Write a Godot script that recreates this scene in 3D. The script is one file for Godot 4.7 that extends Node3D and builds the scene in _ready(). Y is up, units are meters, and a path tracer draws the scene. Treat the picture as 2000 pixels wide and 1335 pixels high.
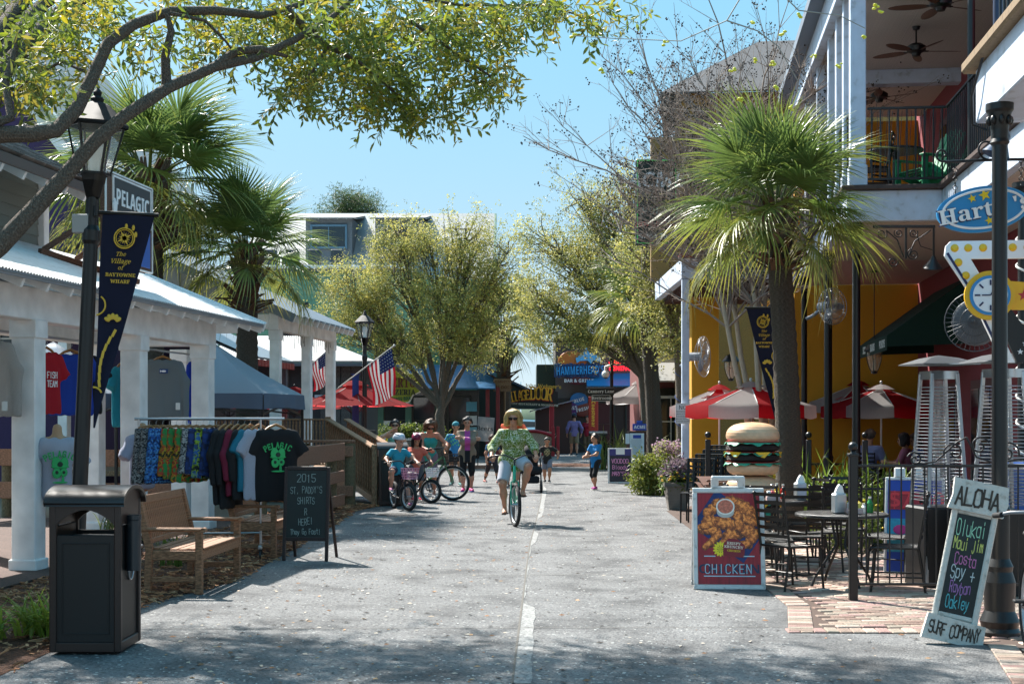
extends Node3D
# ---------------------------------------------------------------- helpers
class MB:
	var v := PackedVector3Array()
	var n := PackedVector3Array()
	var c := PackedColorArray()
	var uv := PackedVector2Array()
	var ix := PackedInt32Array()
	var col := Color.WHITE
	func vert(p: Vector3,nn: Vector3,t := Vector2.ZERO) -> int:
		v.append(p); n.append(nn); c.append(col); uv.append(t)
		return v.size() - 1
	func tri(a: Vector3,b: Vector3,d: Vector3) -> void:
		var nn := (d - a).cross(b - a).normalized()
		var i := vert(a,nn); vert(b,nn); vert(d,nn)
		ix.append_array(PackedInt32Array([i,i + 1,i + 2]))
	# corners clockwise as seen from the front; uv runs a(0,1) b(0,0) c(1,0) d(1,1)
	func quad(a: Vector3,b: Vector3,d: Vector3,e: Vector3) -> void:
		var nn := (e - a).cross(b - a)
		if nn.length_squared() < 1e-14:
			nn = (e - d).cross(b - d)*-1.0
		nn = nn.normalized()
		var i := vert(a,nn,Vector2(0,1)); vert(b,nn,Vector2(0,0)); vert(d,nn,Vector2(1,0)); vert(e,nn,Vector2(1,1))
		ix.append_array(PackedInt32Array([i,i + 1,i + 2,i,i + 2,i + 3]))
	func box(o: Vector3,s: Vector3,bs := Basis.IDENTITY) -> void:
		var x := bs.x*s.x*0.5
		var y := bs.y*s.y*0.5
		var z := bs.z*s.z*0.5
		quad(o - x - y + z,o - x + y + z,o + x + y + z,o + x - y + z)
		quad(o + x - y - z,o + x + y - z,o - x + y - z,o - x - y - z)
		quad(o + x - y + z,o + x + y + z,o + x + y - z,o + x - y - z)
		quad(o - x - y - z,o - x + y - z,o - x + y + z,o - x - y + z)
		quad(o - x + y + z,o - x + y - z,o + x + y - z,o + x + y + z)
		quad(o - x - y - z,o - x - y + z,o + x - y + z,o + x - y - z)
	# box with chamfered edges
	func cbox(o: Vector3,s: Vector3,b := 0.008,bs := Basis.IDENTITY) -> void:
		b = minf(b,minf(s.x,minf(s.y,s.z))*0.4)
		var h := s*0.5
		var k := h - Vector3(b,b,b)
		var P := func(x: float,y: float,z: float) -> Vector3: return o + bs.x*x + bs.y*y + bs.z*z
		for sg in [1.0,-1.0]:
			flatq(P.call(sg*h.x,-k.y,k.z*sg),P.call(sg*h.x,k.y,k.z*sg),P.call(sg*h.x,k.y,-k.z*sg),P.call(sg*h.x,-k.y,-k.z*sg),bs.x*sg)
			flatq(P.call(-k.x*sg,sg*h.y,k.z),P.call(-k.x*sg,sg*h.y,-k.z),P.call(k.x*sg,sg*h.y,-k.z),P.call(k.x*sg,sg*h.y,k.z),bs.y*sg)
			flatq(P.call(-k.x*sg,-k.y,sg*h.z),P.call(-k.x*sg,k.y,sg*h.z),P.call(k.x*sg,k.y,sg*h.z),P.call(k.x*sg,-k.y,sg*h.z),bs.z*sg)
		for sx in [1.0,-1.0]:
			for sy in [1.0,-1.0]:
				flatq(P.call(sx*h.x,sy*k.y,-k.z),P.call(sx*h.x,sy*k.y,k.z),P.call(sx*k.x,sy*h.y,k.z),P.call(sx*k.x,sy*h.y,-k.z),(bs.x*sx + bs.y*sy).normalized())
				flatq(P.call(sx*h.x,-k.y,sy*k.z),P.call(sx*h.x,k.y,sy*k.z),P.call(sx*k.x,k.y,sy*h.z),P.call(sx*k.x,-k.y,sy*h.z),(bs.x*sx + bs.z*sy).normalized())
				flatq(P.call(-k.x,sx*h.y,sy*k.z),P.call(k.x,sx*h.y,sy*k.z),P.call(k.x,sx*k.y,sy*h.z),P.call(-k.x,sx*k.y,sy*h.z),(bs.y*sx + bs.z*sy).normalized())
				for sz in [1.0,-1.0]:
					var a: Vector3 = P.call(sx*h.x,sy*k.y,sz*k.z)
					var d: Vector3 = P.call(sx*k.x,sy*h.y,sz*k.z)
					var e: Vector3 = P.call(sx*k.x,sy*k.y,sz*h.z)
					if (e - a).cross(d - a).dot(bs.x*sx + bs.y*sy + bs.z*sz) > 0.0:
						tri(a,d,e)
					else:
						tri(a,e,d)
	# quad turned so that its front looks along nn
	func flatq(a: Vector3,b: Vector3,d: Vector3,e: Vector3,nn: Vector3) -> void:
		var i := vert(a,nn,Vector2(0,1)); vert(b,nn,Vector2(0,0)); vert(d,nn,Vector2(1,0)); vert(e,nn,Vector2(1,1))
		if (e - a).cross(b - a).dot(nn) > 0.0:
			ix.append_array(PackedInt32Array([i,i + 1,i + 2,i,i + 2,i + 3]))
		else:
			ix.append_array(PackedInt32Array([i,i + 2,i + 1,i,i + 3,i + 2]))
	static func frame(a: Vector3,b: Vector3,up := Vector3.UP) -> Basis:
		var z := (b - a).normalized()
		if absf(z.dot(up)) > 0.98:
			up = Vector3.RIGHT
		var x := up.cross(z).normalized()
		return Basis(x,z.cross(x),z)
	func bar(a: Vector3,b: Vector3,w: float,h: float,up := Vector3.UP) -> void:
		box((a + b)*0.5,Vector3(w,h,a.distance_to(b)),frame(a,b,up))
	func cbar(a: Vector3,b: Vector3,w: float,h: float,bev := 0.006,up := Vector3.UP) -> void:
		cbox((a + b)*0.5,Vector3(w,h,a.distance_to(b)),bev,frame(a,b,up))
	func tube(pts: Array,rr,sides := 8,cap := true) -> void:
		var m := pts.size()
		var base := v.size()
		var fx := Vector3.ZERO
		for i in m:
			var p: Vector3 = pts[i]
			var q: Vector3 = pts[maxi(i - 1,0)]
			var r: Vector3 = pts[mini(i + 1,m - 1)]
			var t := (r - q).normalized()
			if fx == Vector3.ZERO:
				fx = (Vector3.UP if absf(t.y) < 0.9 else Vector3.RIGHT).cross(t).normalized()
			fx = (fx - t*fx.dot(t)).normalized()
			var fy := t.cross(fx)
			var rad: float = rr[i] if rr is Array else rr
			for k in sides:
				var a := TAU*k/sides
				var nn := fx*cos(a) + fy*sin(a)
				vert(p + nn*rad,nn,Vector2(float(k)/sides,float(i)/m))
		for i in m - 1:
			for k in sides:
				var a := base + i*sides + k
				var b := base + i*sides + (k + 1) % sides
				ix.append_array(PackedInt32Array([a,b + sides,b,a,a + sides,b + sides]))
		if cap:
			for e in [0,m - 1]:
				var o := base + int(e)*sides
				var nn: Vector3 = ((pts[0] - pts[1]) if e == 0 else (pts[m - 1] - pts[m - 2])).normalized()
				var i := vert(pts[e],nn)
				for k in sides:
					vert(v[o + k],nn)
				for k in sides:
					if e != 0:
						ix.append_array(PackedInt32Array([i,i + 1 + (k + 1) % sides,i + 1 + k]))
					else:
						ix.append_array(PackedInt32Array([i,i + 1 + k,i + 1 + (k + 1) % sides]))
	# profile: [radius,height] pairs from bottom to top
	func lathe(pr: Array,at := Vector3.ZERO,sides := 16,bs := Basis.IDENTITY,smooth := true) -> void:
		for i in pr.size() - 1:
			var r0: float = pr[i][0]
			var y0: float = pr[i][1]
			var r1: float = pr[i + 1][0]
			var y1: float = pr[i + 1][1]
			var sl := Vector2(y1 - y0,r0 - r1).normalized()
			var b := v.size()
			for k in sides + 1:
				var a := TAU*k/sides
				var d := bs.x*cos(a) + bs.z*sin(a)
				if not smooth:
					d = bs.x*cos(TAU*(k + 0.5)/sides) + bs.z*sin(TAU*(k + 0.5)/sides)
				var nn := (d*sl.x + bs.y*sl.y).normalized()
				var e := bs.x*cos(a) + bs.z*sin(a)
				vert(at + e*r0 + bs.y*y0,nn,Vector2(float(k)/sides,y0)); vert(at + e*r1 + bs.y*y1,nn,Vector2(float(k)/sides,y1))
			for k in sides:
				var q := b + k*2
				ix.append_array(PackedInt32Array([q,q + 3,q + 1,q,q + 2,q + 3]))
	func ball(o: Vector3,r: float,seg := 10,sc := Vector3.ONE,bs := Basis.IDENTITY) -> void:
		var rings := maxi(4,seg/2 + 1)
		var b := v.size()
		for i in rings + 1:
			var th := PI*i/rings
			for k in seg + 1:
				var a := TAU*k/seg
				var d := Vector3(sin(th)*cos(a),cos(th),sin(th)*sin(a))
				vert(o + bs*(d*sc*r),(bs*(d/sc)).normalized(),Vector2(float(k)/seg,float(i)/rings))
		for i in rings:
			for k in seg:
				var q := b + i*(seg + 1) + k
				ix.append_array(PackedInt32Array([q,q + seg + 2,q + 1,q,q + seg + 1,q + seg + 2]))
	# polygon in the xy plane of xf,thick along its z
	func prism(poly: PackedVector2Array,d: float,xf := Transform3D.IDENTITY) -> void:
		if not Geometry2D.is_polygon_clockwise(poly):
			poly = poly.duplicate(); poly.reverse()
		var t := Geometry2D.triangulate_polygon(poly)
		for f in [1.0,-1.0]:
			var b := v.size()
			for p in poly:
				vert(xf*Vector3(p.x,p.y,d*0.5*f),xf.basis.z.normalized()*f,p)
			for i in range(0,t.size(),3):
				var p0 := poly[t[i]]
				var ccw: bool = (poly[t[i + 1]] - p0).cross(poly[t[i + 2]] - p0) > 0.0
				if ccw == (f > 0.0):
					ix.append_array(PackedInt32Array([b + t[i],b + t[i + 2],b + t[i + 1]]))
				else:
					ix.append_array(PackedInt32Array([b + t[i],b + t[i + 1],b + t[i + 2]]))
		for i in poly.size():
			var p := poly[i]
			var q := poly[(i + 1) % poly.size()]
			quad(xf*Vector3(p.x,p.y,d*0.5),xf*Vector3(p.x,p.y,-d*0.5),xf*Vector3(q.x,q.y,-d*0.5),xf*Vector3(q.x,q.y,d*0.5))
	# grid of points (rows of equal length),smooth normals
	func sheet(rows: Array) -> void:
		var h := rows.size()
		var w: int = rows[0].size()
		var b := v.size()
		for j in h:
			for i in w:
				var du: Vector3 = rows[j][mini(i + 1,w - 1)] - rows[j][maxi(i - 1,0)]
				var dv: Vector3 = rows[mini(j + 1,h - 1)][i] - rows[maxi(j - 1,0)][i]
				vert(rows[j][i],du.cross(dv).normalized(),Vector2(float(i)/(w - 1),float(j)/(h - 1)))
		for j in h - 1:
			for i in w - 1:
				var q := b + j*w + i
				ix.append_array(PackedInt32Array([q,q + w + 1,q + 1,q,q + w,q + w + 1]))
	func ring(o: Vector3,R: float,r: float,bs := Basis.IDENTITY,seg := 32,sides := 8,a0 := 0.0,a1 := TAU) -> void:
		var pts := []
		for i in seg + 1:
			var a := lerpf(a0,a1,float(i)/seg)
			pts.append(o + bs.x*cos(a)*R + bs.y*sin(a)*R)
		tube(pts,r,sides,a1 - a0 < TAU - 0.01)
	func add(m: MB,xf := Transform3D.IDENTITY) -> void:
		var b := v.size()
		for i in m.v.size():
			v.append(xf*m.v[i]); n.append((xf.basis*m.n[i]).normalized())
		c.append_array(m.c); uv.append_array(m.uv)
		for i in m.ix:
			ix.append(b + i)
	func mesh() -> ArrayMesh:
		var a := []
		a.resize(Mesh.ARRAY_MAX)
		a[Mesh.ARRAY_VERTEX] = v; a[Mesh.ARRAY_NORMAL] = n; a[Mesh.ARRAY_COLOR] = c; a[Mesh.ARRAY_TEX_UV] = uv; a[Mesh.ARRAY_INDEX] = ix
		var am := ArrayMesh.new()
		if v.size() > 0:
			am.add_surface_from_arrays(Mesh.PRIMITIVE_TRIANGLES,a)
		return am
const FL := 2800.0
const EYE := 1.7
const GRID := -0.1173            # the buildings of the street are turned by this
var rng := RandomNumberGenerator.new()
var used := {}
var mats := {}
func gp(px: float,py: float) -> Vector3:          # a spot on the ground
	var d := FL*EYE/(py - 811.0)
	return Vector3((px - 1000.0)/FL*d,0,-d)
func pp(px: float,py: float,d: float) -> Vector3:  # a spot d metres down the street
	return Vector3((px - 1000.0)/FL*d,EYE - (py - 811.0)/FL*d,-d)
func R(a: float,b: float) -> float: return rng.randf_range(a,b)
func V(x: float,y: float,z: float) -> Vector3: return Vector3(x,y,z)
func yaw(a: float) -> Basis: return Basis(Vector3.UP,a)
func mb(col := Color.WHITE) -> MB:
	var m := MB.new(); m.col = col; return m
func numbered(parent: Node,nm: String) -> String:
	var key := str(parent.get_instance_id()) + nm
	var k: int = used.get(key,0)
	used[key] = k + 1
	return nm if k == 0 else "%s_%03d" % [nm,k]
func thing(nm: String,label: String,cat: String,at := Vector3.ZERO,turn := 0.0,group := "") -> Node3D:
	var o := Node3D.new()
	o.name = numbered(self,nm); add_child(o,true)
	o.position = at; o.rotation.y = turn
	return tag(o,label,cat,group)
func tag(o: Node3D,label: String,cat: String,group := "") -> Node3D:
	if label: o.set_meta("label",label)
	if cat: o.set_meta("category",cat)
	if group: o.set_meta("group",group)
	return o
func part(parent: Node,nm: String,m,mat: Material,xf := Transform3D.IDENTITY) -> MeshInstance3D:
	var o := MeshInstance3D.new()
	o.mesh = m.mesh() if m is MB else m
	o.material_override = mat
	o.transform = xf
	o.name = numbered(parent,nm)
	parent.add_child(o,true)
	return o
func stuff(o: Node) -> Node:
	o.set_meta("kind","stuff"); return o
func solo(nm: String,m,mat: Material,label: String,cat: String,group := "",xf := Transform3D.IDENTITY) -> MeshInstance3D:
	var o := part(self,nm,m,mat,xf)
	tag(o,label,cat,group)
	return o
func struct(nm: String,m,mat: Material,parent: Node = self) -> MeshInstance3D:
	var o := part(parent,nm,m,mat)
	if parent == self: o.set_meta("kind","structure")
	return o
func twin(src: Node3D,at: Vector3,turn: float,label := "",group := "") -> Node3D:
	var o: Node3D = src.duplicate()
	o.name = numbered(self,str(src.name).rstrip("0123456789").trim_suffix("_"))
	add_child(o,true)
	o.position = at; o.rotation.y = turn
	if label: o.set_meta("label",label)
	if group: o.set_meta("group",group)
	return o
func copies(parent: Node,nm: String,m: Mesh,mat: Material,xfs: Array,cols := []) -> MultiMeshInstance3D:
	var mm := MultiMesh.new()
	mm.transform_format = MultiMesh.TRANSFORM_3D
	mm.use_colors = cols.size() > 0
	mm.mesh = m
	mm.instance_count = xfs.size()
	for i in xfs.size():
		mm.set_instance_transform(i,xfs[i])
		if cols.size() > 0: mm.set_instance_color(i,cols[i])
	var o := MultiMeshInstance3D.new()
	o.multimesh = mm; o.material_override = mat
	o.name = numbered(parent,nm); parent.add_child(o,true)
	stuff(o)
	return o
# ---------------------------------------------------------------- materials
var noises := {}
func noise_tex(kind: String) -> NoiseTexture2D:
	if noises.has(kind): return noises[kind]
	var f := FastNoiseLite.new()
	f.seed = 7 + noises.size()
	var t := NoiseTexture2D.new()
	t.width = 512; t.height = 512; t.seamless = true
	var ramp := Gradient.new()
	match kind:
		"blotch": f.frequency = 0.008; f.fractal_octaves = 5; ramp.set_color(0,Color(0.86,0.86,0.86)); ramp.set_color(1,Color(1,1,1))
		"grain": f.frequency = 0.09; f.fractal_octaves = 3; ramp.set_color(0,Color(0.62,0.62,0.62)); ramp.set_color(1,Color(1,1,1))
		"wood": f.frequency = 0.02; f.fractal_octaves = 5; ramp.set_color(0,Color(0.5,0.47,0.44)); ramp.set_color(1,Color(1,1,1))
		"worn": f.frequency = 0.012; f.fractal_octaves = 6; ramp.set_color(0,Color(0.72,0.7,0.67)); ramp.set_color(1,Color(1,1,1)); ramp.add_point(0.36,Color(0.95,0.945,0.94))
		"stone": f.noise_type = FastNoiseLite.TYPE_CELLULAR; f.frequency = 0.06; f.cellular_return_type = FastNoiseLite.RETURN_CELL_VALUE; ramp.set_color(0,Color(0.42,0.42,0.42)); ramp.set_color(1,Color(1,1,1)); ramp.add_point(0.35,Color(0.72,0.72,0.72)); ramp.add_point(0.75,Color(0.84,0.84,0.83)); ramp.add_point(0.88,Color(1,0.99,0.97))
		"bump": f.frequency = 0.06; f.fractal_octaves = 4
		"stonebump": f.noise_type = FastNoiseLite.TYPE_CELLULAR; f.frequency = 0.06; f.cellular_return_type = FastNoiseLite.RETURN_DISTANCE
		"weave": f.frequency = 0.2; f.fractal_octaves = 2
		"bark": f.frequency = 0.03; f.fractal_octaves = 5; ramp.set_color(0,Color(0.3,0.28,0.26)); ramp.set_color(1,Color(1,1,1)); ramp.add_point(0.62,Color(0.62,0.6,0.57))
	t.color_ramp = ramp
	t.noise = f
	noises[kind] = t
	return t
# col is the thing's own colour (sRGB); tex/bump name a noise,sc its repeats per metre
func mat(nm: String,col: Color,rough := 0.7,tex := "",sc := Vector3.ONE,bump := "",bs := 0.0,metal := 0.0) -> StandardMaterial3D:
	if mats.has(nm): return mats[nm]
	var m := StandardMaterial3D.new()
	m.resource_name = nm
	m.albedo_color = col; m.roughness = rough; m.metallic = metal
	if tex:
		m.albedo_texture = noise_tex(tex)
	if bump:
		m.heightmap_enabled = true; m.heightmap_texture = noise_tex(bump); m.heightmap_scale = bs
	if tex or bump:
		m.uv1_triplanar = true; m.uv1_scale = sc
	mats[nm] = m
	return m
func vmat(nm: String,rough := 0.75,back := 0.0) -> StandardMaterial3D:   # colour from the vertices or the copies
	if mats.has(nm): return mats[nm]
	var m := StandardMaterial3D.new()
	m.resource_name = nm
	m.vertex_color_use_as_albedo = true; m.roughness = rough
	if back > 0.0:
		m.backlight_enabled = true; m.backlight = Color(back,back,back).linear_to_srgb()
	mats[nm] = m
	return m
func cloth(nm: String,col: Color,back := 0.25) -> StandardMaterial3D:
	if mats.has(nm): return mats[nm]
	var m := mat(nm,col,0.9,"grain",V(3,3,3))
	if back > 0.0:
		m.backlight_enabled = true; m.backlight = Color(back*2,back*2,back*2).linear_to_srgb()
	return m
func glass(nm: String,tint: Color,alpha := 0.15) -> StandardMaterial3D:
	if mats.has(nm): return mats[nm]
	var m := StandardMaterial3D.new()
	m.resource_name = nm
	m.transparency = BaseMaterial3D.TRANSPARENCY_ALPHA
	m.albedo_color = Color(tint,alpha); m.roughness = 0.05
	mats[nm] = m
	return m
func L(r: float,g: float,b: float) -> Color: return Color(r,g,b)          # linear,for vertex colours
func H(hex: String) -> Color: return Color(hex)                              # sRGB
func HL(hex: String) -> Color: return Color(hex).srgb_to_linear()
# ---------------------------------------------------------------- lettering
const GLYPH := {
	"A": "00 26 40|12 32","B": "00 06 36 45 44 33 03|33 42 41 30 00","C": "45 36 16 05 01 10 30 41","D": "00 06 26 44 42 20 00","E": "40 00 06 46|03 33","F": "00 06 46|03 33",
	"G": "45 36 16 05 01 10 30 41 43 23","H": "00 06|40 46|03 43","I": "20 26","J": "36 31 20 10 01","K": "00 06|46 03 40","L": "06 00 40","M": "00 06 23 46 40","N": "00 06 40 46",
	"O": "16 05 01 10 30 41 45 36 16","P": "00 06 36 45 44 33 03","Q": "16 05 01 10 30 41 45 36 16|22 40","R": "00 06 36 45 44 33 03|23 40","S": "45 36 16 05 04 13 33 42 41 30 10 01","T": "06 46|26 20",
	"U": "06 01 10 30 41 46","V": "06 20 46","W": "06 10 23 30 46","X": "06 40|00 46","Y": "06 23 46|23 20","Z": "06 46 00 40","!": "26 22|21 20","'": "26 24",".": "20 21","$": "45 36 16 05 13 33 42 30 10 01|27 2-",
	"0": "16 05 01 10 30 41 45 36 16","1": "15 26 20","2": "05 16 36 45 44 00 40","5": "46 06 03 33 42 41 30 10 01","6": "36 05 01 10 30 41 42 33 03","7": "06 46 10","9": "43 13 04 05 16 36 45 41 30",
	"a": "44 41 30 10 01 03 14 34 43|41 40","i": "24 20|26 25","k": "06 00|44 02 40","l": "26 20","u": "04 01 10 30 41 44|44 40","m": "00 04 13 24 20|24 33 44 40","n": "00 04|03 14 34 43 40","o": "14 03 01 10 30 41 43 34 14",
	"s": "43 34 14 03 12 32 41 30 10 01","t": "26 21 30 40|04 44","p": "04 0-|03 14 34 43 41 30 10 01","y": "04 20 44|20 0-","b": "06 00 30 41 43 34 04","e": "02 42 43 34 14 03 01 10 30 41","h": "06 00|03 14 34 43 40","g": "43 34 14 03 01 10 30 41|44 4- 1-","d": "46 40|43 34 14 03 01 10 30 41","r": "04 00|02 14 34","c": "43 34 14 03 01 10 30 41","f": "36 26 15 10|04 34","v": "04 20 44","w": "04 10 23 30 44","+": "24 20|02 42","*": "20 26|04 42|02 44","<": "25 33 45 54 52 30 12 14 25",
}
# strokes of letters as thin raised ribbons; xf: x along the line,y up,z out of the board
func write(m: MB,s: String,xf: Transform3D,h: float,w: float,wob := 0.0,sp := 1.0,dep := 0.003) -> void:
	var u := h/6.0
	var adv := 5.4*u*0.72*sp
	var x0 := -adv*s.length()*0.5
	for ch in s:
		if GLYPH.has(ch):
			var dy := R(-wob,wob)*h
			for run in GLYPH[ch].split("|"):
				var last := Vector3.INF
				for pt in run.split(" "):
					var gx := float(pt.substr(0,1).to_int())
					var gy := -1.5 if pt[1] == "-" else float(pt.substr(1,1).to_int())
					var p := Vector3(x0 + gx*u*0.72 + R(-wob,wob)*u,(gy - 3.0)*u + dy + R(-wob,wob)*u,dep*0.5)
					if last != Vector3.INF:
						var dir := (p - last).normalized()
						m.box(xf*((p + last)*0.5),Vector3(p.distance_to(last) + w*0.8,w,dep),xf.basis*Basis(dir,Vector3(0,0,1).cross(dir),Vector3(0,0,1)))
					last = p
		x0 += adv
func font(kind := "Droid Sans",bold := true) -> SystemFont:
	var key := "font" + kind + str(bold)
	if not mats.has(key):
		var f := SystemFont.new()
		f.font_names = PackedStringArray([kind])
		f.font_weight = 700 if bold else 400
		mats[key] = f
	return mats[key]
# printed lettering: capitals h tall,centred on xf
func letters(parent: Node,nm: String,s: String,h: float,xf: Transform3D,m: Material,kind := "Droid Sans",bold := true,dep := 0.004,wide := 1.0) -> MeshInstance3D:
	var t := TextMesh.new()
	t.text = s; t.font = font(kind,bold); t.font_size = 48; t.depth = dep; t.curve_step = 2.0
	t.pixel_size = h/34.5
	return part(parent,nm,t,m,xf*Transform3D(Basis.from_scale(V(wide,1,1)),V(0,0,dep*0.5)))
# ---------------------------------------------------------------- people
# bone: [a,b,radius a,radius b,squash,squash axis,flat end]; the joined field is meshed as surface nets
func bn(a: Vector3,b: Vector3,ra: float,rb: float,sq := 1.0,ax := Vector3(0,0,1),flat := false) -> Array:
	return [a,b,ra,rb,sq,ax,flat]
func skin(m: MB,bones: Array,cell: float,k: float,clips := [],paint = null,rough := 0.0) -> void:
	var pad := cell*2.5
	var lo := Vector3(1e9,1e9,1e9)
	var hi := -lo
	for b in bones:
		var r: float = maxf(b[2],b[3]) + pad + cell
		lo = lo.min((b[0] as Vector3).min(b[1]) - Vector3(r,r,r))
		hi = hi.max((b[0] as Vector3).max(b[1]) + Vector3(r,r,r))
	var nx := int((hi.x - lo.x)/cell) + 2
	var ny := int((hi.y - lo.y)/cell) + 2
	var nz := int((hi.z - lo.z)/cell) + 2
	var acc := PackedFloat32Array()
	acc.resize(nx*ny*nz)
	var rlo := PackedInt32Array()
	var rhi := PackedInt32Array()
	rlo.resize(ny*nz); rhi.resize(ny*nz)
	rlo.fill(nx); rhi.fill(-1)
	for b in bones:
		var a: Vector3 = b[0]
		var e: Vector3 = b[1]
		var ra: float = b[2]
		var rb: float = b[3]
		var sq: float = b[4]
		var ax: Vector3 = b[5]
		var flat: bool = b[6]
		var d := e - a
		var len := maxf(d.length(),1e-5)
		var inv := 1.0/(len*len)
		var rm := maxf(ra,rb) + pad
		var l := (a.min(e) - Vector3(rm,rm,rm) - lo)/cell
		var h := (a.max(e) + Vector3(rm,rm,rm) - lo)/cell
		var x0 := maxi(int(l.x),0)
		var x1 := mini(int(h.x) + 1,nx - 1)
		for iz in range(maxi(int(l.z),0),mini(int(h.z) + 1,nz - 1) + 1):
			for iy in range(maxi(int(l.y),0),mini(int(h.y) + 1,ny - 1) + 1):
				var row := iz*ny + iy
				if x0 < rlo[row]: rlo[row] = x0
				if x1 > rhi[row]: rhi[row] = x1
				var p := lo + Vector3(x0,iy,iz)*cell
				var at := row*nx + x0
				for ix in range(x0,x1 + 1):
					var o := p - a
					var t := o.dot(d)*inv
					var tc := clampf(t,0.0,1.0)
					o -= d*tc
					if sq != 1.0:
						o += ax*(o.dot(ax)*(sq - 1.0))
					var f := o.length() - ra - (rb - ra)*tc
					if flat: f = maxf(f,(t - 1.0)*len)
					if f < pad: acc[at] += exp(-f*k)
					p.x += cell
					at += 1
	# field values,clipped
	for row in ny*nz:
		if rhi[row] < 0: continue
		var base := row*nx
		var p := lo + Vector3(rlo[row],row % ny,row/ny)*cell
		for ix in range(rlo[row],rhi[row] + 1):
			var f := pad
			if acc[base + ix] > 0.0: f = -log(acc[base + ix])/k
			for cl in clips:
				f = maxf(f,(cl[0] as Vector3).dot(p) - (cl[1] as float))
			acc[base + ix] = f
			p.x += cell
		for ix in rlo[row]: acc[base + ix] = pad
		for ix in range(rhi[row] + 1,nx): acc[base + ix] = pad
	for row in ny*nz:
		if rhi[row] < 0:
			for ix in nx: acc[row*nx + ix] = pad
	var made := {}
	var sy := nx
	var sz := nx*ny
	var first := m.v.size()
	var off := PackedInt32Array([0,1,sy,sy + 1,sz,sz + 1,sz + sy,sz + sy + 1])
	for iz in nz - 1:
		for iy in ny - 1:
			var ra2 := mini(mini(rlo[iz*ny + iy],rlo[iz*ny + iy + 1]),mini(rlo[(iz + 1)*ny + iy],rlo[(iz + 1)*ny + iy + 1]))
			var rb2 := maxi(maxi(rhi[iz*ny + iy],rhi[iz*ny + iy + 1]),maxi(rhi[(iz + 1)*ny + iy],rhi[(iz + 1)*ny + iy + 1]))
			for ix in range(maxi(ra2 - 1,0),mini(rb2 + 1,nx - 1)):
				var at := ix + iy*sy + iz*sz
				var neg := 0
				for o in off:
					if acc[at + o] < 0.0: neg += 1
				if neg == 0 or neg == 8: continue
				var f := [acc[at],acc[at + 1],acc[at + sy],acc[at + sy + 1],acc[at + sz],acc[at + sz + 1],acc[at + sz + sy],acc[at + sz + sy + 1]]
				var s := Vector3.ZERO
				var n := 0
				for e in [[0,1],[2,3],[4,5],[6,7],[0,2],[1,3],[4,6],[5,7],[0,4],[1,5],[2,6],[3,7]]:
					var i: int = e[0]
					var j: int = e[1]
					var fi: float = f[i]
					var fj: float = f[j]
					if (fi < 0.0) != (fj < 0.0):
						var t := fi/(fi - fj)
						s += Vector3(lerpf(i & 1,j & 1,t),lerpf((i >> 1) & 1,(j >> 1) & 1,t),lerpf(i >> 2,j >> 2,t))
						n += 1
				var g := Vector3(f[1] + f[3] + f[5] + f[7] - f[0] - f[2] - f[4] - f[6],f[2] + f[3] + f[6] + f[7] - f[0] - f[1] - f[4] - f[5],f[4] + f[5] + f[6] + f[7] - f[0] - f[1] - f[2] - f[3]).normalized()
				var p := lo + (Vector3(ix,iy,iz) + s/n)*cell
				if rough > 0.0: p += g*rough*sin(p.x*52.0 + p.z*31.0 + 2.2*sin(p.y*6.0 + p.x*4.0))
				if paint != null: m.col = paint.call(p,g)
				made[at] = m.vert(p,g)
	for at in made:
		for ax in 3:
			var st: int = [1,sy,sz][ax]
			var u: int = [sy,sz,1][ax]
			var w: int = [sz,1,sy][ax]
			# the edge from this cell's low corner along ax is shared by four cells
			var f0 := acc[at]
			var f1 := acc[at + st]
			if (f0 < 0.0) == (f1 < 0.0): continue
			if not (made.has(at - u) and made.has(at - w) and made.has(at - u - w)): continue
			var a: int = made[at]
			var b: int = made[at - u]
			var c: int = made[at - u - w]
			var d: int = made[at - w]
			if f0 < 0.0:
				m.ix.append_array(PackedInt32Array([a,c,b,a,d,c]))
			else:
				m.ix.append_array(PackedInt32Array([a,b,c,a,c,d]))
func ik(a: Vector3,b: Vector3,l1: float,l2: float,pole: Vector3) -> Vector3:
	var d := b - a
	var L0 := clampf(d.length(),0.05,(l1 + l2)*0.998)
	var x := (L0*L0 + l1*l1 - l2*l2)/(2.0*L0)
	var h := sqrt(maxf(l1*l1 - x*x,0.0))
	var z := d.normalized()
	var y := (pole - z*pole.dot(z)).normalized()
	return a + z*x + y*h
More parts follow.
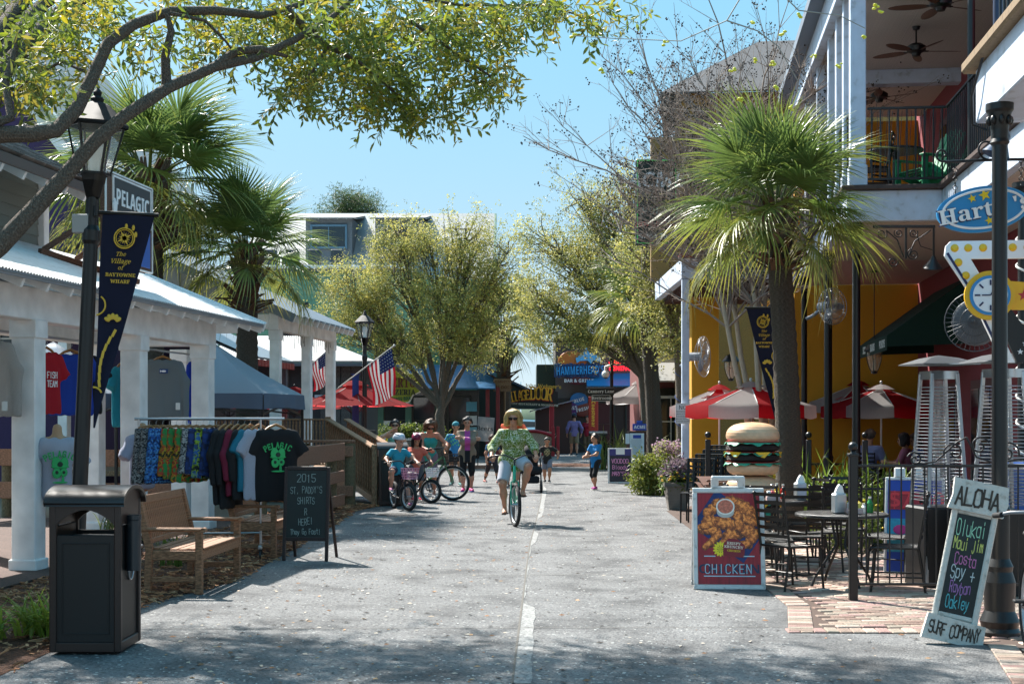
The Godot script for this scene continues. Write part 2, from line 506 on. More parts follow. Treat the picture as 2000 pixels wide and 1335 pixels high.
func hand(m: MB,w: Vector3,dir: Vector3,palm: Vector3,side: float,sc: float,curl: float) -> void:
	var z := dir.normalized()
	var y := -(palm - z*palm.dot(z)).normalized()          # back of the hand
	var x := y.cross(z)*side
	var B := []
	var q := func(px: float,py: float,pz: float) -> Vector3: return w + (x*px + y*py + z*pz)*sc
	B.append(bn(w - z*0.02*sc,q.call(0,0,0.03),0.024*sc,0.026*sc,1.25,y))
	for i in 4:
		var fx := -0.027 + i*0.018
		var kn: Vector3 = q.call(fx,0,0.085 - absf(fx + 0.009)*0.25)
		B.append(bn(q.call(fx*0.6,0,0.02),kn,0.014*sc,0.012*sc))
		var ln: float = [0.033,0.039,0.036,0.028][i]*sc
		var p := kn
		var a := curl*0.5
		for j in 3:
			var dr := z*cos(a) - y*sin(a)
			var e: Vector3 = p + dr*ln*[1.0,0.75,0.6][j]
			B.append(bn(p,e,(0.0098 - j*0.0008)*sc,(0.0090 - j*0.001)*sc))
			p = e; a += curl*0.75
	var t0: Vector3 = q.call(-0.022,-0.004,0.02)
	var t1: Vector3 = q.call(-0.048,-0.014,0.05)
	B.append(bn(t0,t1,0.015*sc,0.011*sc))
	B.append(bn(t1,q.call(-0.052 + 0.02*curl*0.6,-0.02 - 0.012*curl,0.085),0.0105*sc,0.009*sc))
	skin(m,B,0.0062*sc,170.0)
# pose: metres in the person's own space,looking along +z; look: colours and clothes
func person(label: String,at: Vector3,turn: float,Ht: float,pose: Dictionary,look: Dictionary,group := "",fine := 0.017) -> Node3D:
	var o := thing("person",label,"person",at,turn,group)
	var wide: float = look.get("wide",1.0)
	var pel: Vector3 = pose.get("pelvis",V(0,Ht*0.525,0))
	var lean: Vector3 = pose.get("lean",V(0,0,0))
	var up := (V(0,1,0) + lean).normalized()
	var side: Vector3 = pose.get("side",V(1,0,0))
	var fwd := side.cross(up).normalized()
	var tl: float = Ht*0.29
	var neck := pel + up*tl
	var hp := Ht*0.052*wide
	var sh := Ht*(0.1 if look.get("woman",true) else 0.115)*lerpf(1.0,wide,0.4)
	var J := {}
	for s in [1.0,-1.0]:
		var hip: Vector3 = pel + side*s*hp
		var ank: Vector3 = pose.get("footL" if s > 0 else "footR",V(s*0.09,0.075,0))
		var kp: Vector3 = pose.get("kneeL" if s > 0 else "kneeR",fwd + side*s*0.15)
		J[s] = {"hip": hip,"ank": ank,"knee": ik(hip,ank,Ht*0.25,Ht*0.235,kp)}
		var sho: Vector3 = neck - up*Ht*0.025 + side*s*sh
		var wr: Vector3 = pose.get("handL" if s > 0 else "handR",sho + V(s*0.07,-Ht*0.3,0.04))
		var ep: Vector3 = pose.get("elbowL" if s > 0 else "elbowR",-fwd*0.8 + side*s*0.5 - up*0.4)
		var elb := ik(sho,wr,Ht*0.165,Ht*0.15,ep)
		var fd := (wr - elb).normalized()
		if (wr - sho).length() > Ht*0.315: wr = sho + (wr - sho).normalized()*Ht*0.313
		J[s].merge({"sho": sho,"wr": wr,"elb": elb,"fd": fd})
	# the head's own frame
	var hy: float = pose.get("look",0.0)
	var hpit: float = pose.get("nod",0.0)
	var hb := Basis(side,up,fwd)*Basis(Vector3.UP,hy)*Basis(Vector3.RIGHT,hpit)
	var S: float = Ht/1.65*look.get("head",1.1)
	var hc: Vector3 = neck + up*Ht*0.045 + hb*(V(0,0.105,0.022)*S)
	var T := func(x: float,y: float,z: float) -> Vector3: return hc + hb*(V(x,y,z)*S)
	var r := Ht/1.65
	var torso := func(g: float) -> Array:
		return [
			bn(pel + side*hp*0.9,pel - side*hp*0.9,(0.105*wide + g)*r,(0.105*wide + g)*r,1.12,fwd),
			bn(pel + up*tl*0.22,pel + up*tl*0.5,(0.118*wide + g)*r,(0.112*wide + g)*r,1.2,fwd),
			bn(pel + up*tl*0.62 + side*0.05*r,pel + up*tl*0.62 - side*0.05*r,(0.102*lerpf(1,wide,0.7) + g)*r,(0.102*lerpf(1,wide,0.7) + g)*r,1.1,fwd),
			bn(neck - up*0.055*r + side*sh*0.72,neck - up*0.055*r - side*sh*0.72,(0.062 + g)*r,(0.062 + g)*r,1.0,fwd)]
	var bust := func(g: float) -> Array:
		if not look.get("woman",true) or look.get("child",false): return []
		var c := pel + up*tl*0.66 + fwd*0.075*r
		return [bn(c + side*0.055*r,c + side*0.055*r - up*0.02,(0.055 + g)*r,(0.055 + g)*r),bn(c - side*0.055*r,c - side*0.055*r - up*0.02,(0.055 + g)*r,(0.055 + g)*r)]
	var body := mb()
	var B: Array = torso.call(0.0)
	B.append(bn(neck - up*0.05*r,hc - hb.y*0.05*S,0.055*r,0.05*r))
	for s in [1.0,-1.0]:
		var j: Dictionary = J[s]
		B.append(bn(j.sho,j.elb,0.046*r,0.039*r)); B.append(bn(j.elb,j.wr,0.039*r,0.027*r))
		B.append(bn(j.hip,j.knee,0.083*r*lerpf(1,wide,0.8),0.054*r)); B.append(bn(j.knee,j.knee.lerp(j.ank,0.45),0.053*r,0.05*r)); B.append(bn(j.knee.lerp(j.ank,0.4),j.ank,0.05*r,0.032*r))
	skin(body,B,fine,55.0)
	for s in [1.0,-1.0]:
		var j: Dictionary = J[s]
		var hd: Vector3 = pose.get("reachL" if s > 0 else "reachR",j.fd)
		hand(body,j.wr,hd,pose.get("palmL" if s > 0 else "palmR",-side*s),s,r,pose.get("curl",0.55))
	var hd2 := [bn(T.call(0,0.028,-0.012),T.call(0,0.02,-0.02),0.076*S,0.078*S),bn(T.call(0,0.0,0.02),T.call(0,-0.06,0.042),0.062*S,0.04*S),bn(T.call(0,-0.085,0.058),T.call(0,-0.085,0.056),0.022*S,0.022*S),
		bn(T.call(0,0.0,0.083),T.call(0,-0.026,0.099),0.008*S,0.0125*S),bn(T.call(0.03,0.022,0.072),T.call(-0.03,0.022,0.072),0.012*S,0.012*S),
		bn(T.call(0.075,-0.01,-0.005),T.call(0.078,0.012,-0.01),0.012*S,0.016*S),bn(T.call(-0.075,-0.01,-0.005),T.call(-0.078,0.012,-0.01),0.012*S,0.016*S),
		bn(T.call(0,-0.04,0.0),T.call(0,-0.15,-0.02),0.05*S,0.052*S),bn(T.call(0.02,-0.06,0.078),T.call(-0.02,-0.06,0.078),0.01*S,0.01*S)]
	skin(body,hd2,0.0085*S,110.0)
	var sm := mat("skin " + str(look.skin),H(look.skin),0.55,"blotch",V(4,4,4))
	part(o,"body",body,sm)
	var eye := mb()
	for s in [1.0,-1.0]: eye.ball(T.call(s*0.031,-0.003,0.079),0.011*S,8)
	if not look.get("shades",false): part(o,"eyes",eye,mat("eye",H("2c2018"),0.25))
	else:
		var gl := mb()
		for s in [1.0,-1.0]: gl.cbox(T.call(s*0.034,-0.004,0.093),V(0.056,0.038,0.012)*S,0.008,hb*Basis(Vector3.UP,s*0.25))
		gl.box(T.call(0,0.004,0.1),V(0.03,0.007,0.007)*S,hb)
		for s in [1.0,-1.0]: gl.bar(T.call(s*0.062,0.005,0.082),T.call(s*0.082,0.006,-0.01),0.006,0.008)
		part(o,"sunglasses",gl,mat("sunglass",H("1a1210"),0.15))
	var mo := mb()
	mo.ball(T.call(0,-0.059,0.085),0.011*S,8,V(1.7,0.55,0.6),hb)
	part(o,"mouth",mo,mat("lips",H("8e4a42"),0.5))
	# hair
	var hairs := []
	var cap: String = look.get("hair","short")
	if cap != "bald":
		hairs += [bn(T.call(0,0.05,-0.02),T.call(0,0.02,-0.032),0.079*S,0.083*S),bn(T.call(0.055,0.055,0.03),T.call(-0.055,0.055,0.03),0.034*S,0.034*S)]
		for s in [1.0,-1.0]: hairs.append(bn(T.call(s*0.06,0.05,0.0),T.call(s*0.072,-0.01,-0.03),0.026*S,0.02*S))
	match cap:
		"bob":
			for a in 9:
				var th := -1.95 + a*0.4875
				var e: Vector3 = T.call(sin(th)*0.1,-0.075 + 0.03*cos(a*2.1),-cos(th)*0.075 - 0.01)
				hairs.append(bn(T.call(sin(th)*0.06,0.06,-cos(th)*0.06 - 0.01),e,0.038*S,0.03*S))
			hairs.append(bn(T.call(0.04,0.085,0.035),T.call(-0.055,0.07,0.055),0.032*S,0.03*S))
		"long":
			for a in 7:
				var th := -1.9 + a*0.63
				hairs.append(bn(T.call(sin(th)*0.065,0.04,-cos(th)*0.06 - 0.012),T.call(sin(th)*0.085,-0.15,-cos(th)*0.06 - 0.02),0.03*S,0.022*S))
		"ponytail":
			hairs.append(bn(T.call(0,0.045,-0.1),T.call(0.0,0.03,-0.12),0.03*S,0.035*S)); hairs.append(bn(T.call(0,0.03,-0.12),T.call(0.01,-0.11,-0.13),0.034*S,0.012*S))
		"bun":
			hairs.append(bn(T.call(0.0,0.1,-0.06),T.call(0.02,0.105,-0.075),0.04*S,0.036*S))
	if hairs.size():
		var hm := mb()
		skin(hm,hairs,0.010*S,120.0,[[hb.z,hb.z.dot(hc) + 0.074*S]],null,0.005)
		part(o,"hair",hm,mat("hair " + str(look.haircol),H(look.haircol),0.5,"wood",V(30,4,30),"bump",0.3))
	if cap in ["bob","long","ponytail","bun"]:
		var sm3 := mb()
		for a in 46:
			var th := -2.0 + a*0.089 + R(-0.05,0.05)
			var lw: float = {"bob": -0.1,"long": -0.17,"ponytail": -0.02,"bun": -0.01}[cap] + R(-0.03,0.03)
			var q := 1.0 if cap == "bob" else 0.84
			sm3.tube([T.call(sin(th)*0.03,0.125 + R(-0.012,0.008),-cos(th)*0.03 - 0.01),T.call(sin(th)*0.1*q,0.075,-cos(th)*0.092*q - 0.012),T.call(sin(th)*(0.125 + R(-0.01,0.012))*q,0.0,-cos(th)*0.1*q - 0.012),T.call(sin(th + R(-0.15,0.15))*(0.125 + R(-0.02,0.02))*q,lw,-cos(th)*0.09*q)],[0.004,0.009,0.009,0.002],5)
		stuff(part(o,"hair_strands",sm3,mat("hair " + str(look.haircol),H(look.haircol),0.5)))
	if look.has("helmet"):
		var hel := mb()
		skin(hel,[bn(T.call(0,0.06,0.025),T.call(0,0.055,-0.05),0.097*S,0.1*S)],0.011*S,80.0,[[-hb.y,-hb.y.dot(hc) - 0.032*S]])
		var he := part(o,"helmet",hel,mat("helmet " + str(look.helmet),H(look.helmet),0.3))
		var vents := mb()
		for i in 5: vents.tube([T.call(-0.06 + i*0.03,0.105,0.1 - absf(i - 2)*0.012),T.call(-0.064 + i*0.032,0.158 - absf(i - 2)*0.009,0.03),T.call(-0.06 + i*0.03,0.14,-0.08)],0.0075*S,5)
		part(he,"vent",vents,mat("helmet vents " + str(look.get("ventcol","2a2a2e")),H(look.get("ventcol","2a2a2e")),0.5))
		var strap := mb()
		for s in [1.0,-1.0]: strap.bar(T.call(s*0.08,0.03,0.01),T.call(s*0.02,-0.105,0.05),0.012,0.004)
		part(he,"chin_strap",strap,mat("strap",H("26262a"),0.8))
	if look.has("hat"):
		var ha := mb()
		skin(ha,[bn(T.call(0,0.055,0.0),T.call(0,0.045,-0.025),0.09*S,0.092*S)],0.011*S,80.0,[[-hb.y,-hb.y.dot(hc) - 0.035*S]])
		if look.get("brim",1.0) != 0.0:
			ha.ball(T.call(0,0.042,0.1*look.get("brim",1.0)),0.075*S,12,V(0.9,0.09,0.75),hb)
		part(o,"cap",ha,mat("hat " + str(look.hat),H(look.hat),0.85))
	# top
	if look.has("top"):
		var g: float = look.get("ease",0.014)
		var tp: Array = torso.call(g) + bust.call(g*0.8)
		var sl: float = look.get("sleeve",0.6)
		if sl == 0.0:
			tp.pop_at(3)
			for s in [1.0,-1.0]:
				tp.append(bn(neck - up*0.1*r + side*s*sh*0.45,neck + up*0.005*r + side*s*sh*0.5 - fwd*0.01,0.06*r,0.036*r))
		for s in [1.0,-1.0]:
			var j: Dictionary = J[s]
			if sl > 0.0: tp.append(bn(j.sho - side*s*0.01,j.sho.lerp(j.elb,minf(sl,1.0)),(0.052 + g)*r,(0.05 + g)*r,1.0,fwd,sl <= 1.0))
			if sl > 1.0: tp.append(bn(j.elb,j.elb.lerp(j.wr,sl - 1.0),(0.042 + g)*r,(0.032 + g)*r,1.0,fwd,true))
		var hem: float = look.get("hem",-0.02)*Ht
		tp.append(bn(pel + up*(tl*0.2),pel + up*(hem - 0.05) ,(0.118*wide + g)*r,(0.135*wide + g)*r,1.15,fwd))
		var tm := mb()
		var pt = look.get("paint",null)
		skin(tm,tp,fine*0.9,70.0,[[-up,-up.dot(pel) - hem],[up,up.dot(neck) + 0.012*r]],pt,0.0035)
		var tmm: Material = vmat("printed jersey",0.9) if pt != null else look.top if look.top is Material else mat("top " + str(look.top),H(look.top),0.9,"grain",V(4,4,4),"blotch",1.2)
		part(o,look.get("topname","shirt"),tm,tmm)
	if look.has("bottom"):
		var g2 := 0.013
		var pa := [bn(pel + side*hp*0.9,pel - side*hp*0.9,(0.102*wide + g2)*r,(0.102*wide + g2)*r,1.12,fwd)]
		var cut: float = look.get("cut",0.7)
		for s in [1.0,-1.0]:
			var j: Dictionary = J[s]
			var e: Vector3 = j.hip.lerp(j.knee,minf(cut,1.0))
			pa.append(bn(j.hip,e,(0.088*lerpf(1,wide,0.8) + g2)*r,lerpf(0.088,0.06,minf(cut,1.0))*r + (look.get("loose",0.02))*r,1.0,fwd,cut <= 1.0))
			if cut > 1.0: pa.append(bn(j.knee,j.knee.lerp(j.ank,cut - 1.0),0.066*r,lerpf(0.06,0.045,cut - 1.0)*r,1.0,fwd,true))
		var pm := mb()
		skin(pm,pa,fine*0.9,75.0,[[up,up.dot(pel) + 0.09*r]],null,0.003)
		part(o,look.get("bottomname","shorts"),pm,mat("bottom " + str(look.bottom),H(look.bottom),0.9,"grain",V(4,4,4)))
	for s in [1.0,-1.0]:
		var j: Dictionary = J[s]
		var tb: Vector3 = (fwd*V(1,0,1)).normalized()
		var td: Vector3 = pose.get("toeL" if s > 0 else "toeR",(tb + side*s*0.2).normalized())
		var ft: Vector3 = j.ank + td*0.13*r - V(0,0.045,0)*r + V(0,td.y*0.03,0)
		var sh2 := mb()
		skin(sh2,[bn(j.ank - td*0.035*r - V(0,0.03,0)*r,ft,0.04*r,0.036*r,1.15,Vector3.UP),bn(j.ank - V(0,0.02,0),j.ank + td*0.05*r - V(0,0.03,0),0.042*r,0.036*r)] if not look.get("sandal",false) else [bn(j.ank - td*0.03*r - V(0,0.035,0)*r,ft,0.03*r,0.032*r,1.4,Vector3.UP),bn(j.ank,j.ank + td*0.04*r - V(0,0.03,0),0.034*r,0.028*r)],0.011,90.0)
		var shoe := part(o,"foot" if look.get("sandal",false) else "shoe",sh2,sm if look.get("sandal",false) else mat("shoe " + str(look.shoe),H(look.shoe),0.7))
		var sole := mb()
		sole.cbox(j.ank + td*0.05*r - V(0,0.064,0)*r,V(0.078,0.022,0.25)*r,0.008,Basis(V(0,1,0).cross(td).normalized(),td.cross(V(0,1,0).cross(td)).normalized(),td))
		part(shoe,"sole",sole,mat("sole " + str(look.get("sole","d8d4cc")),H(look.get("sole","d8d4cc")),0.8))
		if look.has("sock"):
			var so := mb()
			so.tube([j.ank - V(0,0.01,0),j.ank.lerp(j.knee,look.get("socklen",0.2))],[0.04*r,0.05*r],10)
			part(o,"sock",so,mat("sock " + str(look.sock),H(look.sock),0.9))
	return o
# ---------------------------------------------------------------- plants
var frond_meshes := []
func frond_mesh(n: int,spread: float,len: float,droop: float,pet: float,tone: Color) -> ArrayMesh:
	var m := mb(L(tone.r*1.1,tone.g*0.95,tone.b*0.8))
	var P := []
	for i in 6:
		var t := i/5.0
		P.append(V(0,0.0 - droop*0.35*t*t*pet,t*pet))
	m.tube(P,[0.026,0.02,0.017,0.015,0.014,0.012],5)
	var o: Vector3 = P[5]
	var d := ((P[5] - P[4]) as Vector3).normalized()
	var x := V(1,0,0)
	for i in n:
		var f := (i + 0.5)/n*2.0 - 1.0
		var a := f*spread
		var up := V(0,1,0)
		var start := o + d*0.28*len*(1.0 - absf(f))*cos(f)
		var dir := (d*cos(a) + x*sin(a)).normalized()
		dir = (dir + up*(0.18*absf(sin(a)) + R(-0.08,0.08))).normalized()
		var ln := len*(1.0 - 0.28*absf(f)*absf(f))*R(0.88,1.06)
		var sd := dir.cross(up).normalized()
		var prev := []
		var sg := R(0.25,0.9)*droop
		var k := R(0.8,1.2)
		m.col = L(tone.r*k,tone.g*k,tone.b*k)
		for j in 6:
			var t := j/5.0
			var w: float = [0.007,0.019,0.0165,0.012,0.007,0.001][j]*len
			var c := start + dir*ln*t + V(0,-1,0)*ln*sg*pow(t,2.6) - dir*ln*0.25*sg*pow(t,4.0)
			var row := [c - sd*w + up*w*0.35,c,c + sd*w + up*w*0.35]
			if j:
				if j > 3: m.col = L(tone.r*k*1.5,tone.g*k*1.25,tone.b*k*1.1)
				m.quad(prev[0],row[0],row[1],prev[1])
				m.quad(prev[1],row[1],row[2],prev[2])
			prev = row
	return m.mesh()
func palm(label: String,at: Vector3,tall: float,rad: float,fan: float,n: int,bootn: int,bootlen: float,dark := 1.0,leanv := Vector3.ZERO) -> Node3D:
	var o := thing("palm_tree",label,"palm tree",at,0.0,"fan palms along the street")
	if frond_meshes.is_empty():
		for i in 5: frond_meshes.append(frond_mesh(46,2.15,1.0,0.55 + i*0.1,0.8,[L(0.1,0.155,0.045),L(0.12,0.175,0.045),L(0.12,0.185,0.04),L(0.17,0.21,0.045),L(0.2,0.22,0.055)][i]))
	var tr := mb()
	var pts := []
	var rr := []
	for i in 90:
		var t := i/89.0
		pts.append(leanv*t*t + V(0,tall*t,0)); rr.append(rad*(1.12 - 0.2*t + 0.25*exp(-t*14.0))*(1.0 + 0.03*sin(i*2.1) + R(-0.03,0.03)))
	tr.tube(pts,rr,14)
	part(o,"trunk",tr,mat("palm bark",H("8a7f73"),0.95,"bark",V(1.5,9,1.5),"bark",3.0))
	var bm := []
	for i in 3:
		var b := mb()
		var s := 1.0 + i*0.2
		b.prism(PackedVector2Array([Vector2(-0.075,0),Vector2(0.075,0),Vector2(0.05,0.16*s),Vector2(0.042,0.3*s),Vector2(0.012,0.3*s),Vector2(0,0.2*s),Vector2(-0.012,0.3*s),Vector2(-0.042,0.29*s),Vector2(-0.05,0.16*s)]),0.026)
		bm.append(b.mesh())
	var bmat := [mat("boot pale",H("b8977a"),0.9,"bark",V(4,9,4)),mat("boot brown",H("8a6446"),0.95,"bark",V(4,9,4)),mat("boot grey",H("9c8f80"),0.95,"bark",V(4,9,4))]
	for i in bootn:
		var t := float(i)/bootn
		var y := tall - bootlen*(1.0 - t) - 0.05
		var a := i*2.39996 + R(-0.2,0.2)
		var rd := rad*(1.05 - 0.12*t)
		var q := leanv*pow(y/tall,2.0)
		var out := V(cos(a),0,sin(a))
		var low := t < 0.28
		var tilt := 0.45 + R(-0.1,0.2) + (R(0.3,0.9) if low else 0.0)
		var bs := Basis(V(0,1,0).cross(out),V(0,1,0),out)*Basis(Vector3.RIGHT,tilt)*Basis(V(0,0,1),R(-0.35,0.35))
		part(o,"leaf_base",bm[i % 3],bmat[1] if low and i % 4 else bmat[i % 3],Transform3D(bs.scaled_local(Vector3.ONE*R(0.8,1.15)*rad/0.2),q + V(0,y,0) + out*rd*0.8))
	var fm := vmat("palm leaf",0.38,0.8)
	for i in n:
		var t := float(i)/n
		var a := i*2.39996 + R(-0.25,0.25)
		var el := lerpf(1.42,-0.3,pow(t,1.15)) + R(-0.12,0.12)
		var vi := clampi(int(t*4.6 + R(-0.4,0.4)),0,4)
		var out := V(sin(a),0,cos(a))
		var bs := Basis(V(0,1,0).cross(out),V(0,1,0),out)*Basis(Vector3.RIGHT,-el)*Basis(V(0,0,1),R(-0.5,0.5))
		part(o,"frond",frond_meshes[vi],fm,Transform3D(bs.scaled_local(Vector3.ONE*fan*R(0.85,1.08)),leanv + V(0,tall + 0.05 - t*0.25,0) + out*rad*0.4))
	return o
func leaf_cluster(n: int,len: float,wid: float,spread: float) -> ArrayMesh:
	var m := mb()
	for i in n:
		var d := V(R(-1,1),R(-0.8,0.7),R(-1,1)).normalized()
		var b := V(R(-1,1),R(-1,1),R(-1,1))*spread
		var s := d.cross(V(R(-1,1),R(-1,1),R(-1,1))).normalized()
		var nn := s.cross(d)
		var l := len*R(0.7,1.15)
		m.col = Color.WHITE*R(0.75,1.2)
		var p0 := b
		var p1 := b + d*l*0.5 + s*wid*0.5 + nn*wid*0.15
		var p2 := b + d*l - nn*wid*0.25
		var p3 := b + d*l*0.5 - s*wid*0.5 + nn*wid*0.15
		var pm := b + d*l*0.5
		m.tri(p0,p1,pm); m.tri(p1,p2,pm); m.tri(p0,pm,p3); m.tri(pm,p2,p3)
	return m.mesh()
func bez(a: Vector3,c: Vector3,b: Vector3,n: int,wob: float) -> Array:
	var out := []
	for i in n + 1:
		var t := float(i)/n
		var p := a*(1 - t)*(1 - t) + c*2*t*(1 - t) + b*t*t
		if i > 0 and i < n: p += V(R(-wob,wob),R(-wob,wob),R(-wob,wob))
		out.append(p)
	return out
# forks: the limb ends in the tree's own space; lobes: [centre,radii,clusters]
func broadleaf(o: Node3D,trunk: Array,tr: Array,lobes: Array,cl: Mesh,lm: Material,tones: Array,bark: Material,limbr := 0.07,sparse := 0.75,twig_n := 26) -> void:
	var tm := mb()
	tm.tube(trunk,tr,12)
	part(o,"trunk",tm,bark)
	var top: Vector3 = trunk[trunk.size() - 1]
	var xf := []
	var cols := []
	var tw := mb()
	for lobe in lobes:
		var c: Vector3 = lobe[0]
		var rd: Vector3 = lobe[1]
		var lm2 := mb()
		var mid := top.lerp(c,0.5) + V(0,(c.y - top.y)*0.12,0) + V(R(-0.3,0.3),0,R(-0.3,0.3))
		var pts := bez(top - V(0,0.1,0),mid,c,8,0.05)
		var rr := []
		for i in 9: rr.append(lerpf(limbr,limbr*0.35,i/8.0))
		lm2.tube(pts,rr,8)
		part(o,"limb",lm2,bark)
		var ends := []
		for i in twig_n:
			var d := V(R(-1,1),R(-0.7,1),R(-1,1)).normalized()
			var e := c + d*rd*R(0.55,1.0)
			var s: Vector3 = pts[4 + rng.randi() % 5]
			var q := bez(s,s.lerp(e,0.5) + V(R(-0.2,0.2),R(0,0.25),R(-0.2,0.2)),e,5,0.04)
			tw.tube(q,[limbr*0.3,limbr*0.24,limbr*0.2,limbr*0.15,limbr*0.1,limbr*0.04],5)
			ends.append([s,e])
		var n: int = int(lobe[2]*0.8)
		for i in n:
			var te: Array = ends[rng.randi() % ends.size()]
			var t := sqrt(rng.randf())
			var p: Vector3 = (te[0] as Vector3).lerp(te[1],lerpf(0.45,1.08,t))
			p += V(rng.randfn(0,1),rng.randfn(0,0.8),rng.randfn(0,1))*sparse*0.3
			xf.append(Transform3D(Basis(V(R(-1,1),R(-1,1),R(-1,1)).normalized(),R(0,TAU)).scaled(Vector3.ONE*R(0.7,1.25)),p))
			var tone: Color = tones[rng.randi() % tones.size()]
			cols.append(tone*R(0.8,1.2))
	part(o,"twigs",tw,bark).set_meta("kind","stuff")
	copies(o,"foliage",cl,lm,xf,cols)
func blades(parent: Node,nm: String,at: Vector3,n: int,len: float,w: float,spread: float,tone: Color,thick := 0.0,up := 0.75) -> Node3D:
	var m := mb()
	for i in n:
		var a := R(0,TAU)
		var out := V(cos(a),0,sin(a))
		var l := len*R(0.6,1.1)
		var k := R(0.7,1.3)
		m.col = L(tone.r*k,tone.g*k,tone.b*k)
		var s := V(0,1,0).cross(out)
		var b := at + V(R(-1,1),0,R(-1,1))*spread
		var q := R(0.2,1.0)
		var prev := []
		for j in 5:
			var t := j/4.0
			var c := b + V(0,1,0)*l*(t*up - q*0.45*t*t) + out*l*q*(t*0.35 + 0.5*t*t)
			var ww: float = w*[0.8,1.0,0.85,0.55,0.02][j]*0.5
			var row := [c - s*ww + V(0,ww*0.5,0),c,c + s*ww + V(0,ww*0.5,0)]
			if j:
				m.quad(prev[0],row[0],row[1],prev[1]); m.quad(prev[1],row[1],row[2],prev[2])
			prev = row
	return part(parent,nm,m,vmat("grass leaf",0.45,0.8))
func bush(parent: Node,nm: String,c: Vector3,rd: Vector3,n: int,cl: Mesh,tones: Array) -> void:
	var xf := []
	var cols := []
	for i in n:
		var d := V(R(-1,1),R(-1,1),R(-1,1)).normalized()*pow(rng.randf(),0.4)
		if d.y < -0.6: d.y = -0.6
		xf.append(Transform3D(Basis(V(R(-1,1),R(-1,1),R(-1,1)).normalized(),R(0,TAU)).scaled(Vector3.ONE*R(0.7,1.2)),c + d*rd*R(0.85,1.1)))
		cols.append((tones[rng.randi() % tones.size()] as Color)*R(0.8,1.2))
	copies(parent,nm,cl,vmat("tree leaf",0.5,0.9),xf,cols)
# ---------------------------------------------------------------- street things
func M_black() -> Material: return mat("black paint",H("0f1013"),0.4,"grain",V(2,2,2))
func M_white() -> Material: return mat("white paint",H("f6f5f3"),0.55,"blotch",V(0.5,0.5,0.5),"blotch",0.4)
func M_deck() -> Material: return mat("deck wood",H("bd9472"),0.85,"wood",V(6,1.2,6),"wood",1.0)
func M_teak() -> Material: return mat("bench wood",H("b5835f"),0.7,"wood",V(5,5,1.2),"wood",0.6)
func M_steel() -> Material: return mat("brushed steel",H("a9acb0"),0.28,"",Vector3.ONE,"",0.0,1.0)
func M_bark() -> Material: return mat("tree bark",H("b4a99c"),0.95,"bark",V(3,1.5,3),"bark",2.5)
func street_lamp(label: String,at: Vector3,lean: float) -> Node3D:
	var o := thing("street_lamp",label,"street lamp",at,0.0,"black lantern street lamps")
	o.rotation.z = lean
	var p := mb()
	p.lathe([[0.0,0],[0.17,0],[0.17,0.12],[0.14,0.16],[0.12,0.5],[0.085,0.62],[0.062,0.7],[0.056,3.05],[0.07,3.08],[0.07,3.16],[0.052,3.2],[0.052,3.42],[0.0,3.42]],Vector3.ZERO,14)
	part(o,"pole",p,M_black())
	var cup := mb()
	cup.lathe([[0.05,3.4],[0.07,3.42],[0.115,3.55],[0.125,3.6],[0.0,3.6]],Vector3.ZERO,4,yaw(PI/4 + 0.2),false)
	part(o,"lamp_base",cup,M_black())
	var B := yaw(0.2)
	var fr := mb()
	for k in 6:
		var a := TAU*k/6.0
		var d := B*V(cos(a),0,sin(a))
		fr.bar(d*0.125 + V(0,3.6,0),d*0.215 + V(0,3.98,0),0.016,0.016)
	for k in 6:
		var a := TAU*k/6.0
		var b := TAU*(k + 1)/6.0
		for q in [[0.125,3.605],[0.215,3.975]]:
			fr.bar(B*V(cos(a),0,sin(a))*q[0] + V(0,q[1],0),B*V(cos(b),0,sin(b))*q[0] + V(0,q[1],0),0.018,0.018)
	part(o,"lantern_frame",fr,M_black())
	for k in 6:
		var a := TAU*k/6.0
		var b := TAU*(k + 1)/6.0
		var g := mb()
		var da := B*V(cos(a),0,sin(a))
		var db := B*V(cos(b),0,sin(b))
		g.quad(db*0.122 + V(0,3.6,0),db*0.21 + V(0,3.97,0),da*0.21 + V(0,3.97,0),da*0.122 + V(0,3.6,0))
		part(o,"lantern_pane",g,glass("lantern glass",H("e8f0f0"),0.12))
	var rf := mb()
	rf.lathe([[0.25,3.975],[0.25,4.0],[0.2,4.05],[0.1,4.15],[0.06,4.17],[0.0,4.175]],Vector3.ZERO,6,B,false)
	rf.lathe([[0.05,4.17],[0.055,4.2],[0.03,4.22],[0.035,4.25],[0.012,4.28],[0.0,4.33]],Vector3.ZERO,10)
	part(o,"lantern_roof",rf,mat("lamp roof",H("10141a"),0.75))
	var bu := mb()
	bu.lathe([[0.0,3.61],[0.045,3.62],[0.05,3.72],[0.07,3.8],[0.06,3.87],[0.0,3.9]],Vector3.ZERO,10)
	part(o,"bulb",bu,mat("bulb glass",H("e6e6df"),0.2))
	return o
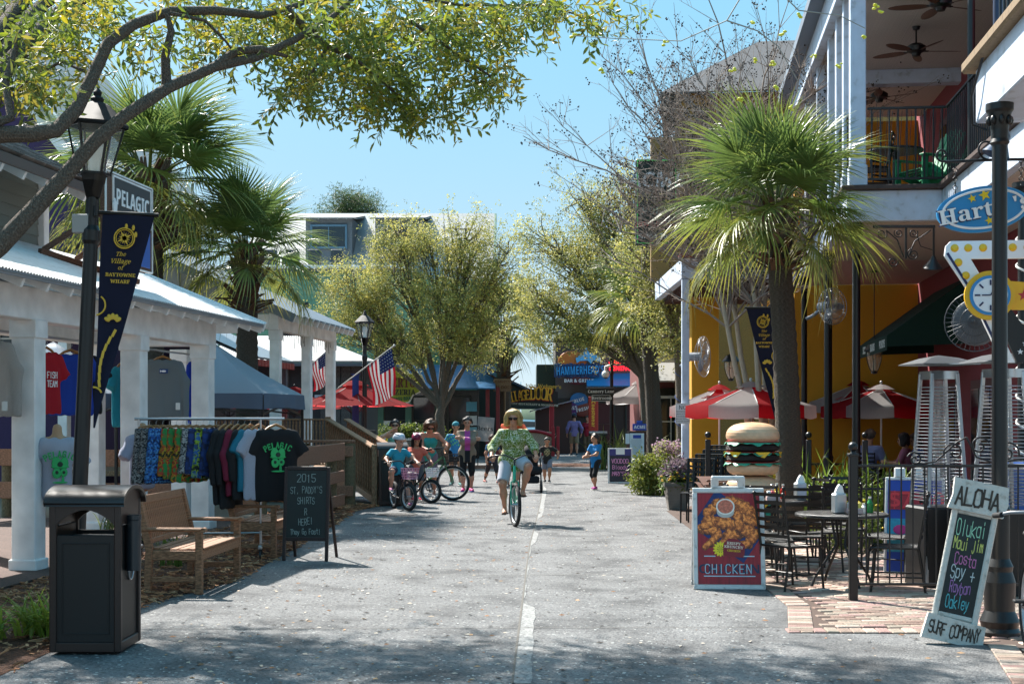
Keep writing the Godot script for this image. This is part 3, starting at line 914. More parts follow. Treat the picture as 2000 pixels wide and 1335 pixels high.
# tapering navy banner with gold print,hung from a rod; local x runs away from the pole
func banner(label: String,at: Vector3,turn: float,lean: float,drop: float,top_w: float,flip: float,tilt := 0.0) -> Node3D:
	var o := thing("banner",label,"banner",at,turn,"navy village banners")
	o.rotation.z = lean
	var m := mb()
	var rows := []
	for j in 25:
		var t := j/24.0
		var w := lerpf(top_w,0.02,pow(t,1.0))
		var row := []
		for i in 9:
			var u := i/8.0
			row.append(V(flip*(tilt*t + u*w),-drop*t,0.012*sin(u*3.0 + t*5.0) + 0.02*t*sin(t*9.0)))
		rows.append(row)
	m.sheet(rows if flip < 0 else rows)
	var back := mb()
	for row in rows:
		for i in 9: row[i] = row[i] - V(0,0,0.004)
	back.sheet(rows)
	var navy := cloth("navy banner cloth",H("12183a"),0.04)
	m.add(back)
	part(o,"cloth",m,navy)
	var gold := mat("gold print",H("d8b13a"),0.6)
	var rod := mb()
	rod.tube([V(-0.06*flip,0,0),V(flip*(top_w + 0.03),0,0)],0.016,8)
	rod.tube([V(-0.05*flip,-0.03,0),V(-0.05*flip,0.05,0)],0.022,8)
	part(o,"rod",rod,M_black())
	var c := mb()
	var k := top_w/0.44
	var cx := flip*(0.2*k + tilt*0.15)
	var z := 0.026
	c.ring(V(cx,-0.21*k,z),0.085*k,0.006,Basis.IDENTITY,28,5); c.ring(V(cx,-0.21*k,z),0.07*k,0.0035,Basis.IDENTITY,28,5)
	for i in 16:
		var a := TAU*i/16.0
		var l := 0.07*k if i % 4 == 0 else (0.05*k if i % 2 == 0 else 0.072*k)
		var wd := 0.016*k if i % 2 == 0 else 0.003
		var d := V(cos(a + 0.5),sin(a + 0.5),0)
		var s := V(-d.y,d.x,0)
		var q := V(cx,-0.21*k,z)
		c.tri(q + s*wd,q + d*l,q - s*wd)
	for i in 3:
		var a := 0.9 + (i - 1)*0.55
		c.ball(V(cx,-0.21*k,z) + V(cos(a),sin(a),0)*(0.115 if i == 1 else 0.1)*k,0.017*k,6,V(0.8,1.5,0.15))
	part(o,"compass_rose",c,gold)
	var tx := 0.0
	for q in [["The",0.034,-0.345,"Droid Serif",false],["Village",0.038,-0.405,"Droid Serif",false],["of",0.034,-0.46,"Droid Serif",false],["BAYTOWNE",0.03,-0.52,"Droid Serif",true],["WHARF",0.03,-0.575,"Droid Serif",true]]:
		var xf := Transform3D(Basis.IDENTITY,V(flip*0.18*k,q[2]*k,0.026))
		if not q[4]: xf.basis = Basis(V(1,0,0),V(0.3,1,0),V(0,0,1))
		letters(o,"lettering",q[0],q[1]*k,xf,gold,q[3],q[4],0.004)
	var orn := mb()
	var y0 := -drop*0.54
	for i in 9:
		var t := i/8.0
		var ww := lerpf(top_w,0.02,0.5 + t*0.3)
		if i > 0:
			orn.bar(V(flip*(tilt*(0.5 + t*0.3) + ww*(0.75 - 0.45*sin(t*2.4))),y0 - t*drop*0.27,0.024),V(flip*(tilt*(0.46 + t*0.3) + ww*(0.75 - 0.45*sin((t - 0.125)*2.4))),y0 - (t - 0.125)*drop*0.27,0.024),0.022*k,0.005,V(0,0,1))
	for i in 5:
		var a := 0.6 + i*0.5
		orn.ball(V(flip*(tilt*0.48 + top_w*0.3),-drop*0.51,0.022) + V(cos(a),sin(a),0)*0.055*k,0.022*k,6,V(0.9,1.3,0.15),Basis(V(0,0,1),a - PI/2))
	orn.ring(V(flip*(tilt*0.4 - 0.02),-drop*0.43,0.022),0.085*k,0.007,Basis.IDENTITY,12,5,-1.4 if flip > 0 else 1.9,1.0 if flip > 0 else 4.4)
	orn.ring(V(flip*(tilt*0.42 + 0.0),-drop*0.85,0.022),0.07*k,0.008,Basis.IDENTITY,10,5,0.4,1.7)
	part(o,"scroll_print",orn,gold)
	return o
func bench(label: String,at: Vector3,turn: float,len: float) -> Node3D:
	var o := thing("bench",label,"bench",at,turn,"slatted wooden benches")
	var w := M_teak()
	for s in [-1.0,1.0]:
		var x: float = s*(len/2 - 0.035)
		var f := mb(); f.cbox(V(x,0.3,0.24),V(0.065,0.6,0.065),0.006); part(o,"front_leg",f,w)
		var b := mb(); b.cbar(V(x,0,-0.26),V(x,0.45,-0.24),0.065,0.07); b.cbar(V(x,0.43,-0.24),V(x,0.93,-0.36),0.065,0.07); part(o,"back_leg",b,w)
		var a := mb()
		a.cbox(V(x,0.615,-0.02),V(0.085,0.035,0.6),0.012); a.tube([V(x - 0.042,0.612,0.285),V(x + 0.042,0.612,0.285)],0.024,10)
		part(o,"armrest",a,w)
		var r := mb(); r.cbox(V(x,0.37,0),V(0.04,0.09,0.44),0.005); part(o,"side_rail",r,w)
		var st := mb(); st.cbox(V(x,0.14,0),V(0.035,0.05,0.46),0.005); part(o,"stretcher",st,w)
	var fr := mb(); fr.cbox(V(0,0.37,0.25),V(len - 0.13,0.09,0.035),0.005); part(o,"front_rail",fr,w)
	for i in 6:
		var s := mb(); s.cbox(V(0,0.43 - 0.012*sin(i/5.0*PI),0.245 - i*0.088),V(len - 0.1,0.022,0.074),0.005); part(o,"seat_slat",s,w)
	var up := V(0,0.5,-0.12).normalized()
	var t0 := V(0,0.89,-0.35)
	var tr := mb(); tr.cbar(t0 - V(len/2 - 0.06,0,0),t0 + V(len/2 - 0.06,0,0),0.03,0.085,0.006,up); part(o,"top_rail",tr,w)
	var b0 := V(0,0.5,-0.255)
	var br := mb(); br.cbar(b0 - V(len/2 - 0.06,0,0),b0 + V(len/2 - 0.06,0,0),0.03,0.05,0.006,up); part(o,"lower_rail",br,w)
	var n := int(len/0.062)
	var sl := mb(); sl.cbar(V(0,0.5,-0.256),V(0,0.87,-0.343),0.036,0.014,0.003)
	var sm := sl.mesh()
	for i in n:
		part(o,"back_slat",sm,w,Transform3D(Basis.IDENTITY,V(-len/2 + 0.08 + (len - 0.16)*(i + 0.5)/n,0,0)))
	return o
func litter_bin(label: String,at: Vector3,turn: float,ash := true) -> Node3D:
	var o := thing("litter_bin",label,"trash can",at,turn,"dark brown litter bins with vaulted lids")
	var br := mat("bin brown",H("3a241c"),0.42,"grain",V(2,2,2))
	var bk := mat("bin black",H("130e0c"),0.5,"grain",V(2,2,2))
	var w := 0.255
	var d := 0.28
	for sx in [-1.0,1.0]:
		for sz in [-1.0,1.0]:
			var p := mb(); p.cbox(V(sx*(w - 0.025),0.555,sz*(d - 0.025)),V(0.05,1.07,0.05),0.008); part(o,"corner_post",p,br)
	for sz in [-1.0,1.0]:
		var f := mb(); f.cbox(V(0,0.47,sz*(d - 0.028)),V(0.415,0.76,0.022),0.004); var door := part(o,"door_panel",f,bk)
		var r := mb()
		for q in [[-0.165,0.47,0.01,0.64],[0.165,0.47,0.01,0.64]]: r.cbox(V(q[0],q[1],sz*(d - 0.015)),V(q[2],q[3],0.008),0.002)
		for q in [0.15,0.79]: r.cbox(V(0,q,sz*(d - 0.015)),V(0.34,0.01,0.008),0.002)
		part(door,"moulding",r,bk)
		var b := mb(); b.cbox(V(0,0.055,sz*(d - 0.025)),V(0.42,0.07,0.04),0.006); part(o,"bottom_rail",b,br)
		var poly := PackedVector2Array([Vector2(-0.21,1.08),Vector2(0.21,1.08),Vector2(0.21,0.92)])
		for i in 9: poly.append(Vector2(0.17 - i*0.0425,0.96 + 0.07*sin(i/8.0*PI)))
		poly.append(Vector2(-0.21,0.92))
		var h := mb(); h.prism(poly,0.03,Transform3D(Basis.IDENTITY,V(0,0,sz*(d - 0.02)))); part(o,"opening_arch",h,br)
	for sx in [-1.0,1.0]:
		var s := mb(); s.cbox(V(sx*(w - 0.03),0.5,0),V(0.02,0.82,0.47),0.004); part(o,"side_panel",s,bk)
		var arch := PackedVector2Array([Vector2(-0.27,0.92),Vector2(0.27,0.92)])
		for i in 11: arch.append(Vector2(0.275*cos(i/10.0*PI),1.08 + 0.1*sin(i/10.0*PI)))
		var e := mb(); e.prism(arch,0.03,Transform3D(yaw(PI/2),V(sx*(w - 0.02),0,0))); part(o,"side_arch",e,br)
		var b := mb(); b.cbox(V(sx*(w - 0.025),0.055,0),V(0.04,0.07,0.46),0.006); part(o,"bottom_rail",b,br)
	var inner := mb(); inner.box(V(0,0.44,0),V(0.42,0.76,0.46)); part(o,"liner",inner,mat("bin liner",H("0c0c0e"),0.4))
	var lid := mb()
	var rows := []
	for i in 15:
		var a := i/14.0*PI
		rows.append([V(-w - 0.03,1.08 + 0.115*sin(a),-0.31*cos(a)*-1.0),V(w + 0.03,1.08 + 0.115*sin(a),-0.31*cos(a)*-1.0)])
	lid.sheet(rows)
	var rows2 := []
	for r in rows: rows2.append([r[0]*V(1,1,0.97) - V(0,0.025,0),r[1]*V(1,1,0.97) - V(0,0.025,0)])
	lid.sheet(rows2)
	for i in 14:
		for e in 2: lid.quad(rows[i][e],rows[i + 1][e],rows2[i + 1][e],rows2[i][e])
	part(o,"lid",lid,mat("bin lid",H("3a2c27"),0.3,"grain",V(2,2,2)))
	if ash:
		var u := mb(); u.lathe([[0.0,0.6],[0.055,0.6],[0.055,0.96],[0.058,0.97],[0.058,1.0],[0.0,1.0]],V(w + 0.03,-0.02,0.05),14); part(o,"ash_tube",u,mat("ash tube",H("23262a"),0.35))
		var e := mb(); e.ring(V(w - 0.008,0.6,-0.02),0.075,0.008,Basis(V(0,0,1),V(0,1.25,0),V(1,0,0)),24,5); part(o,"oval_frame",e,M_steel())
		var k := mb(); k.ball(V(w - 0.019,0.6,-0.02),0.073,18,V(0.05,1.25,1)); part(o,"oval_mesh",k,mat("perforated steel",H("9a9a98"),0.5,"stone",V(30,30,30),"stonebump",0.4))
	return o
# two leaning boards; local +z is the front
func a_board(o: Node3D,w: float,h: float,frame: Material,face: Material,border: float,spread: float,back := true) -> Transform3D:
	var lean := atan2(spread,h)
	var X := Transform3D(Basis(Vector3.RIGHT,-lean),V(0,0,spread))
	for s in ([1.0,-1.0] if back else [1.0]):
		var xf: Transform3D = X if s > 0 else Transform3D(yaw(PI),Vector3.ZERO)*X
		var fr := mb()
		for q in [[0.0,border/2,w,border],[0.0,h - border/2,w,border]]: fr.cbox(V(q[0],q[1],0),V(q[2],q[3],0.03),0.006)
		for q in [-1.0,1.0]: fr.cbox(V(q*(w - border)/2,h/2,0),V(border,h - border*2,0.03),0.006)
		part(o,"board_frame",fr,frame,xf)
		var fb := mb(); fb.box(V(0,h/2,-0.002),V(w - border*1.9,h - border*1.9,0.016)); part(o,"board_panel",fb,face,xf)
	return X
func wheel(parent: Node3D,at: Vector3,r: float,fat: float,steer: float,tyre: Material,rim: Material) -> Node3D:
	var B := yaw(steer)*Basis(V(0,0,1),V(0,1,0),V(-1,0,0))
	var t := mb(); t.ring(Vector3.ZERO,r - fat,fat,Basis.IDENTITY,44,10)
	var o := part(parent,"wheel",t,tyre,Transform3D(B,at))
	var rm := mb(); rm.ring(Vector3.ZERO,r - fat*2.1,fat*0.5,Basis.IDENTITY,40,8); part(o,"rim",rm,rim)
	var sp := mb()
	for k in 28:
		var a := TAU*k/28.0
		var b := a + (0.5 if k % 2 else -0.5)
		sp.tube([V(cos(b)*0.02,sin(b)*0.02,0.03 if k % 4 < 2 else -0.03),V(cos(a),sin(a),0)*(r - fat*2.2)],0.0016,4,false)
	part(o,"spokes",sp,M_steel()).set_meta("kind","stuff")
	var hb := mb(); hb.tube([V(0,0,-0.05),V(0,0,0.05)],0.022,10); part(o,"hub",hb,M_steel())
	return o
# bicycle heading local +z,back wheel contact behind the origin,front wheel contact at +z
func bicycle(label: String,at: Vector3,turn: float,r: float,col: Color,steer: float,opt: Dictionary) -> Node3D:
	var o := thing("bicycle",label,"bicycle",at,turn)
	var fat: float = opt.get("fat",0.027)
	var base: float = opt.get("base",1.1)*(r/0.33) ** 0.75
	var ty := mat("bike tyre",H("1d1d1f"),0.8); var rimm := mat("rim " + str(opt.get("rim","b8babd")),H(opt.get("rim","b8babd")),0.3,"",Vector3.ONE,"",0.0,0.6)
	var paint := mat("bike " + col.to_html(),col,0.28)
	var ax := V(0,r,base/2)
	var rx := V(0,r,-base/2)
	wheel(o,ax,r,fat,steer,ty,rimm)
	wheel(o,rx,r,fat,0.0,ty,rimm)
	var hh: float = opt.get("bars",1.03)
	var head := V(0,hh - 0.14,base/2 - 0.22*hh)
	var crown := ax + (head - ax).normalized()*(r + 0.07)
	var seat: float = opt.get("seat",0.86)
	var bb := V(0,r - 0.04,-base*0.08)
	var st := V(0,seat - 0.06,-base*0.08 - (seat - r)*0.36)
	var fr := mb()
	var hl := crown.lerp(head,0.15)
	var hu := crown.lerp(head,0.9)
	fr.tube([hl,hl.lerp(bb,0.5) - V(0,0.05,0),bb],0.019,10); fr.tube([hu,hu.lerp(bb.lerp(st,0.45),0.5) - V(0,0.04,0),bb.lerp(st,0.45)],0.017,10); fr.tube([bb,bb.lerp(st,0.85)],0.016,10)
	for s in [-1.0,1.0]:
		fr.tube([bb + V(s*0.02,0,0),rx + V(s*0.055,0,0)],0.011,8); fr.tube([bb.lerp(st,0.5) + V(s*0.015,0,0),rx + V(s*0.055,0,0)],0.01,8)
	fr.tube([crown,head],0.022,10)
	part(o,"frame",fr,paint)
	var sb := yaw(steer)
	var fk := mb()
	for s in [-1.0,1.0]: fk.tube([crown + sb*V(0,0.0,0),crown + sb*V(s*0.058,-0.04,0.0),ax + sb*V(s*0.058,0.1,-0.02),ax + sb*V(s*0.058,0,0)],0.012,8)
	part(o,"fork",fk,paint)
	var stem := head + V(0,0.1,-0.02)
	var hbm := mb()
	var wd: float = opt.get("width",0.33)
	hbm.tube([head,stem],0.014,8)
	for s in [-1.0,1.0]: hbm.tube([stem,stem + sb*V(s*wd*0.45,0.07,0.05),stem + sb*V(s*wd*0.85,0.06,-0.06),stem + sb*V(s*wd,0.03,-0.2)],0.012,8)
	part(o,"handlebar",hbm,mat("bar " + str(opt.get("bar","2a2a2c")),H(opt.get("bar","2a2a2c")),0.3))
	for s in [-1.0,1.0]:
		var g := mb(); g.tube([stem + sb*V(s*wd*0.96,0.04,-0.12),stem + sb*V(s*wd*1.01,0.028,-0.23)],0.019,10); part(o,"grip",g,mat("bike grip",H("17171a"),0.8))
	var sd := mb()
	sd.ball(st + V(0,0.075,-0.03),0.1,14,V(1.0,0.35,1.05)); sd.ball(st + V(0,0.07,0.09),0.06,10,V(0.6,0.45,1.5)); sd.tube([bb.lerp(st,0.7),st + V(0,0.05,0)],0.013,8)
	part(o,"saddle",sd,mat("saddle",H("1c1a1a"),0.6))
	var ck := mb()
	ck.ring(bb + V(0.05,0,0),0.075,0.008,Basis(V(0,0,1),V(0,1,0),V(-1,0,0)),24,6)
	var ca: float = opt.get("crank",0.6)
	for s in [-1.0,1.0]:
		var pd := bb + V(s*0.075,-s*cos(ca)*0.15,s*sin(ca)*0.15)
		ck.bar(bb + V(s*0.075,0,0),pd,0.014,0.022)
		var pm := mb(); pm.cbox(pd + V(s*0.06,0,0),V(0.1,0.022,0.08),0.006); part(o,"pedal",pm,mat("pedal",H("202022"),0.6))
	part(o,"crank",ck,M_steel())
	if opt.has("guard"):
		var cg := mb(); cg.cbar(bb + V(0.065,0.03,0.08),rx + V(0.065,0.03,0),0.012,0.1,0.005); part(o,"chain_guard",cg,paint)
	if opt.has("basket"):
		var bk := mb()
		var c := stem + sb*V(0,-0.06,0.17)
		var bs: float = opt.get("basketsize",0.3)
		var h2 := bs*0.7
		for j in 5:
			var f := 0.8 + 0.05*j
			var y := -h2 + j*h2/4.0
			var q := [V(-bs/2,0,-bs*0.38),V(bs/2,0,-bs*0.38),V(bs/2,0,bs*0.38),V(-bs/2,0,bs*0.38)]
			for i in 4: bk.bar(c + sb*(q[i]*f) + V(0,y,0),c + sb*(q[(i + 1) % 4]*f) + V(0,y,0),0.007,0.007)
		for i in 22:
			var a := TAU*i/22.0
			var e := V(clampf(cos(a)*0.72,-0.5,0.5)*bs,0,clampf(sin(a)*0.6,-0.38,0.38)*bs)
			bk.bar(c + sb*(e*0.8) - V(0,h2,0),c + sb*e,0.006,0.006)
		bk.box(c - V(0,h2,0),V(bs*0.8,0.008,bs*0.6),sb)
		part(o,"basket",bk,mat("basket " + str(opt.basket),H(opt.basket),0.6))
	return o
func patio_chair(label: String,at: Vector3,turn: float) -> Node3D:
	var m := mat("chair metal",H("15120f"),0.4,"grain",V(3,3,3))
	var o := thing("patio_chair",label,"chair",at,turn,"black slat back patio chairs")
	for s in [-1.0,1.0]:
		var u := mb(); u.tube([V(s*0.2,0,-0.27),V(s*0.2,0.43,-0.2),V(s*0.2,0.94,-0.29)],0.0125,8); u.ball(V(s*0.2,0.945,-0.29),0.02,8); u.lathe([[0.02,0],[0.02,0.015],[0.012,0.02]],V(s*0.2,0,-0.27),8); part(o,"back_leg",u,m)
		var f := mb(); f.tube([V(s*0.21,0,0.24),V(s*0.2,0.43,0.2)],0.0125,8); part(o,"front_leg",f,m)
		var st := mb(); st.tube([V(s*0.205,0.16,-0.245),V(s*0.205,0.16,0.225)],0.008,6); part(o,"stretcher",st,m)
	var cs := mb(); cs.tube([V(-0.205,0.16,0),V(0.205,0.16,0)],0.008,6); part(o,"stretcher",cs,m)
	for i in 6:
		var y := 0.52 + i*0.08
		var z := -0.2 - (y - 0.43)*0.176
		var rows := []
		for j in 2:
			var row := []
			for k in 7: row.append(V(-0.195 + k*0.065,y + j*0.034,z - 0.02*sin(k/6.0*PI) - j*0.006))
			rows.append(row)
		var sl := mb(); sl.sheet(rows)
		for row in rows:
			for k in 7: row[k] = row[k] - V(0,0,0.004)
		sl.sheet(rows)
		part(o,"back_slat",sl,m)
	var rows3 := []
	for j in 9:
		var row := []
		for k in 7: row.append(V(-0.215 + k*0.0717,0.44 - 0.018*sin(k/6.0*PI) - (0.03 if j == 0 else 0.0),0.235 - j*0.055))
		rows3.append(row)
	var se := mb(); se.sheet(rows3)
	part(o,"seat",se,mat("chair seat mesh",H("34312f"),0.4,"stone",V(40,40,40),"stonebump",0.3))
	var rim := mb()
	rim.tube([V(-0.215,0.435,-0.2),V(-0.215,0.435,0.22),V(-0.2,0.41,0.245),V(0.2,0.41,0.245),V(0.215,0.435,0.22),V(0.215,0.435,-0.2),V(-0.215,0.435,-0.2)],0.011,7)
	part(o,"seat_frame",rim,m)
	return o
func patio_table(label: String,at: Vector3,r: float) -> Node3D:
	var m := mat("chair metal",H("15120f"),0.4,"grain",V(3,3,3))
	var o := thing("patio_table",label,"table",at,0.3,"round black patio tables")
	var t := mb(); t.lathe([[0.0,0.7],[r - 0.02,0.7],[r,0.705],[r,0.725],[r - 0.01,0.732],[0.0,0.732]],Vector3.ZERO,36); part(o,"tabletop",t,mat("table mesh",H("3a3837"),0.3,"stone",V(30,30,30),"stonebump",0.2))
	for k in 4:
		var a := TAU*k/4.0
		var d := V(cos(a),0,sin(a))
		var l := mb(); l.tube([d*0.34 + V(0,0,0),d*0.3 + V(0,0.1,0),d*0.06 + V(0,0.42,0),d*0.12 + V(0,0.7,0)],0.014,8); part(o,"leg",l,m)
	return o
func parasol(label: String,at: Vector3,dia: float,rimh: float,toph: float,n: int,cols: Array,pole: Material,cat := "patio umbrella",val := 0.14,group := "") -> Node3D:
	var o := thing("parasol",label,"umbrella",at,0.2,group)
	var p := mb(); p.tube([V(0,0,0),V(0,toph + 0.06,0)],0.02,10); p.ball(V(0,toph + 0.08,0),0.03,8); part(o,"pole",p,pole)
	var b := mb(); b.lathe([[0.0,0],[0.24,0],[0.24,0.05],[0.05,0.1],[0.04,0.3],[0.0,0.3]],Vector3.ZERO,16); part(o,"base",b,M_black())
	var r := dia/2
	for k in n:
		var a := TAU*k/n
		var b2 := TAU*(k + 1)/n
		var da := V(cos(a),0,sin(a))
		var db := V(cos(b2),0,sin(b2))
		var rows := []
		for j in 7:
			var t := j/6.0
			var y := lerpf(toph,rimh,t) + 0.06*sin(t*PI)*-0.5
			var row := []
			for i in 7:
				var u := i/6.0
				var q := (da.lerp(db,u))*r*maxf(t,0.02)
				row.append(q + V(0,y - 0.03*t*sin(u*PI),0))
			rows.append(row)
		if val > 0:
			var row := []
			for i in 7:
				var u := i/6.0
				row.append(da.lerp(db,u)*r*1.005 + V(0,rimh - val - 0.03*sin(u*PI),0))
			rows.append(row)
		rows.reverse()
		var m := mb(); m.sheet(rows); part(o,"canopy_panel",m,cols[k % cols.size()])
		var rb := mb(); rb.bar(V(0,toph - 0.03,0),da*r*0.99 + V(0,rimh - 0.02,0),0.014,0.018); part(o,"rib",rb,pole)
		var sb := mb(); sb.bar(V(0,rimh - 0.25,0),da*r*0.5 + V(0,lerpf(toph,rimh,0.5) - 0.04,0),0.012,0.014); part(o,"stretcher",sb,pole)
	var v := mb()
	v.lathe([[r*0.24,toph - (toph - rimh)*0.17],[r*0.12,toph + 0.005],[0.0,toph + 0.05]],Vector3.ZERO,n,yaw(0.0),false)
	part(o,"vent_cap",v,cols[0])
	return o
# a shirt on its hanger; the hook is at the origin,it faces local +z
func hung_shirt(label: String,at: Vector3,turn: float,top: Material,len: float,sleeve: float,wide: float,group := "",hang := true) -> Node3D:
	var o := thing("hanging_shirt",label,"shirt",at,turn,group)
	var B := []
	var z := V(0,0,1)
	var hw := wide/2
	B.append(bn(V(-hw*0.62,-0.19,0),V(hw*0.62,-0.19,0),0.075,0.075,1.5,z))
	B.append(bn(V(-hw*0.35,-0.28,0),V(-hw*0.42,-len,0.01),hw*0.62,hw*0.62,3.2,z)); B.append(bn(V(hw*0.35,-0.28,0),V(hw*0.42,-len,-0.01),hw*0.62,hw*0.62,3.2,z))
	for s in [-1.0,1.0]:
		var a := V(s*hw*0.78,-0.2,0)
		var e := a + V(s*0.13,-0.2,0.01) if sleeve < 0.4 else a + V(s*0.1,-0.22,0.01)
		B.append(bn(a,e,0.075,0.08 if sleeve < 0.4 else 0.062,1.5,z,sleeve < 0.4))
		if sleeve >= 0.4: B.append(bn(e,e + V(s*0.0,-sleeve + 0.2,0.02),0.064,0.042,1.4,z,true))
	var m := mb()
	skin(m,B,0.02,60.0,[[V(0,-1,0),len + 0.05]],null,0.006)
	part(o,"shirt_cloth",m,top)
	if hang: hanger(o)
	return o
func hanger(o: Node3D) -> void:
	var h := mb(); h.tube([V(-0.2,-0.17,0),V(-0.08,-0.085,0),V(0,-0.055,0),V(0.08,-0.085,0),V(0.2,-0.17,0)],[0.012,0.016,0.017,0.016,0.012],8)
	var q := part(o,"hanger",h,mat("hanger wood",H("c08a4c"),0.45,"wood",V(20,20,20)))
	var k := mb(); k.tube([V(0,-0.055,0),V(0,-0.02,0),V(0.02,0.0,0),V(0,0.02,0),V(-0.018,0.005,0)],0.0025,5); part(q,"hook",k,M_steel())
func hung_shorts(label: String,at: Vector3,turn: float,top: Material,len: float) -> Node3D:
	var o := thing("hanging_shorts",label,"shorts",at,turn,"patterned shorts on the garment rack")
	var B := []
	var z := V(0,0,1)
	B.append(bn(V(-0.12,-0.15,0),V(0.12,-0.15,0),0.075,0.075,2.2,z))
	for s in [-1.0,1.0]: B.append(bn(V(s*0.1,-0.15,0),V(s*0.13,-len,0),0.1,0.125,2.6,z,true))
	var m := mb()
	skin(m,B,0.02,70.0,[[V(0,1,0),-0.1]],null,0.006)
	part(o,"shorts_cloth",m,top)
	var h := mb(); h.tube([V(-0.15,-0.09,0),V(0,-0.06,0),V(0.15,-0.09,0)],0.009,7)
	var q := part(o,"hanger",h,mat("hanger wood",H("c08a4c"),0.45,"wood",V(20,20,20)))
	var k := mb(); k.tube([V(0,-0.06,0),V(0,-0.02,0),V(0.02,0,0),V(0,0.02,0)],0.0025,5)
	for s in [-1.0,1.0]: k.box(V(s*0.12,-0.1,0),V(0.02,0.04,0.015))
	part(q,"hook",k,M_steel())
	return o
func print_tex(nm: String,base: Array,freq := 0.03,type := 0) -> StandardMaterial3D:
	if mats.has(nm): return mats[nm]
	var f := FastNoiseLite.new(); f.seed = mats.size(); f.frequency = freq; f.fractal_octaves = 2
	if type == 1: f.noise_type = FastNoiseLite.TYPE_CELLULAR; f.cellular_return_type = FastNoiseLite.RETURN_CELL_VALUE
	var g := Gradient.new(); g.interpolation_mode = Gradient.GRADIENT_INTERPOLATE_CONSTANT
	g.offsets = PackedFloat32Array([0.0]); g.colors = PackedColorArray([H(base[0])])
	for i in range(1,base.size()): g.add_point(0.22 + 0.56*i/base.size(),H(base[i]))
	var t := NoiseTexture2D.new(); t.width = 256; t.height = 256; t.seamless = true; t.noise = f; t.color_ramp = g
	var m := StandardMaterial3D.new(); m.resource_name = nm; m.albedo_texture = t; m.uv1_triplanar = true; m.uv1_scale = V(2.2,2.2,2.2); m.roughness = 0.85
	mats[nm] = m
	return m
func scroll(m: MB,o: Vector3,r: float,a0: float,turns: float,X: Vector3,Y: Vector3,w := 0.008) -> void:
	var pts := []
	var n := int(absf(turns)*18) + 4
	for i in n + 1:
		var t := float(i)/n
		var a := a0 + turns*TAU*t
		pts.append(o + (X*cos(a) + Y*sin(a))*r*(1.0 - 0.85*t))
	m.tube(pts,w,6)
# ---------------------------------------------------------------- buildings
func boards(o: Node,nm: String,a: Vector3,dir: Vector3,len: float,out: Vector3,y0: float,y1: float,step: float,m: Material) -> void:
	var n := int(round((y1 - y0)/step))
	var st := (y1 - y0)/n
	var b := mb()
	var p := dir*len
	var i0 := V(0,0,0)
	b.quad(i0 + out*0.022,V(0,st,0) + out*0.006,p + V(0,st,0) + out*0.006,p + out*0.022) if dir.cross(Vector3.UP).dot(out) > 0 else b.quad(p + out*0.022,p + V(0,st,0) + out*0.006,V(0,st,0) + out*0.006,i0 + out*0.022)
	b.quad(i0,i0 + out*0.022,p + out*0.022,p)
	b.quad(p,p + V(0,st,0),V(0,st,0) + out*0.006,i0 + out*0.022)
	var me := b.mesh()
	for i in n: part(o,nm,me,m,Transform3D(Basis.IDENTITY,a + V(0,st*i,0)))
func column_white(o: Node,x: float,z: float,y0: float,y1: float,w: float) -> void:
	var c := mb(); c.cbox(V(x,(y0 + y1)/2,z),V(w,y1 - y0,w),0.01)
	var k := part(o,"column",c,M_white())
	var b := mb(); b.cbox(V(x,y0 + 0.07,z),V(w + 0.05,0.14,w + 0.05),0.012); part(k,"column_base",b,M_white())
	var t := mb(); t.cbox(V(x,y1 - 0.1,z),V(w + 0.035,0.2,w + 0.035),0.008); part(k,"capital",t,M_white())
func iron_column(o: Node,x: float,z: float,h: float,r: float,y0 := 0.0) -> void:
	var c := mb()
	c.lathe([[r*2.6,0],[r*2.6,0.04],[r*2.3,0.07],[r*2.5,0.12],[r*1.9,0.2],[r*2.0,0.42],[r*1.6,0.5],[r*1.7,0.54],[r*1.25,0.6],[r*1.25,0.95],[r*1.4,0.98],[r*1.05,1.02],[r,1.05],[r*0.95,h - 0.3]],V(x,y0,z),18)
	var k := part(o,"iron_column",c,M_black())
	var t := mb()
	t.lathe([[r*0.95,h - 0.32],[r*1.25,h - 0.3],[r*1.05,h - 0.27],[r*1.1,h - 0.2],[r*1.5,h - 0.07],[r*1.75,h - 0.05],[r*1.75,h],[0,h]],V(x,y0,z),18)
	for i in 8:
		var a := TAU*i/8.0
		t.ball(V(x + cos(a)*r*1.35,y0 + h - 0.13,z + sin(a)*r*1.35),r*0.42,6,V(1,1.6,1))
	part(k,"capital",t,M_black())
func rail(o: Node,nm: String,a: Vector3,b: Vector3,h: float,n: int,m: Material,w := 0.018,capw := 0.045) -> void:
	var r := mb(); r.cbar(a + V(0,h,0),b + V(0,h,0),capw,0.035,0.005); r.bar(a + V(0,0.1,0),b + V(0,0.1,0),0.03,0.03)
	part(o,nm + "_rail",r,m)
	var s := mb(); s.box(V(0,(h + 0.1)/2,0),V(w,h - 0.12,w)); var sm := s.mesh()
	for i in n: part(o,nm + "_baluster",sm,m,Transform3D(yaw(atan2(b.x - a.x,b.z - a.z)),a.lerp(b,(i + 0.5)/n)))
func corrugated(m: MB,a: Vector3,b: Vector3,c: Vector3,d: Vector3,pitch: float,amp: float) -> void:
	# a-b along the eave,c above b,d above a
	var n := int(a.distance_to(b)/pitch*4.0)
	var up := (b - a).cross(d - a).normalized()
	if up.y < 0: up = -up
	var r0 := []
	var r1 := []
	for i in n + 1:
		var t := float(i)/n
		var q := up*amp*sin(i*PI/2.0)
		r0.append(a.lerp(b,t) + q); r1.append(d.lerp(c,t) + q)
	m.sheet([r0,r1])
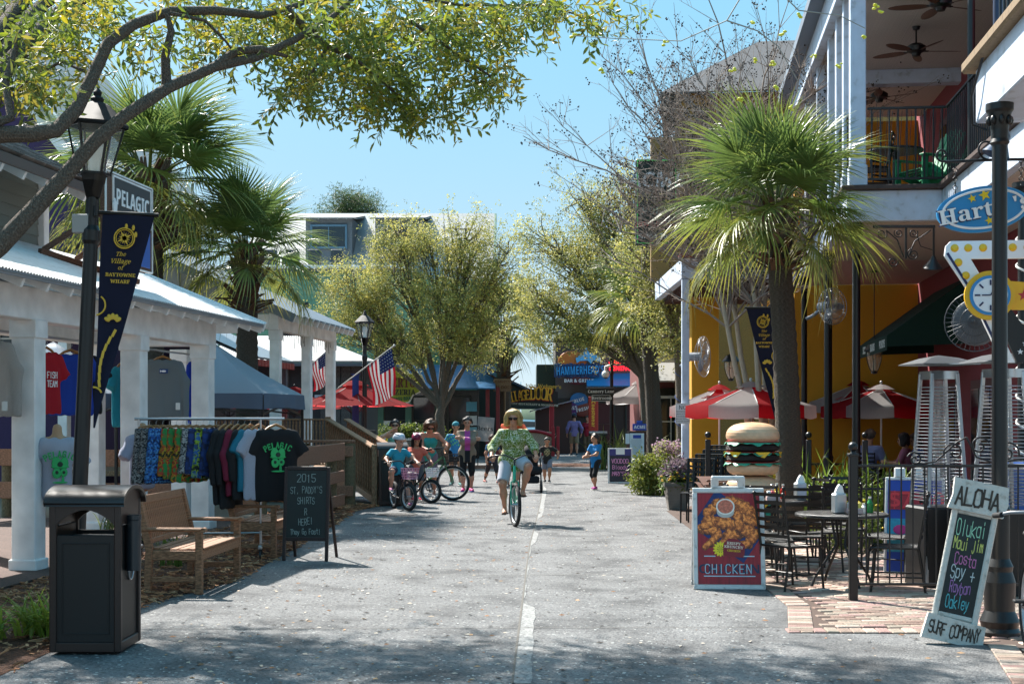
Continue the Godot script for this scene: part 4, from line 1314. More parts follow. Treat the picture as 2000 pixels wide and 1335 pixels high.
func seam_roof(o: Node,nm: String,a: Vector3,b: Vector3,c: Vector3,d: Vector3,n: int,m: Material) -> Node3D:
	var r := mb(); r.quad(a,d,c,b)
	var up := (d - a).cross(b - a).normalized()
	for q in [a,b,c,d]: pass
	r.quad(a - up*0.05,b - up*0.05,c - up*0.05,d - up*0.05); r.quad(a,b,b - up*0.05,a - up*0.05)
	var k := part(o,nm,r,m)
	for i in n + 1:
		var t := float(i)/n
		var s := mb(); s.bar(a.lerp(b,t) + up*0.015,d.lerp(c,t) + up*0.015,0.025,0.035,up); part(k,"seam",s,m)
	return k
func window(o: Node,c: Vector3,w: float,h: float,out: Vector3,frame: Material,nx := 2,ny := 2) -> void:
	var x := Vector3.UP.cross(out)
	var B := Basis(x,Vector3.UP,out)
	var f := mb()
	for s in [-1.0,1.0]:
		f.cbox(c + x*s*(w/2) + out*0.03,V(0.09,h + 0.09,0.08),0.006,B); f.cbox(c + V(0,s*h/2,0) + out*0.03,V(w - 0.09,0.09,0.08),0.006,B)
	var k := part(o,"window",f,frame)
	var p := mb(); p.box(c + out*0.012,V(w - 0.08,h - 0.08,0.012),B); part(k,"pane",p,mat("dark glazing",H("1e2a30"),0.08))
	for i in range(1,nx):
		var b := mb(); b.box(c + x*(w*(float(i)/nx - 0.5)) + out*0.03,V(0.035,h - 0.1,0.03),B); part(k,"muntin",b,frame)
	for i in range(1,ny):
		var b := mb(); b.box(c + V(0,h*(float(i)/ny - 0.5),0) + out*0.032,V(w - 0.1,0.035,0.03),B); part(k,"muntin",b,frame)
func build_shop() -> void:
	var o := thing("shop_porch","white columned shop porch with corrugated metal roof and grey green upper wall","building",V(-5.28,0,-15.65),GRID)
	var w := M_white()
	for z in [2.95,0.0,-3.04,-5.75]: column_white(o,0,z,0,2.74,0.27)
	column_white(o,-1.5,-5.3,0,2.74,0.25); column_white(o,-0.8,-7.05,0,2.74,0.25); column_white(o,-1.5,-1.6,0,2.74,0.25)
	var bm := mb(); bm.cbox(V(0,2.91,0.4),V(0.24,0.36,12.8),0.012); part(o,"porch_beam",bm,w)
	var bm2 := mb(); bm2.cbox(V(-1.5,2.9,0.0),V(0.2,0.34,11.6),0.012); part(o,"porch_beam",bm2,w)
	var be := mb(); be.cbox(V(-0.75,2.96,-5.95),V(1.26,0.44,0.2),0.012); part(o,"porch_beam",be,w)
	var e0 := V(0.5,3.15,6.8); var e1 := V(0.5,3.15,-7.3); var t1 := V(-1.5,3.97,-7.3); var t0 := V(-1.5,3.97,6.8)
	var rf := mb(); corrugated(rf,e0,e1,t1,t0,0.068,0.011)
	part(o,"corrugated_roof",rf,mat("galvanised roof",H("d2d3d3"),0.5,"worn",V(1.2,1.2,1.2),"",0.0,0.15))
	var so := mb(); so.quad(e0 - V(0,0.03,0),e1 - V(0,0.03,0),t1 - V(0,0.03,0),t0 - V(0,0.03,0)); part(o,"roof_deck",so,mat("soffit",H("b9babb"),0.8,"grain",V(2,2,2)))
	var ed := mb(); ed.cbar(e0 - V(0.03,0.03,0),e1 - V(0.03,0.03,0),0.03,0.06); part(o,"drip_board",ed,mat("drip edge",H("8f959c"),0.5))
	var ra := mb(); ra.bar(V(0.44,3.085,0),V(-1.5,3.88,0),0.05,0.13); var rm := ra.mesh()
	for i in 24: part(o,"rafter",rm,w,Transform3D(Basis.IDENTITY,V(0,-0.02,6.4 - i*0.595)))
	var gb := mb(); gb.cbar(V(0.5,3.1,-7.27),V(-1.5,3.92,-7.27),0.05,0.16); part(o,"rake_board",gb,w)
	var gw := mb(); gw.prism(PackedVector2Array([Vector2(0.1,3.0),Vector2(-1.5,3.0),Vector2(-1.5,3.85),Vector2(0.1,3.2)]),0.03,Transform3D(Basis.IDENTITY,V(0,0,-7.1))); part(o,"gable_infill",gw,w)
	# upper wall and shingled roof
	var wall := mb(); wall.box(V(-1.62,4.4,1.6),V(0.14,1.0,10.4)); part(o,"wall",wall,mat("grey green board",H("8b948c"),0.8,"grain",V(2,2,2)))
	boards(o,"siding_board",V(-1.54,3.95,6.8),V(0,0,-1),10.3,V(1,0,0),0.0,0.95,0.158,mat("grey green board",H("8b948c"),0.8))
	var ct := mb(); ct.cbox(V(-1.53,4.4,-3.6),V(0.16,1.0,0.16),0.01); part(o,"corner_trim",ct,w)
	var lowroof := V(-0.85,4.78,0)
	var sl := V(-1,0.52,0).normalized()
	var dk := mb(); dk.quad(V(-0.85,4.76,6.8),V(-0.85,4.76,-3.9),V(-3.6,6.19,-3.9),V(-3.6,6.19,6.8)); part(o,"upper_roof_deck",dk,w)
	var fa := mb(); fa.cbar(V(-0.85,4.74,6.8),V(-0.85,4.74,-3.9),0.04,0.13); part(o,"fascia",fa,mat("brown fascia",H("5d5049"),0.7))
	var r2 := mb(); r2.bar(V(-0.9,4.67,0),V(-1.6,5.03,0),0.06,0.12); var rm2 := r2.mesh()
	for i in 18: part(o,"upper_rafter",rm2,w,Transform3D(Basis.IDENTITY,V(0,-0.03,6.6 - i*0.6)))
	var rk := mb(); rk.cbar(V(-0.85,4.7,-3.9),V(-3.6,6.13,-3.9),0.05,0.15); part(o,"upper_rake",rk,w)
	var tabs := []
	var shades := [H("6a6663"),H("565351"),H("75706b")]
	var sh := mb()
	var nrm := V(0.52,1,0).normalized()
	for r in 11:
		for i in 34:
			var c := lowroof + sl*(0.06 + r*0.135) + V(0,0,6.6 - i*0.31 - (r % 2)*0.15) + nrm*(0.02 + R(0,0.006))
			sh.col = shades[rng.randi() % 3].srgb_to_linear()*R(0.85,1.15)
			sh.box(c,V(0.16,0.012,0.295),Basis(V(0,0,1),0.48 - PI - 0.03 + PI).rotated(Vector3.UP,0)*Basis.IDENTITY)
	stuff(part(o,"shingles",sh,vmat("shingle",0.9)))
	var fl := mb(); fl.box(V(-1.7,0.012,0),V(4.4,0.03,15.0)); part(o,"porch_floor",fl,mat("porch brick floor",H("6b5248"),0.9,"stone",V(2,2,2),"stonebump",0.5))
	var bw := mb(); bw.box(V(-4.0,1.9,4.2),V(0.2,3.8,8.4)); part(o,"back_wall",bw,mat("grey interior board",H("83878a"),0.8,"grain",V(2,2,2)))
	var hr := mb(); hr.tube([V(-0.28,2.62,6),V(-0.28,2.62,-6.6)],0.014,8); part(o,"hanging_rail",hr,M_steel())
	# display panel beside the first column
	var dp := thing("display_panel","white display panel with dark accessories at the left edge of the porch","display panel",V(-5.98,0,-15.2),GRID + 0.3)
	var p := mb(); p.cbox(V(0,0.95,0),V(0.7,1.6,0.06),0.01); part(dp,"panel",p,M_white())
	for i in 8:
		var a := mb(); a.cbox(V(0.08 + 0.17*(i % 2),0.4 + 0.17*i,0.055),V(0.07,0.13,0.03),0.012); part(dp,"accessory",a,mat("accessory black",H("1d1e24"),0.4))
	var f := mb(); f.cbox(V(0,0.07,0),V(0.74,0.14,0.3),0.01); part(dp,"foot",f,M_black())
	# macrame under the eave
	var mc := mb()
	for i in 46:
		var t := i/45.0
		var q := V(0,0,-t*0.95)
		var l := 0.28*sin(t*PI) + 0.1
		mc.tube([q,q + V(R(-0.01,0.02),-l*0.5,R(-0.02,0.02)),q + V(0.01,-l,R(-0.04,0.04))],0.006,4)
	mc.tube([V(0,0,0),V(0.02,-0.1,-0.3),V(0.02,-0.06,-0.7),V(0,0,-0.95)],0.02,6)
	solo("macrame_hanging",mc,mat("grey twine",H("a8a29c"),0.95),"grey knotted twine fringe hanging from the porch beam behind the navy banner","wall hanging","",Transform3D(yaw(GRID),V(-5.14,2.98,-17.6)))
func build_sign_pelagic() -> void:
	var o := thing("roof_sign","tall brown framed shop sign with white capitals standing on the metal porch roof","sign",V(-5.28,0,-15.65),GRID)
	var br := mat("sign brown",H("7d5844"),0.7,"wood",V(4,4,4))
	var b := mb(); b.cbox(V(-0.1,4.2,-3.05),V(0.07,1.15,1.6),0.01); part(o,"board",b,br)
	var p := mb(); p.cbox(V(-0.06,4.47,-3.12),V(0.02,0.5,1.24),0.004); part(o,"name_panel",p,mat("charcoal panel",H("35383c"),0.5))
	var fr := mb()
	for s in [-1.0,1.0]: fr.box(V(-0.055,4.47 + s*0.26,-3.12),V(0.02,0.025,1.3)); fr.box(V(-0.055,4.47,-3.12 + s*0.64),V(0.02,0.5,0.025))
	for s in [-1.0,1.0]: fr.box(V(-0.062,4.2,-3.05 + s*0.79),V(0.02,1.15,0.02)); fr.box(V(-0.062,4.2 + s*0.57,-3.05),V(0.02,0.02,1.56))
	part(o,"white_border",fr,M_white())
	var X := Transform3D(Basis(V(0,0,-1),V(0,1,0),V(1,0,0)),V(-0.05,4.48,-3.12))
	letters(o,"lettering","PELAGIC",0.2,X,mat("sign white",H("e8e8e8"),0.5),"Droid Sans",true,0.008,1.0)
	var lo := mb(); lo.cbox(V(-0.058,3.93,-3.12),V(0.02,0.5,1.24),0.004); part(o,"picture_panel",lo,mat("sign blue",H("2a5ba8"),0.5))
	var rd := mb(); rd.prism(PackedVector2Array([Vector2(-0.3,0),Vector2(0.1,0),Vector2(0.2,0.3),Vector2(-0.1,0.42),Vector2(-0.35,0.3)]),0.012,Transform3D(X.basis,V(-0.046,3.76,-3.0))); part(o,"red_shape",rd,mat("sign red",H("b02a30"),0.5))
	var fg := mb(); fg.prism(PackedVector2Array([Vector2(-0.14,0),Vector2(0.12,0),Vector2(0.13,0.2),Vector2(0.05,0.3),Vector2(0.07,0.42),Vector2(0,0.5),Vector2(-0.07,0.42),Vector2(-0.04,0.3),Vector2(-0.12,0.22)]),0.014,Transform3D(X.basis,V(-0.04,3.95,-2.5))); part(o,"white_figure",fg,mat("sign white",H("e8e8e8"),0.5))
	for q in [[V(-0.9,3.78,-2.3),V(-0.15,4.35,-2.6)],[V(-0.95,3.78,-3.4),V(-0.15,4.35,-3.5)],[V(-0.9,3.76,-2.2),V(-0.2,3.5,-3.7)]]:
		var m := mb(); m.cbar(q[0],q[1],0.07,0.07); part(o,"brace",m,br)
func build_pavilion() -> void:
	var o := thing("pavilion","open white pavilion with tall square posts and grey metal gable roof over a deck","pavilion",V(-4.18,0,-33.0),GRID)
	var w := M_white()
	for z in [0.0,2.1,4.5]: column_white(o,0,z,0.6,3.4,0.2)
	for z in [0.0,4.5]: column_white(o,-4.4,z,0.6,3.4,0.2)
	var b := mb(); b.cbox(V(0,3.56,2.25),V(0.2,0.34,4.8),0.01); part(o,"beam",b,w)
	var b2 := mb(); b2.cbox(V(-2.3,3.56,4.55),V(4.4,0.3,0.18),0.01); part(o,"beam",b2,w)
	var g := mb(); g.prism(PackedVector2Array([Vector2(0.1,3.72),Vector2(-5.4,3.72),Vector2(-5.4,4.6),Vector2(-3.4,5.28),Vector2(0.1,3.76)]),0.08,Transform3D(Basis.IDENTITY,V(0,0,4.6))); part(o,"gable_wall",g,mat("pale board",H("b7bcc0"),0.7,"grain",V(2,2,2)))
	for i in 12:
		var x := -0.35 - i*0.4
		var top := 3.72 + minf(-x*0.44,1.5) - 0.05
		if x < -3.4: top = 5.2 + (x + 3.4)*0.34
		var t := mb(); t.cbox(V(x,(3.74 + top)/2,4.66),V(0.05,top - 3.74,0.03),0.004); part(o,"batten",t,mat("pale board",H("b7bcc0"),0.7))
	var e0 := V(0.5,3.68,4.95); var e1 := V(0.5,3.68,-0.4); var r1 := V(-3.4,5.42,-0.4); var r0 := V(-3.4,5.42,4.95)
	var rf := mb(); corrugated(rf,e0,e1,r1,r0,0.09,0.014); corrugated(rf,V(-7.3,3.68,-0.4),V(-7.3,3.68,4.95),r0,r1,0.09,0.014)
	part(o,"metal_roof",rf,mat("grey metal roof",H("8d959d"),0.35,"worn",V(1,1,1),"",0.0,0.5))
	var dk := mb(); dk.quad(e0 - V(0,0.04,0),e1 - V(0,0.04,0),r1 - V(0,0.04,0),r0 - V(0,0.04,0)); part(o,"roof_deck",dk,w)
	var rk := mb(); rk.cbar(V(0.5,3.6,4.95),V(-3.4,5.34,4.95),0.05,0.18); part(o,"rake_board",rk,mat("slate trim",H("6d7885"),0.6))
	var ra := mb(); ra.bar(V(0.48,3.6,0),V(0.0,3.81,0),0.05,0.16); var rm := ra.mesh()
	for i in 12: part(o,"rafter_tail",rm,w,Transform3D(Basis.IDENTITY,V(0,0,4.8 - i*0.46)))
	var ck := mb(); ck.box(V(-2.3,0.55,2.2),V(5.2,0.1,5.6)); part(o,"deck",ck,M_deck())
	var sk := mb(); sk.box(V(0.3,0.25,2.2),V(0.06,0.5,5.6)); part(o,"deck_skirt",sk,M_deck())
	var li := mb()
	for i in 26:
		var z := 4.4 - i*0.17
		li.tube([V(0.02,3.38,z),V(0.03,3.3 - R(0.0,0.25),z + R(-0.05,0.05))],0.006,4)
	stuff(part(o,"string_vine",li,mat("dry vine",H("5b5040"),0.9)))
	# deck railing and ramp
	var r := thing("deck_railing","wooden deck and ramp railing with vertical balusters sloping down to the street","railing")
	var m := M_deck()
	var a := V(-4.7,0.6,-29.2); var c := V(-3.75,0.6,-29.2); var d := V(-2.58,0.08,-26.9)
	rail(r,"deck",V(-6.4,0.6,-28.9),a,1.02,24,m,0.035,0.12)
	rail(r,"deck",a,c,1.02,14,m,0.035,0.12)
	rail(r,"ramp",c,d,1.02,20,m,0.04,0.14)
	rail(r,"ramp",c + V(0.3,0,-0.7),d + V(0.22,0,-0.9),1.02,16,m,0.04,0.14)
	for q in [a,c,d,d + V(0.22,0,-0.9)]:
		var p := mb(); p.cbox(q + V(0,0.5,0),V(0.11,1.15,0.11),0.01); part(r,"post",p,m)
	var rp := mb(); rp.quad(V(-2.58,0.02,-26.95),V(-3.75,0.58,-29.2),V(-3.45,0.58,-29.9),V(-2.36,0.02,-27.8)); part(r,"ramp_floor",rp,m)
	# heavy low rail beside the rack
	var lr := thing("plank_railing","low heavy plank railing on round log posts behind the chalkboard","railing")
	var wd := mat("weathered plank",H("b98a70"),0.85,"wood",V(1.5,8,8),"wood",1.0)
	var lg := mat("log post",H("8a8064"),0.9,"wood",V(8,1.5,8),"wood",1.0)
	var s0 := V(-3.5,0,-19.6); var s1 := V(-3.02,0,-25.7)
	for y in [1.06,0.62,0.2]:
		var p := mb(); p.cbar(s0 + V(0,y,0),s1 + V(0,y,0),0.045,0.3 if y > 1 else 0.2,0.008); part(lr,"plank",p,wd)
	for t in [0.12,0.5,0.93]:
		var p := mb(); p.tube([s0.lerp(s1,t) + V(-0.13,0,0),s0.lerp(s1,t) + V(-0.13,1.12,0)],0.095,14); part(lr,"log_post",p,lg)
	var k0 := V(-4.3,0,-26.9); var k1 := V(-2.95,0,-26.7)
	var cp := mb(); cp.cbar(k0 + V(0,1.22,0),k1 + V(0,1.22,0),0.2,0.05,0.008); part(lr,"cap_plank",cp,wd)
	for y in [1.04,0.3]:
		var p := mb(); p.cbar(k0 + V(0,y,0.12),k1 + V(0,y,0.12),0.045,0.2,0.008); part(lr,"plank",p,wd)
	for t in [0.3,0.95]:
		var p := mb(); p.tube([k0.lerp(k1,t),k0.lerp(k1,t) + V(0,1.18,0)],0.1,14); part(lr,"log_post",p,lg)
	# a second stretch seen through the porch
	var l2 := thing("plank_railing","brown plank railing seen between the white porch columns","railing")
	for y in [1.0,0.45]:
		var p := mb(); p.cbar(V(-9.0,y,-24.2),V(-4.2,y,-22.9),0.045,0.28,0.008); part(l2,"plank",p,wd)
	for t in [0.1,0.45,0.8]:
		var p := mb(); p.tube([V(-9.0,0,-24.3).lerp(V(-4.2,0,-23.0),t),V(-9.0,1.1,-24.3).lerp(V(-4.2,1.1,-23.0),t)],0.09,12); part(l2,"log_post",p,lg)
func tent(label: String,x: float,d: float) -> void:
	var o := thing("canopy_tent",label,"canopy tent",V(x,0,-d),GRID,"blue grey canopy tents")
	var cl := cloth("tent cloth",H("cdd7e4"),0.4)
	var tc := [V(-1.25,2.06,1.25),V(1.25,2.06,1.25),V(1.25,2.06,-1.25),V(-1.25,2.06,-1.25)]
	for i in 4:
		var a: Vector3 = tc[i]; var b: Vector3 = tc[(i + 1) % 4]
		var rows := []
		for j in 9:
			var t := j/8.0
			var row := []
			for k in 9:
				var u := k/8.0
				var p := a.lerp(b,u).lerp(V(0,2.95,0),t)
				row.append(p - V(0,0.1*sin(t*PI)*(0.4 + 0.6*sin(u*PI)),0))
			rows.append(row)
		var m := mb(); m.sheet(rows); part(o,"canopy_panel",m,cl)
		var out := ((a + b)*0.5*V(1,0,1)).normalized()
		var v := mb()
		var r0 := []; var r1 := []
		for k in 13:
			var u := k/12.0
			r1.append(a.lerp(b,u) + out*0.012); r0.append(a.lerp(b,u) + out*(0.012 + 0.02*sin(k*1.7)) - V(0,0.26 - 0.03*sin(u*PI),0))
		v.sheet([r0,r1]); part(o,"valance",v,cloth("tent valance",H("6f7f96"),0.1))
		var p2 := mb(); p2.cbox(a*V(0.985,0,0.985) + V(0,1.02,0),V(0.045,2.04,0.045),0.005); part(o,"leg",p2,M_black())
		var tr := mb(); tr.bar(a*V(0.97,1,0.97) - V(0,0.05,0),b*V(0.97,1,0.97) - V(0,0.35,0),0.02,0.03); tr.bar(b*V(0.97,1,0.97) - V(0,0.05,0),a*V(0.97,1,0.97) - V(0,0.35,0),0.02,0.03); part(o,"truss",tr,M_black())
func build_far_left() -> void:
	# kiosk with a pale metal hip roof
	var o := thing("kiosk","grey boarded kiosk under a pale metal hip roof behind the red umbrellas","building",V(-6.9,0,-45.0),0.0)
	var g := mat("grey board",H("6f7270"),0.8,"wood",V(6,1,6))
	var wl := mb(); wl.box(V(0,1.6,0),V(4.9,3.2,5.0)); part(o,"wall",wl,mat("dark interior",H("3b3c3c"),0.9))
	for i in 16:
		if i in [4,5,6,9,10,11]: continue
		var b := mb(); b.cbox(V(-2.3 + i*0.305,1.6,2.52),V(0.28,3.2,0.03),0.005); part(o,"wall_board",b,g)
	var sh := mb(); sh.cbox(V(0,2.0,2.54),V(4.8,0.08,0.05),0.006); part(o,"rail",sh,M_white())
	seam_roof(o,"roof",V(-3.1,3.25,3.1),V(2.9,3.25,3.1),V(0.6,4.15,0.0),V(-1.2,4.15,0.0),9,mat("pale metal roof",H("acaead"),0.6,"grain",V(1,1,1),"",0.0,0.0))
	seam_roof(o,"roof",V(2.9,3.25,3.1),V(2.9,3.25,-3.1),V(0.6,4.15,-0.1),V(0.6,4.15,0.0),6,mat("pale metal roof",H("cfd2d3"),0.4))
	var ev := mb(); ev.cbox(V(-0.1,3.19,3.08),V(6.0,0.1,0.04),0.005); ev.cbox(V(2.9,3.19,0),V(0.04,0.1,6.2),0.005); part(o,"eave_board",ev,mat("grey trim",H("5d6368"),0.7))
	var wb := mb(); wb.cbox(V(1.6,2.2,2.56),V(1.1,0.22,0.03),0.004); part(o,"name_strip",wb,mat("strip white",H("c9ccd6"),0.6))
	letters(o,"lettering","BOUTIQUE",0.13,Transform3D(Basis.IDENTITY,V(1.6,2.2,2.58)),mat("strip purple",H("57508a"),0.6))
	# porch roof with a red edge
	var p := thing("side_porch","small grey porch roof with scalloped red edge beside the pavilion","porch",V(-7.0,0,-39.0),GRID)
	seam_roof(p,"roof",V(0.8,3.15,3.0),V(0.8,3.15,-1.0),V(-1.6,4.2,-1.0),V(-1.6,4.2,3.0),7,mat("grey metal roof",H("8d959d"),0.35))
	for i in 14:
		var s := mb(); s.cbox(V(0.82,3.05,2.9 - i*0.29),V(0.03,0.17,0.25),0.01); part(p,"scallop",s,mat("red edge",H("93382c"),0.7))
	for z in [2.8,-0.8]:
		var c := mb(); c.cbox(V(0.6,1.55,z),V(0.14,3.1,0.14),0.01); part(p,"post",c,mat("grey trim",H("5d6368"),0.7))
	var fl := mb(); fl.lathe([[0.04,0],[0.05,0.1],[0.09,0.16],[0.0,0.17]],V(0.5,2.95,2.6),10,Basis(Vector3.RIGHT,1.2)); part(p,"flood_lamp",fl,M_black())
	var bk := mb(); bk.box(V(-1.2,1.6,1.0),V(0.1,3.2,4.0)); part(p,"wall",bk,mat("porch back",H("4c4a48"),0.9))
	# purple house far left
	var h := thing("purple_house","purple gabled house with white rake boards behind the left palm","house",V(-13.0,0,-36.0),GRID)
	var pw := mat("purple board",H("4a3564"),0.8,"grain",V(1,1,1))
	var b1 := mb(); b1.prism(PackedVector2Array([Vector2(-4,0),Vector2(4,0),Vector2(4,7.2),Vector2(0,12.2),Vector2(-4,7.2)]),8.0); part(h,"wall",b1,pw)
	for s in [-1.0,1.0]:
		var rr := mb(); rr.cbar(V(s*4.5,6.65,4.15),V(0,12.4,4.15),0.2,0.42); part(h,"rake_board",rr,M_white())
		seam_roof(h,"roof",V(s*4.5,6.8,4.3*s),V(s*4.5,6.8,-4.3*s),V(0,12.5,-4.3*s),V(0,12.5,4.3*s),10,mat("pale metal roof",H("cfd2d3"),0.4))
	for q in [[1.8,5.6],[-1.6,5.6],[0.0,8.6],[2.6,3.4],[0.6,3.4]]: window(h,V(q[0],q[1],4.0),1.0,1.5,V(0,0,1),M_white())
	var fl2 := mb(); fl2.cbox(V(0,4.45,4.02),V(8,0.25,0.06),0.01); part(h,"belt_course",fl2,M_white())
func build_green_house() -> void:
	var o := thing("green_building","pale green clapboard restaurant with metal roof, dormers and blue awning at the street's end","building",V(0,0,-57.0),0.0)
	var gm := mat("green board",H("8cc09e"),0.75,"grain",V(1,1,1))
	var gd := mat("deep green board",H("5c8a78"),0.75,"grain",V(1,1,1))
	var dark := mat("dark trim",H("2b2f2c"),0.6)
	var a := mb(); a.box(V(-7.9,3.75,-2.0),V(7.6,7.5,4.0)); part(o,"wall",a,gm)
	boards(o,"siding_board",V(-11.7,2.9,0.0),V(1,0,0),7.6,V(0,0,1),0.0,4.6,0.2,gm)
	var cap := mb(); cap.cbox(V(-7.9,7.58,-1.9),V(7.9,0.14,4.3),0.02); part(o,"white_coping",cap,M_white())
	var gut := mb(); gut.cbox(V(-7.9,7.45,0.12),V(7.9,0.1,0.1),0.02); part(o,"gutter",gut,mat("slate trim",H("6d7885"),0.6))
	var b := mb(); b.box(V(-2.4,3.7,-5.0),V(3.4,7.4,4.0)); part(o,"wall",b,gd)
	boards(o,"siding_board",V(-4.1,3.5,-3.0),V(1,0,0),1.6,V(0,0,1),0.0,3.9,0.2,gm)
	var dk := mb(); dk.box(V(-1.62,4.9,-2.93),V(1.7,3.0,0.1)); part(o,"dark_bay",dk,mat("dark bay",H("26332f"),0.5))
	var bs := mb(); bs.cbox(V(-0.62,5.0,-2.6),V(0.16,4.2,0.16),0.01); part(o,"corner_post",bs,gd)
	for q in [[-5.45,5.4],[-8.6,5.4]]: window(o,V(q[0],q[1],0.03),0.9,1.5,V(0,0,1),dark)
	window(o,V(-4.75,4.3,0.03),0.85,1.7,V(0,0,1),dark); window(o,V(-1.9,4.9,-2.85),0.9,1.6,V(0,0,1),dark)
	var dp := mb(); dp.cbox(V(-5.35,4.9,0.08),V(0.22,4.6,0.14),0.02); part(o,"downspout",dp,dark)
	# big roof with dormers
	var mr := mat("pale metal roof",H("acaead"),0.6,"grain",V(1,1,1),"",0.0,0.0)
	seam_roof(o,"main_roof",V(-11.6,6.9,-2.8),V(-0.75,6.9,-2.8),V(-0.75,10.9,-8.6),V(-11.6,10.9,-8.6),26,mr)
	var ge := mb(); ge.prism(PackedVector2Array([Vector2(2.9,6.8),Vector2(8.6,10.75),Vector2(14.3,6.8)]),0.2,Transform3D(Basis(V(0,0,-1),V(0,1,0),V(1,0,0)),V(-0.95,0,0))); part(o,"gable_end",ge,gd)
	var rk := mb(); rk.cbar(V(-0.75,6.85,-2.8),V(-0.75,10.85,-8.6),0.1,0.22); part(o,"rake_board",rk,gd)
	for x in [-7.9,-4.9]:
		var d := mb(); d.box(V(x,9.3,-6.5),V(2.0,1.9,3.4)); part(o,"dormer",d,mat("dormer grey",H("565e64"),0.7))
		seam_roof(o,"dormer_roof",V(x - 1.2,10.15,-4.5),V(x + 1.2,10.15,-4.5),V(x + 1.2,10.75,-8.4),V(x - 1.2,10.75,-8.4),6,mr)
		window(o,V(x,9.4,-4.76),1.5,0.95,V(0,0,1),mat("window blue",H("46667a"),0.5),2,1)
	var rd := mb()
	for i in 5: rd.cbox(V(-10.6 + i*0.9,8.0,-0.5),V(0.5,0.7,0.5),0.05)
	part(o,"roof_units",rd,mat("roof unit",H("3a4046"),0.6)).set_meta("kind","stuff")
	# awning and ground floor
	var aw := mat("blue metal awning",H("3c74a4"),0.35,"worn",V(0.5,0.5,0.5),"",0.0,0.3)
	seam_roof(o,"awning",V(-3.2,2.72,1.5),V(-0.65,2.72,1.5),V(-0.65,3.7,-0.9),V(-3.9,3.7,-0.9),7,aw)
	seam_roof(o,"awning",V(-7.6,2.72,2.0),V(-3.2,2.72,1.5),V(-3.9,3.7,0.05),V(-7.6,3.7,0.05),9,aw)
	var gl := mb(); gl.box(V(-4.9,1.35,0.08),V(7.2,2.7,0.1)); part(o,"dark_front",gl,mat("dark shopfront",H("151a1b"),0.25))
	for x in [-8.3,-6.5,-5.2,-4.1,-2.9]:
		var c := mb(); c.cbox(V(x,1.4,0.24),V(0.24,2.8,0.16),0.01); part(o,"pilaster",c,gd)
	for x in [-7.4,-5.85,-4.65,-3.5,-2.1]: window(o,V(x,1.5,0.16),0.9,1.9,V(0,0,1),dark,1,2)
	for q in [[-1.6,2.05,"5aa0b8"],[-1.6,1.5,"cfd6d8"],[-1.6,1.05,"7fb2c0"],[-5.0,1.3,"c6ccce"]]:
		var p := mb(); p.cbox(V(q[0],q[1],0.3),V(0.42,0.38,0.02),0.003); part(o,"notice",p,mat("notice " + q[2],H(q[2]),0.6))
	for x in [-0.95,-0.55]:
		var c := mb(); c.cbox(V(x,1.4,1.2),V(0.15,2.8,0.15),0.01); part(o,"red_post",c,mat("red post",H("6e2228"),0.6))
	var wl := mb(); wl.box(V(-1.0,1.4,-3.0),V(0.9,2.8,0.2)); part(o,"passage_wall",wl,mat("dark bay",H("26332f"),0.5))
	var bl := mb()
	for i in 7:
		var t := i/6.0
		bl.col = [L(0.1,0.8,0.9),L(0.9,0.2,0.5),L(0.2,0.9,0.3),L(0.95,0.7,0.1)][i % 4]
		bl.ball(V(-3.05 + t*0.38,2.42 + 0.07*sin(t*PI),0.4),0.03,6)
	part(o,"coloured_lamps",bl,vmat("coloured lamp",0.4)).set_meta("kind","stuff")
	# plank sign and passage roof toward the water
	var s := thing("hanging_sign","small weathered wooden board sign under the palm","sign",pp(981,752,56.0))
	var m := mb(); m.cbox(V(0,0,0),V(0.7,0.5,0.05),0.01); part(s,"board",m,mat("old board",H("9a8468"),0.9,"wood",V(2,8,8)))
	letters(s,"lettering","MARLEY'S",0.09,Transform3D(Basis.IDENTITY,V(0,0.14,0.026)),mat("board ink",H("5a3a20"),0.8)); letters(s,"lettering","THE DOCK",0.12,Transform3D(Basis.IDENTITY,V(0,-0.08,0.026)),mat("board ink",H("5a3a20"),0.8))
	var bp := mb(); bp.tube([V(0.1,-0.25,0),V(0.1,-3.0,0)],0.04,8); part(s,"pole",bp,mat("old board",H("9a8468"),0.9))
	var q := thing("dock_building","low dock building with sloping slate blue metal roof beyond the arch sign","building",V(-1.0,0,-66.0),0.0)
	seam_roof(q,"roof",V(3.0,2.3,1.5),V(3.0,2.3,-4.0),V(-0.6,3.95,-4.0),V(-0.6,3.95,1.5),8,mat("slate blue roof",H("5b6f84"),0.4))
	var qw := mb(); qw.prism(PackedVector2Array([Vector2(-0.6,2.0),Vector2(2.8,2.0),Vector2(2.8,2.3),Vector2(-0.6,3.85)]),5.0,Transform3D(Basis.IDENTITY,V(0,0,-1.3))); part(q,"gable_wall",qw,mat("dark bay",H("26332f"),0.5))
	for x in [-0.5,2.7]:
		var c := mb(); c.cbox(V(x,1.0,1.0),V(0.14,2.0,0.14),0.01); part(q,"post",c,dark)
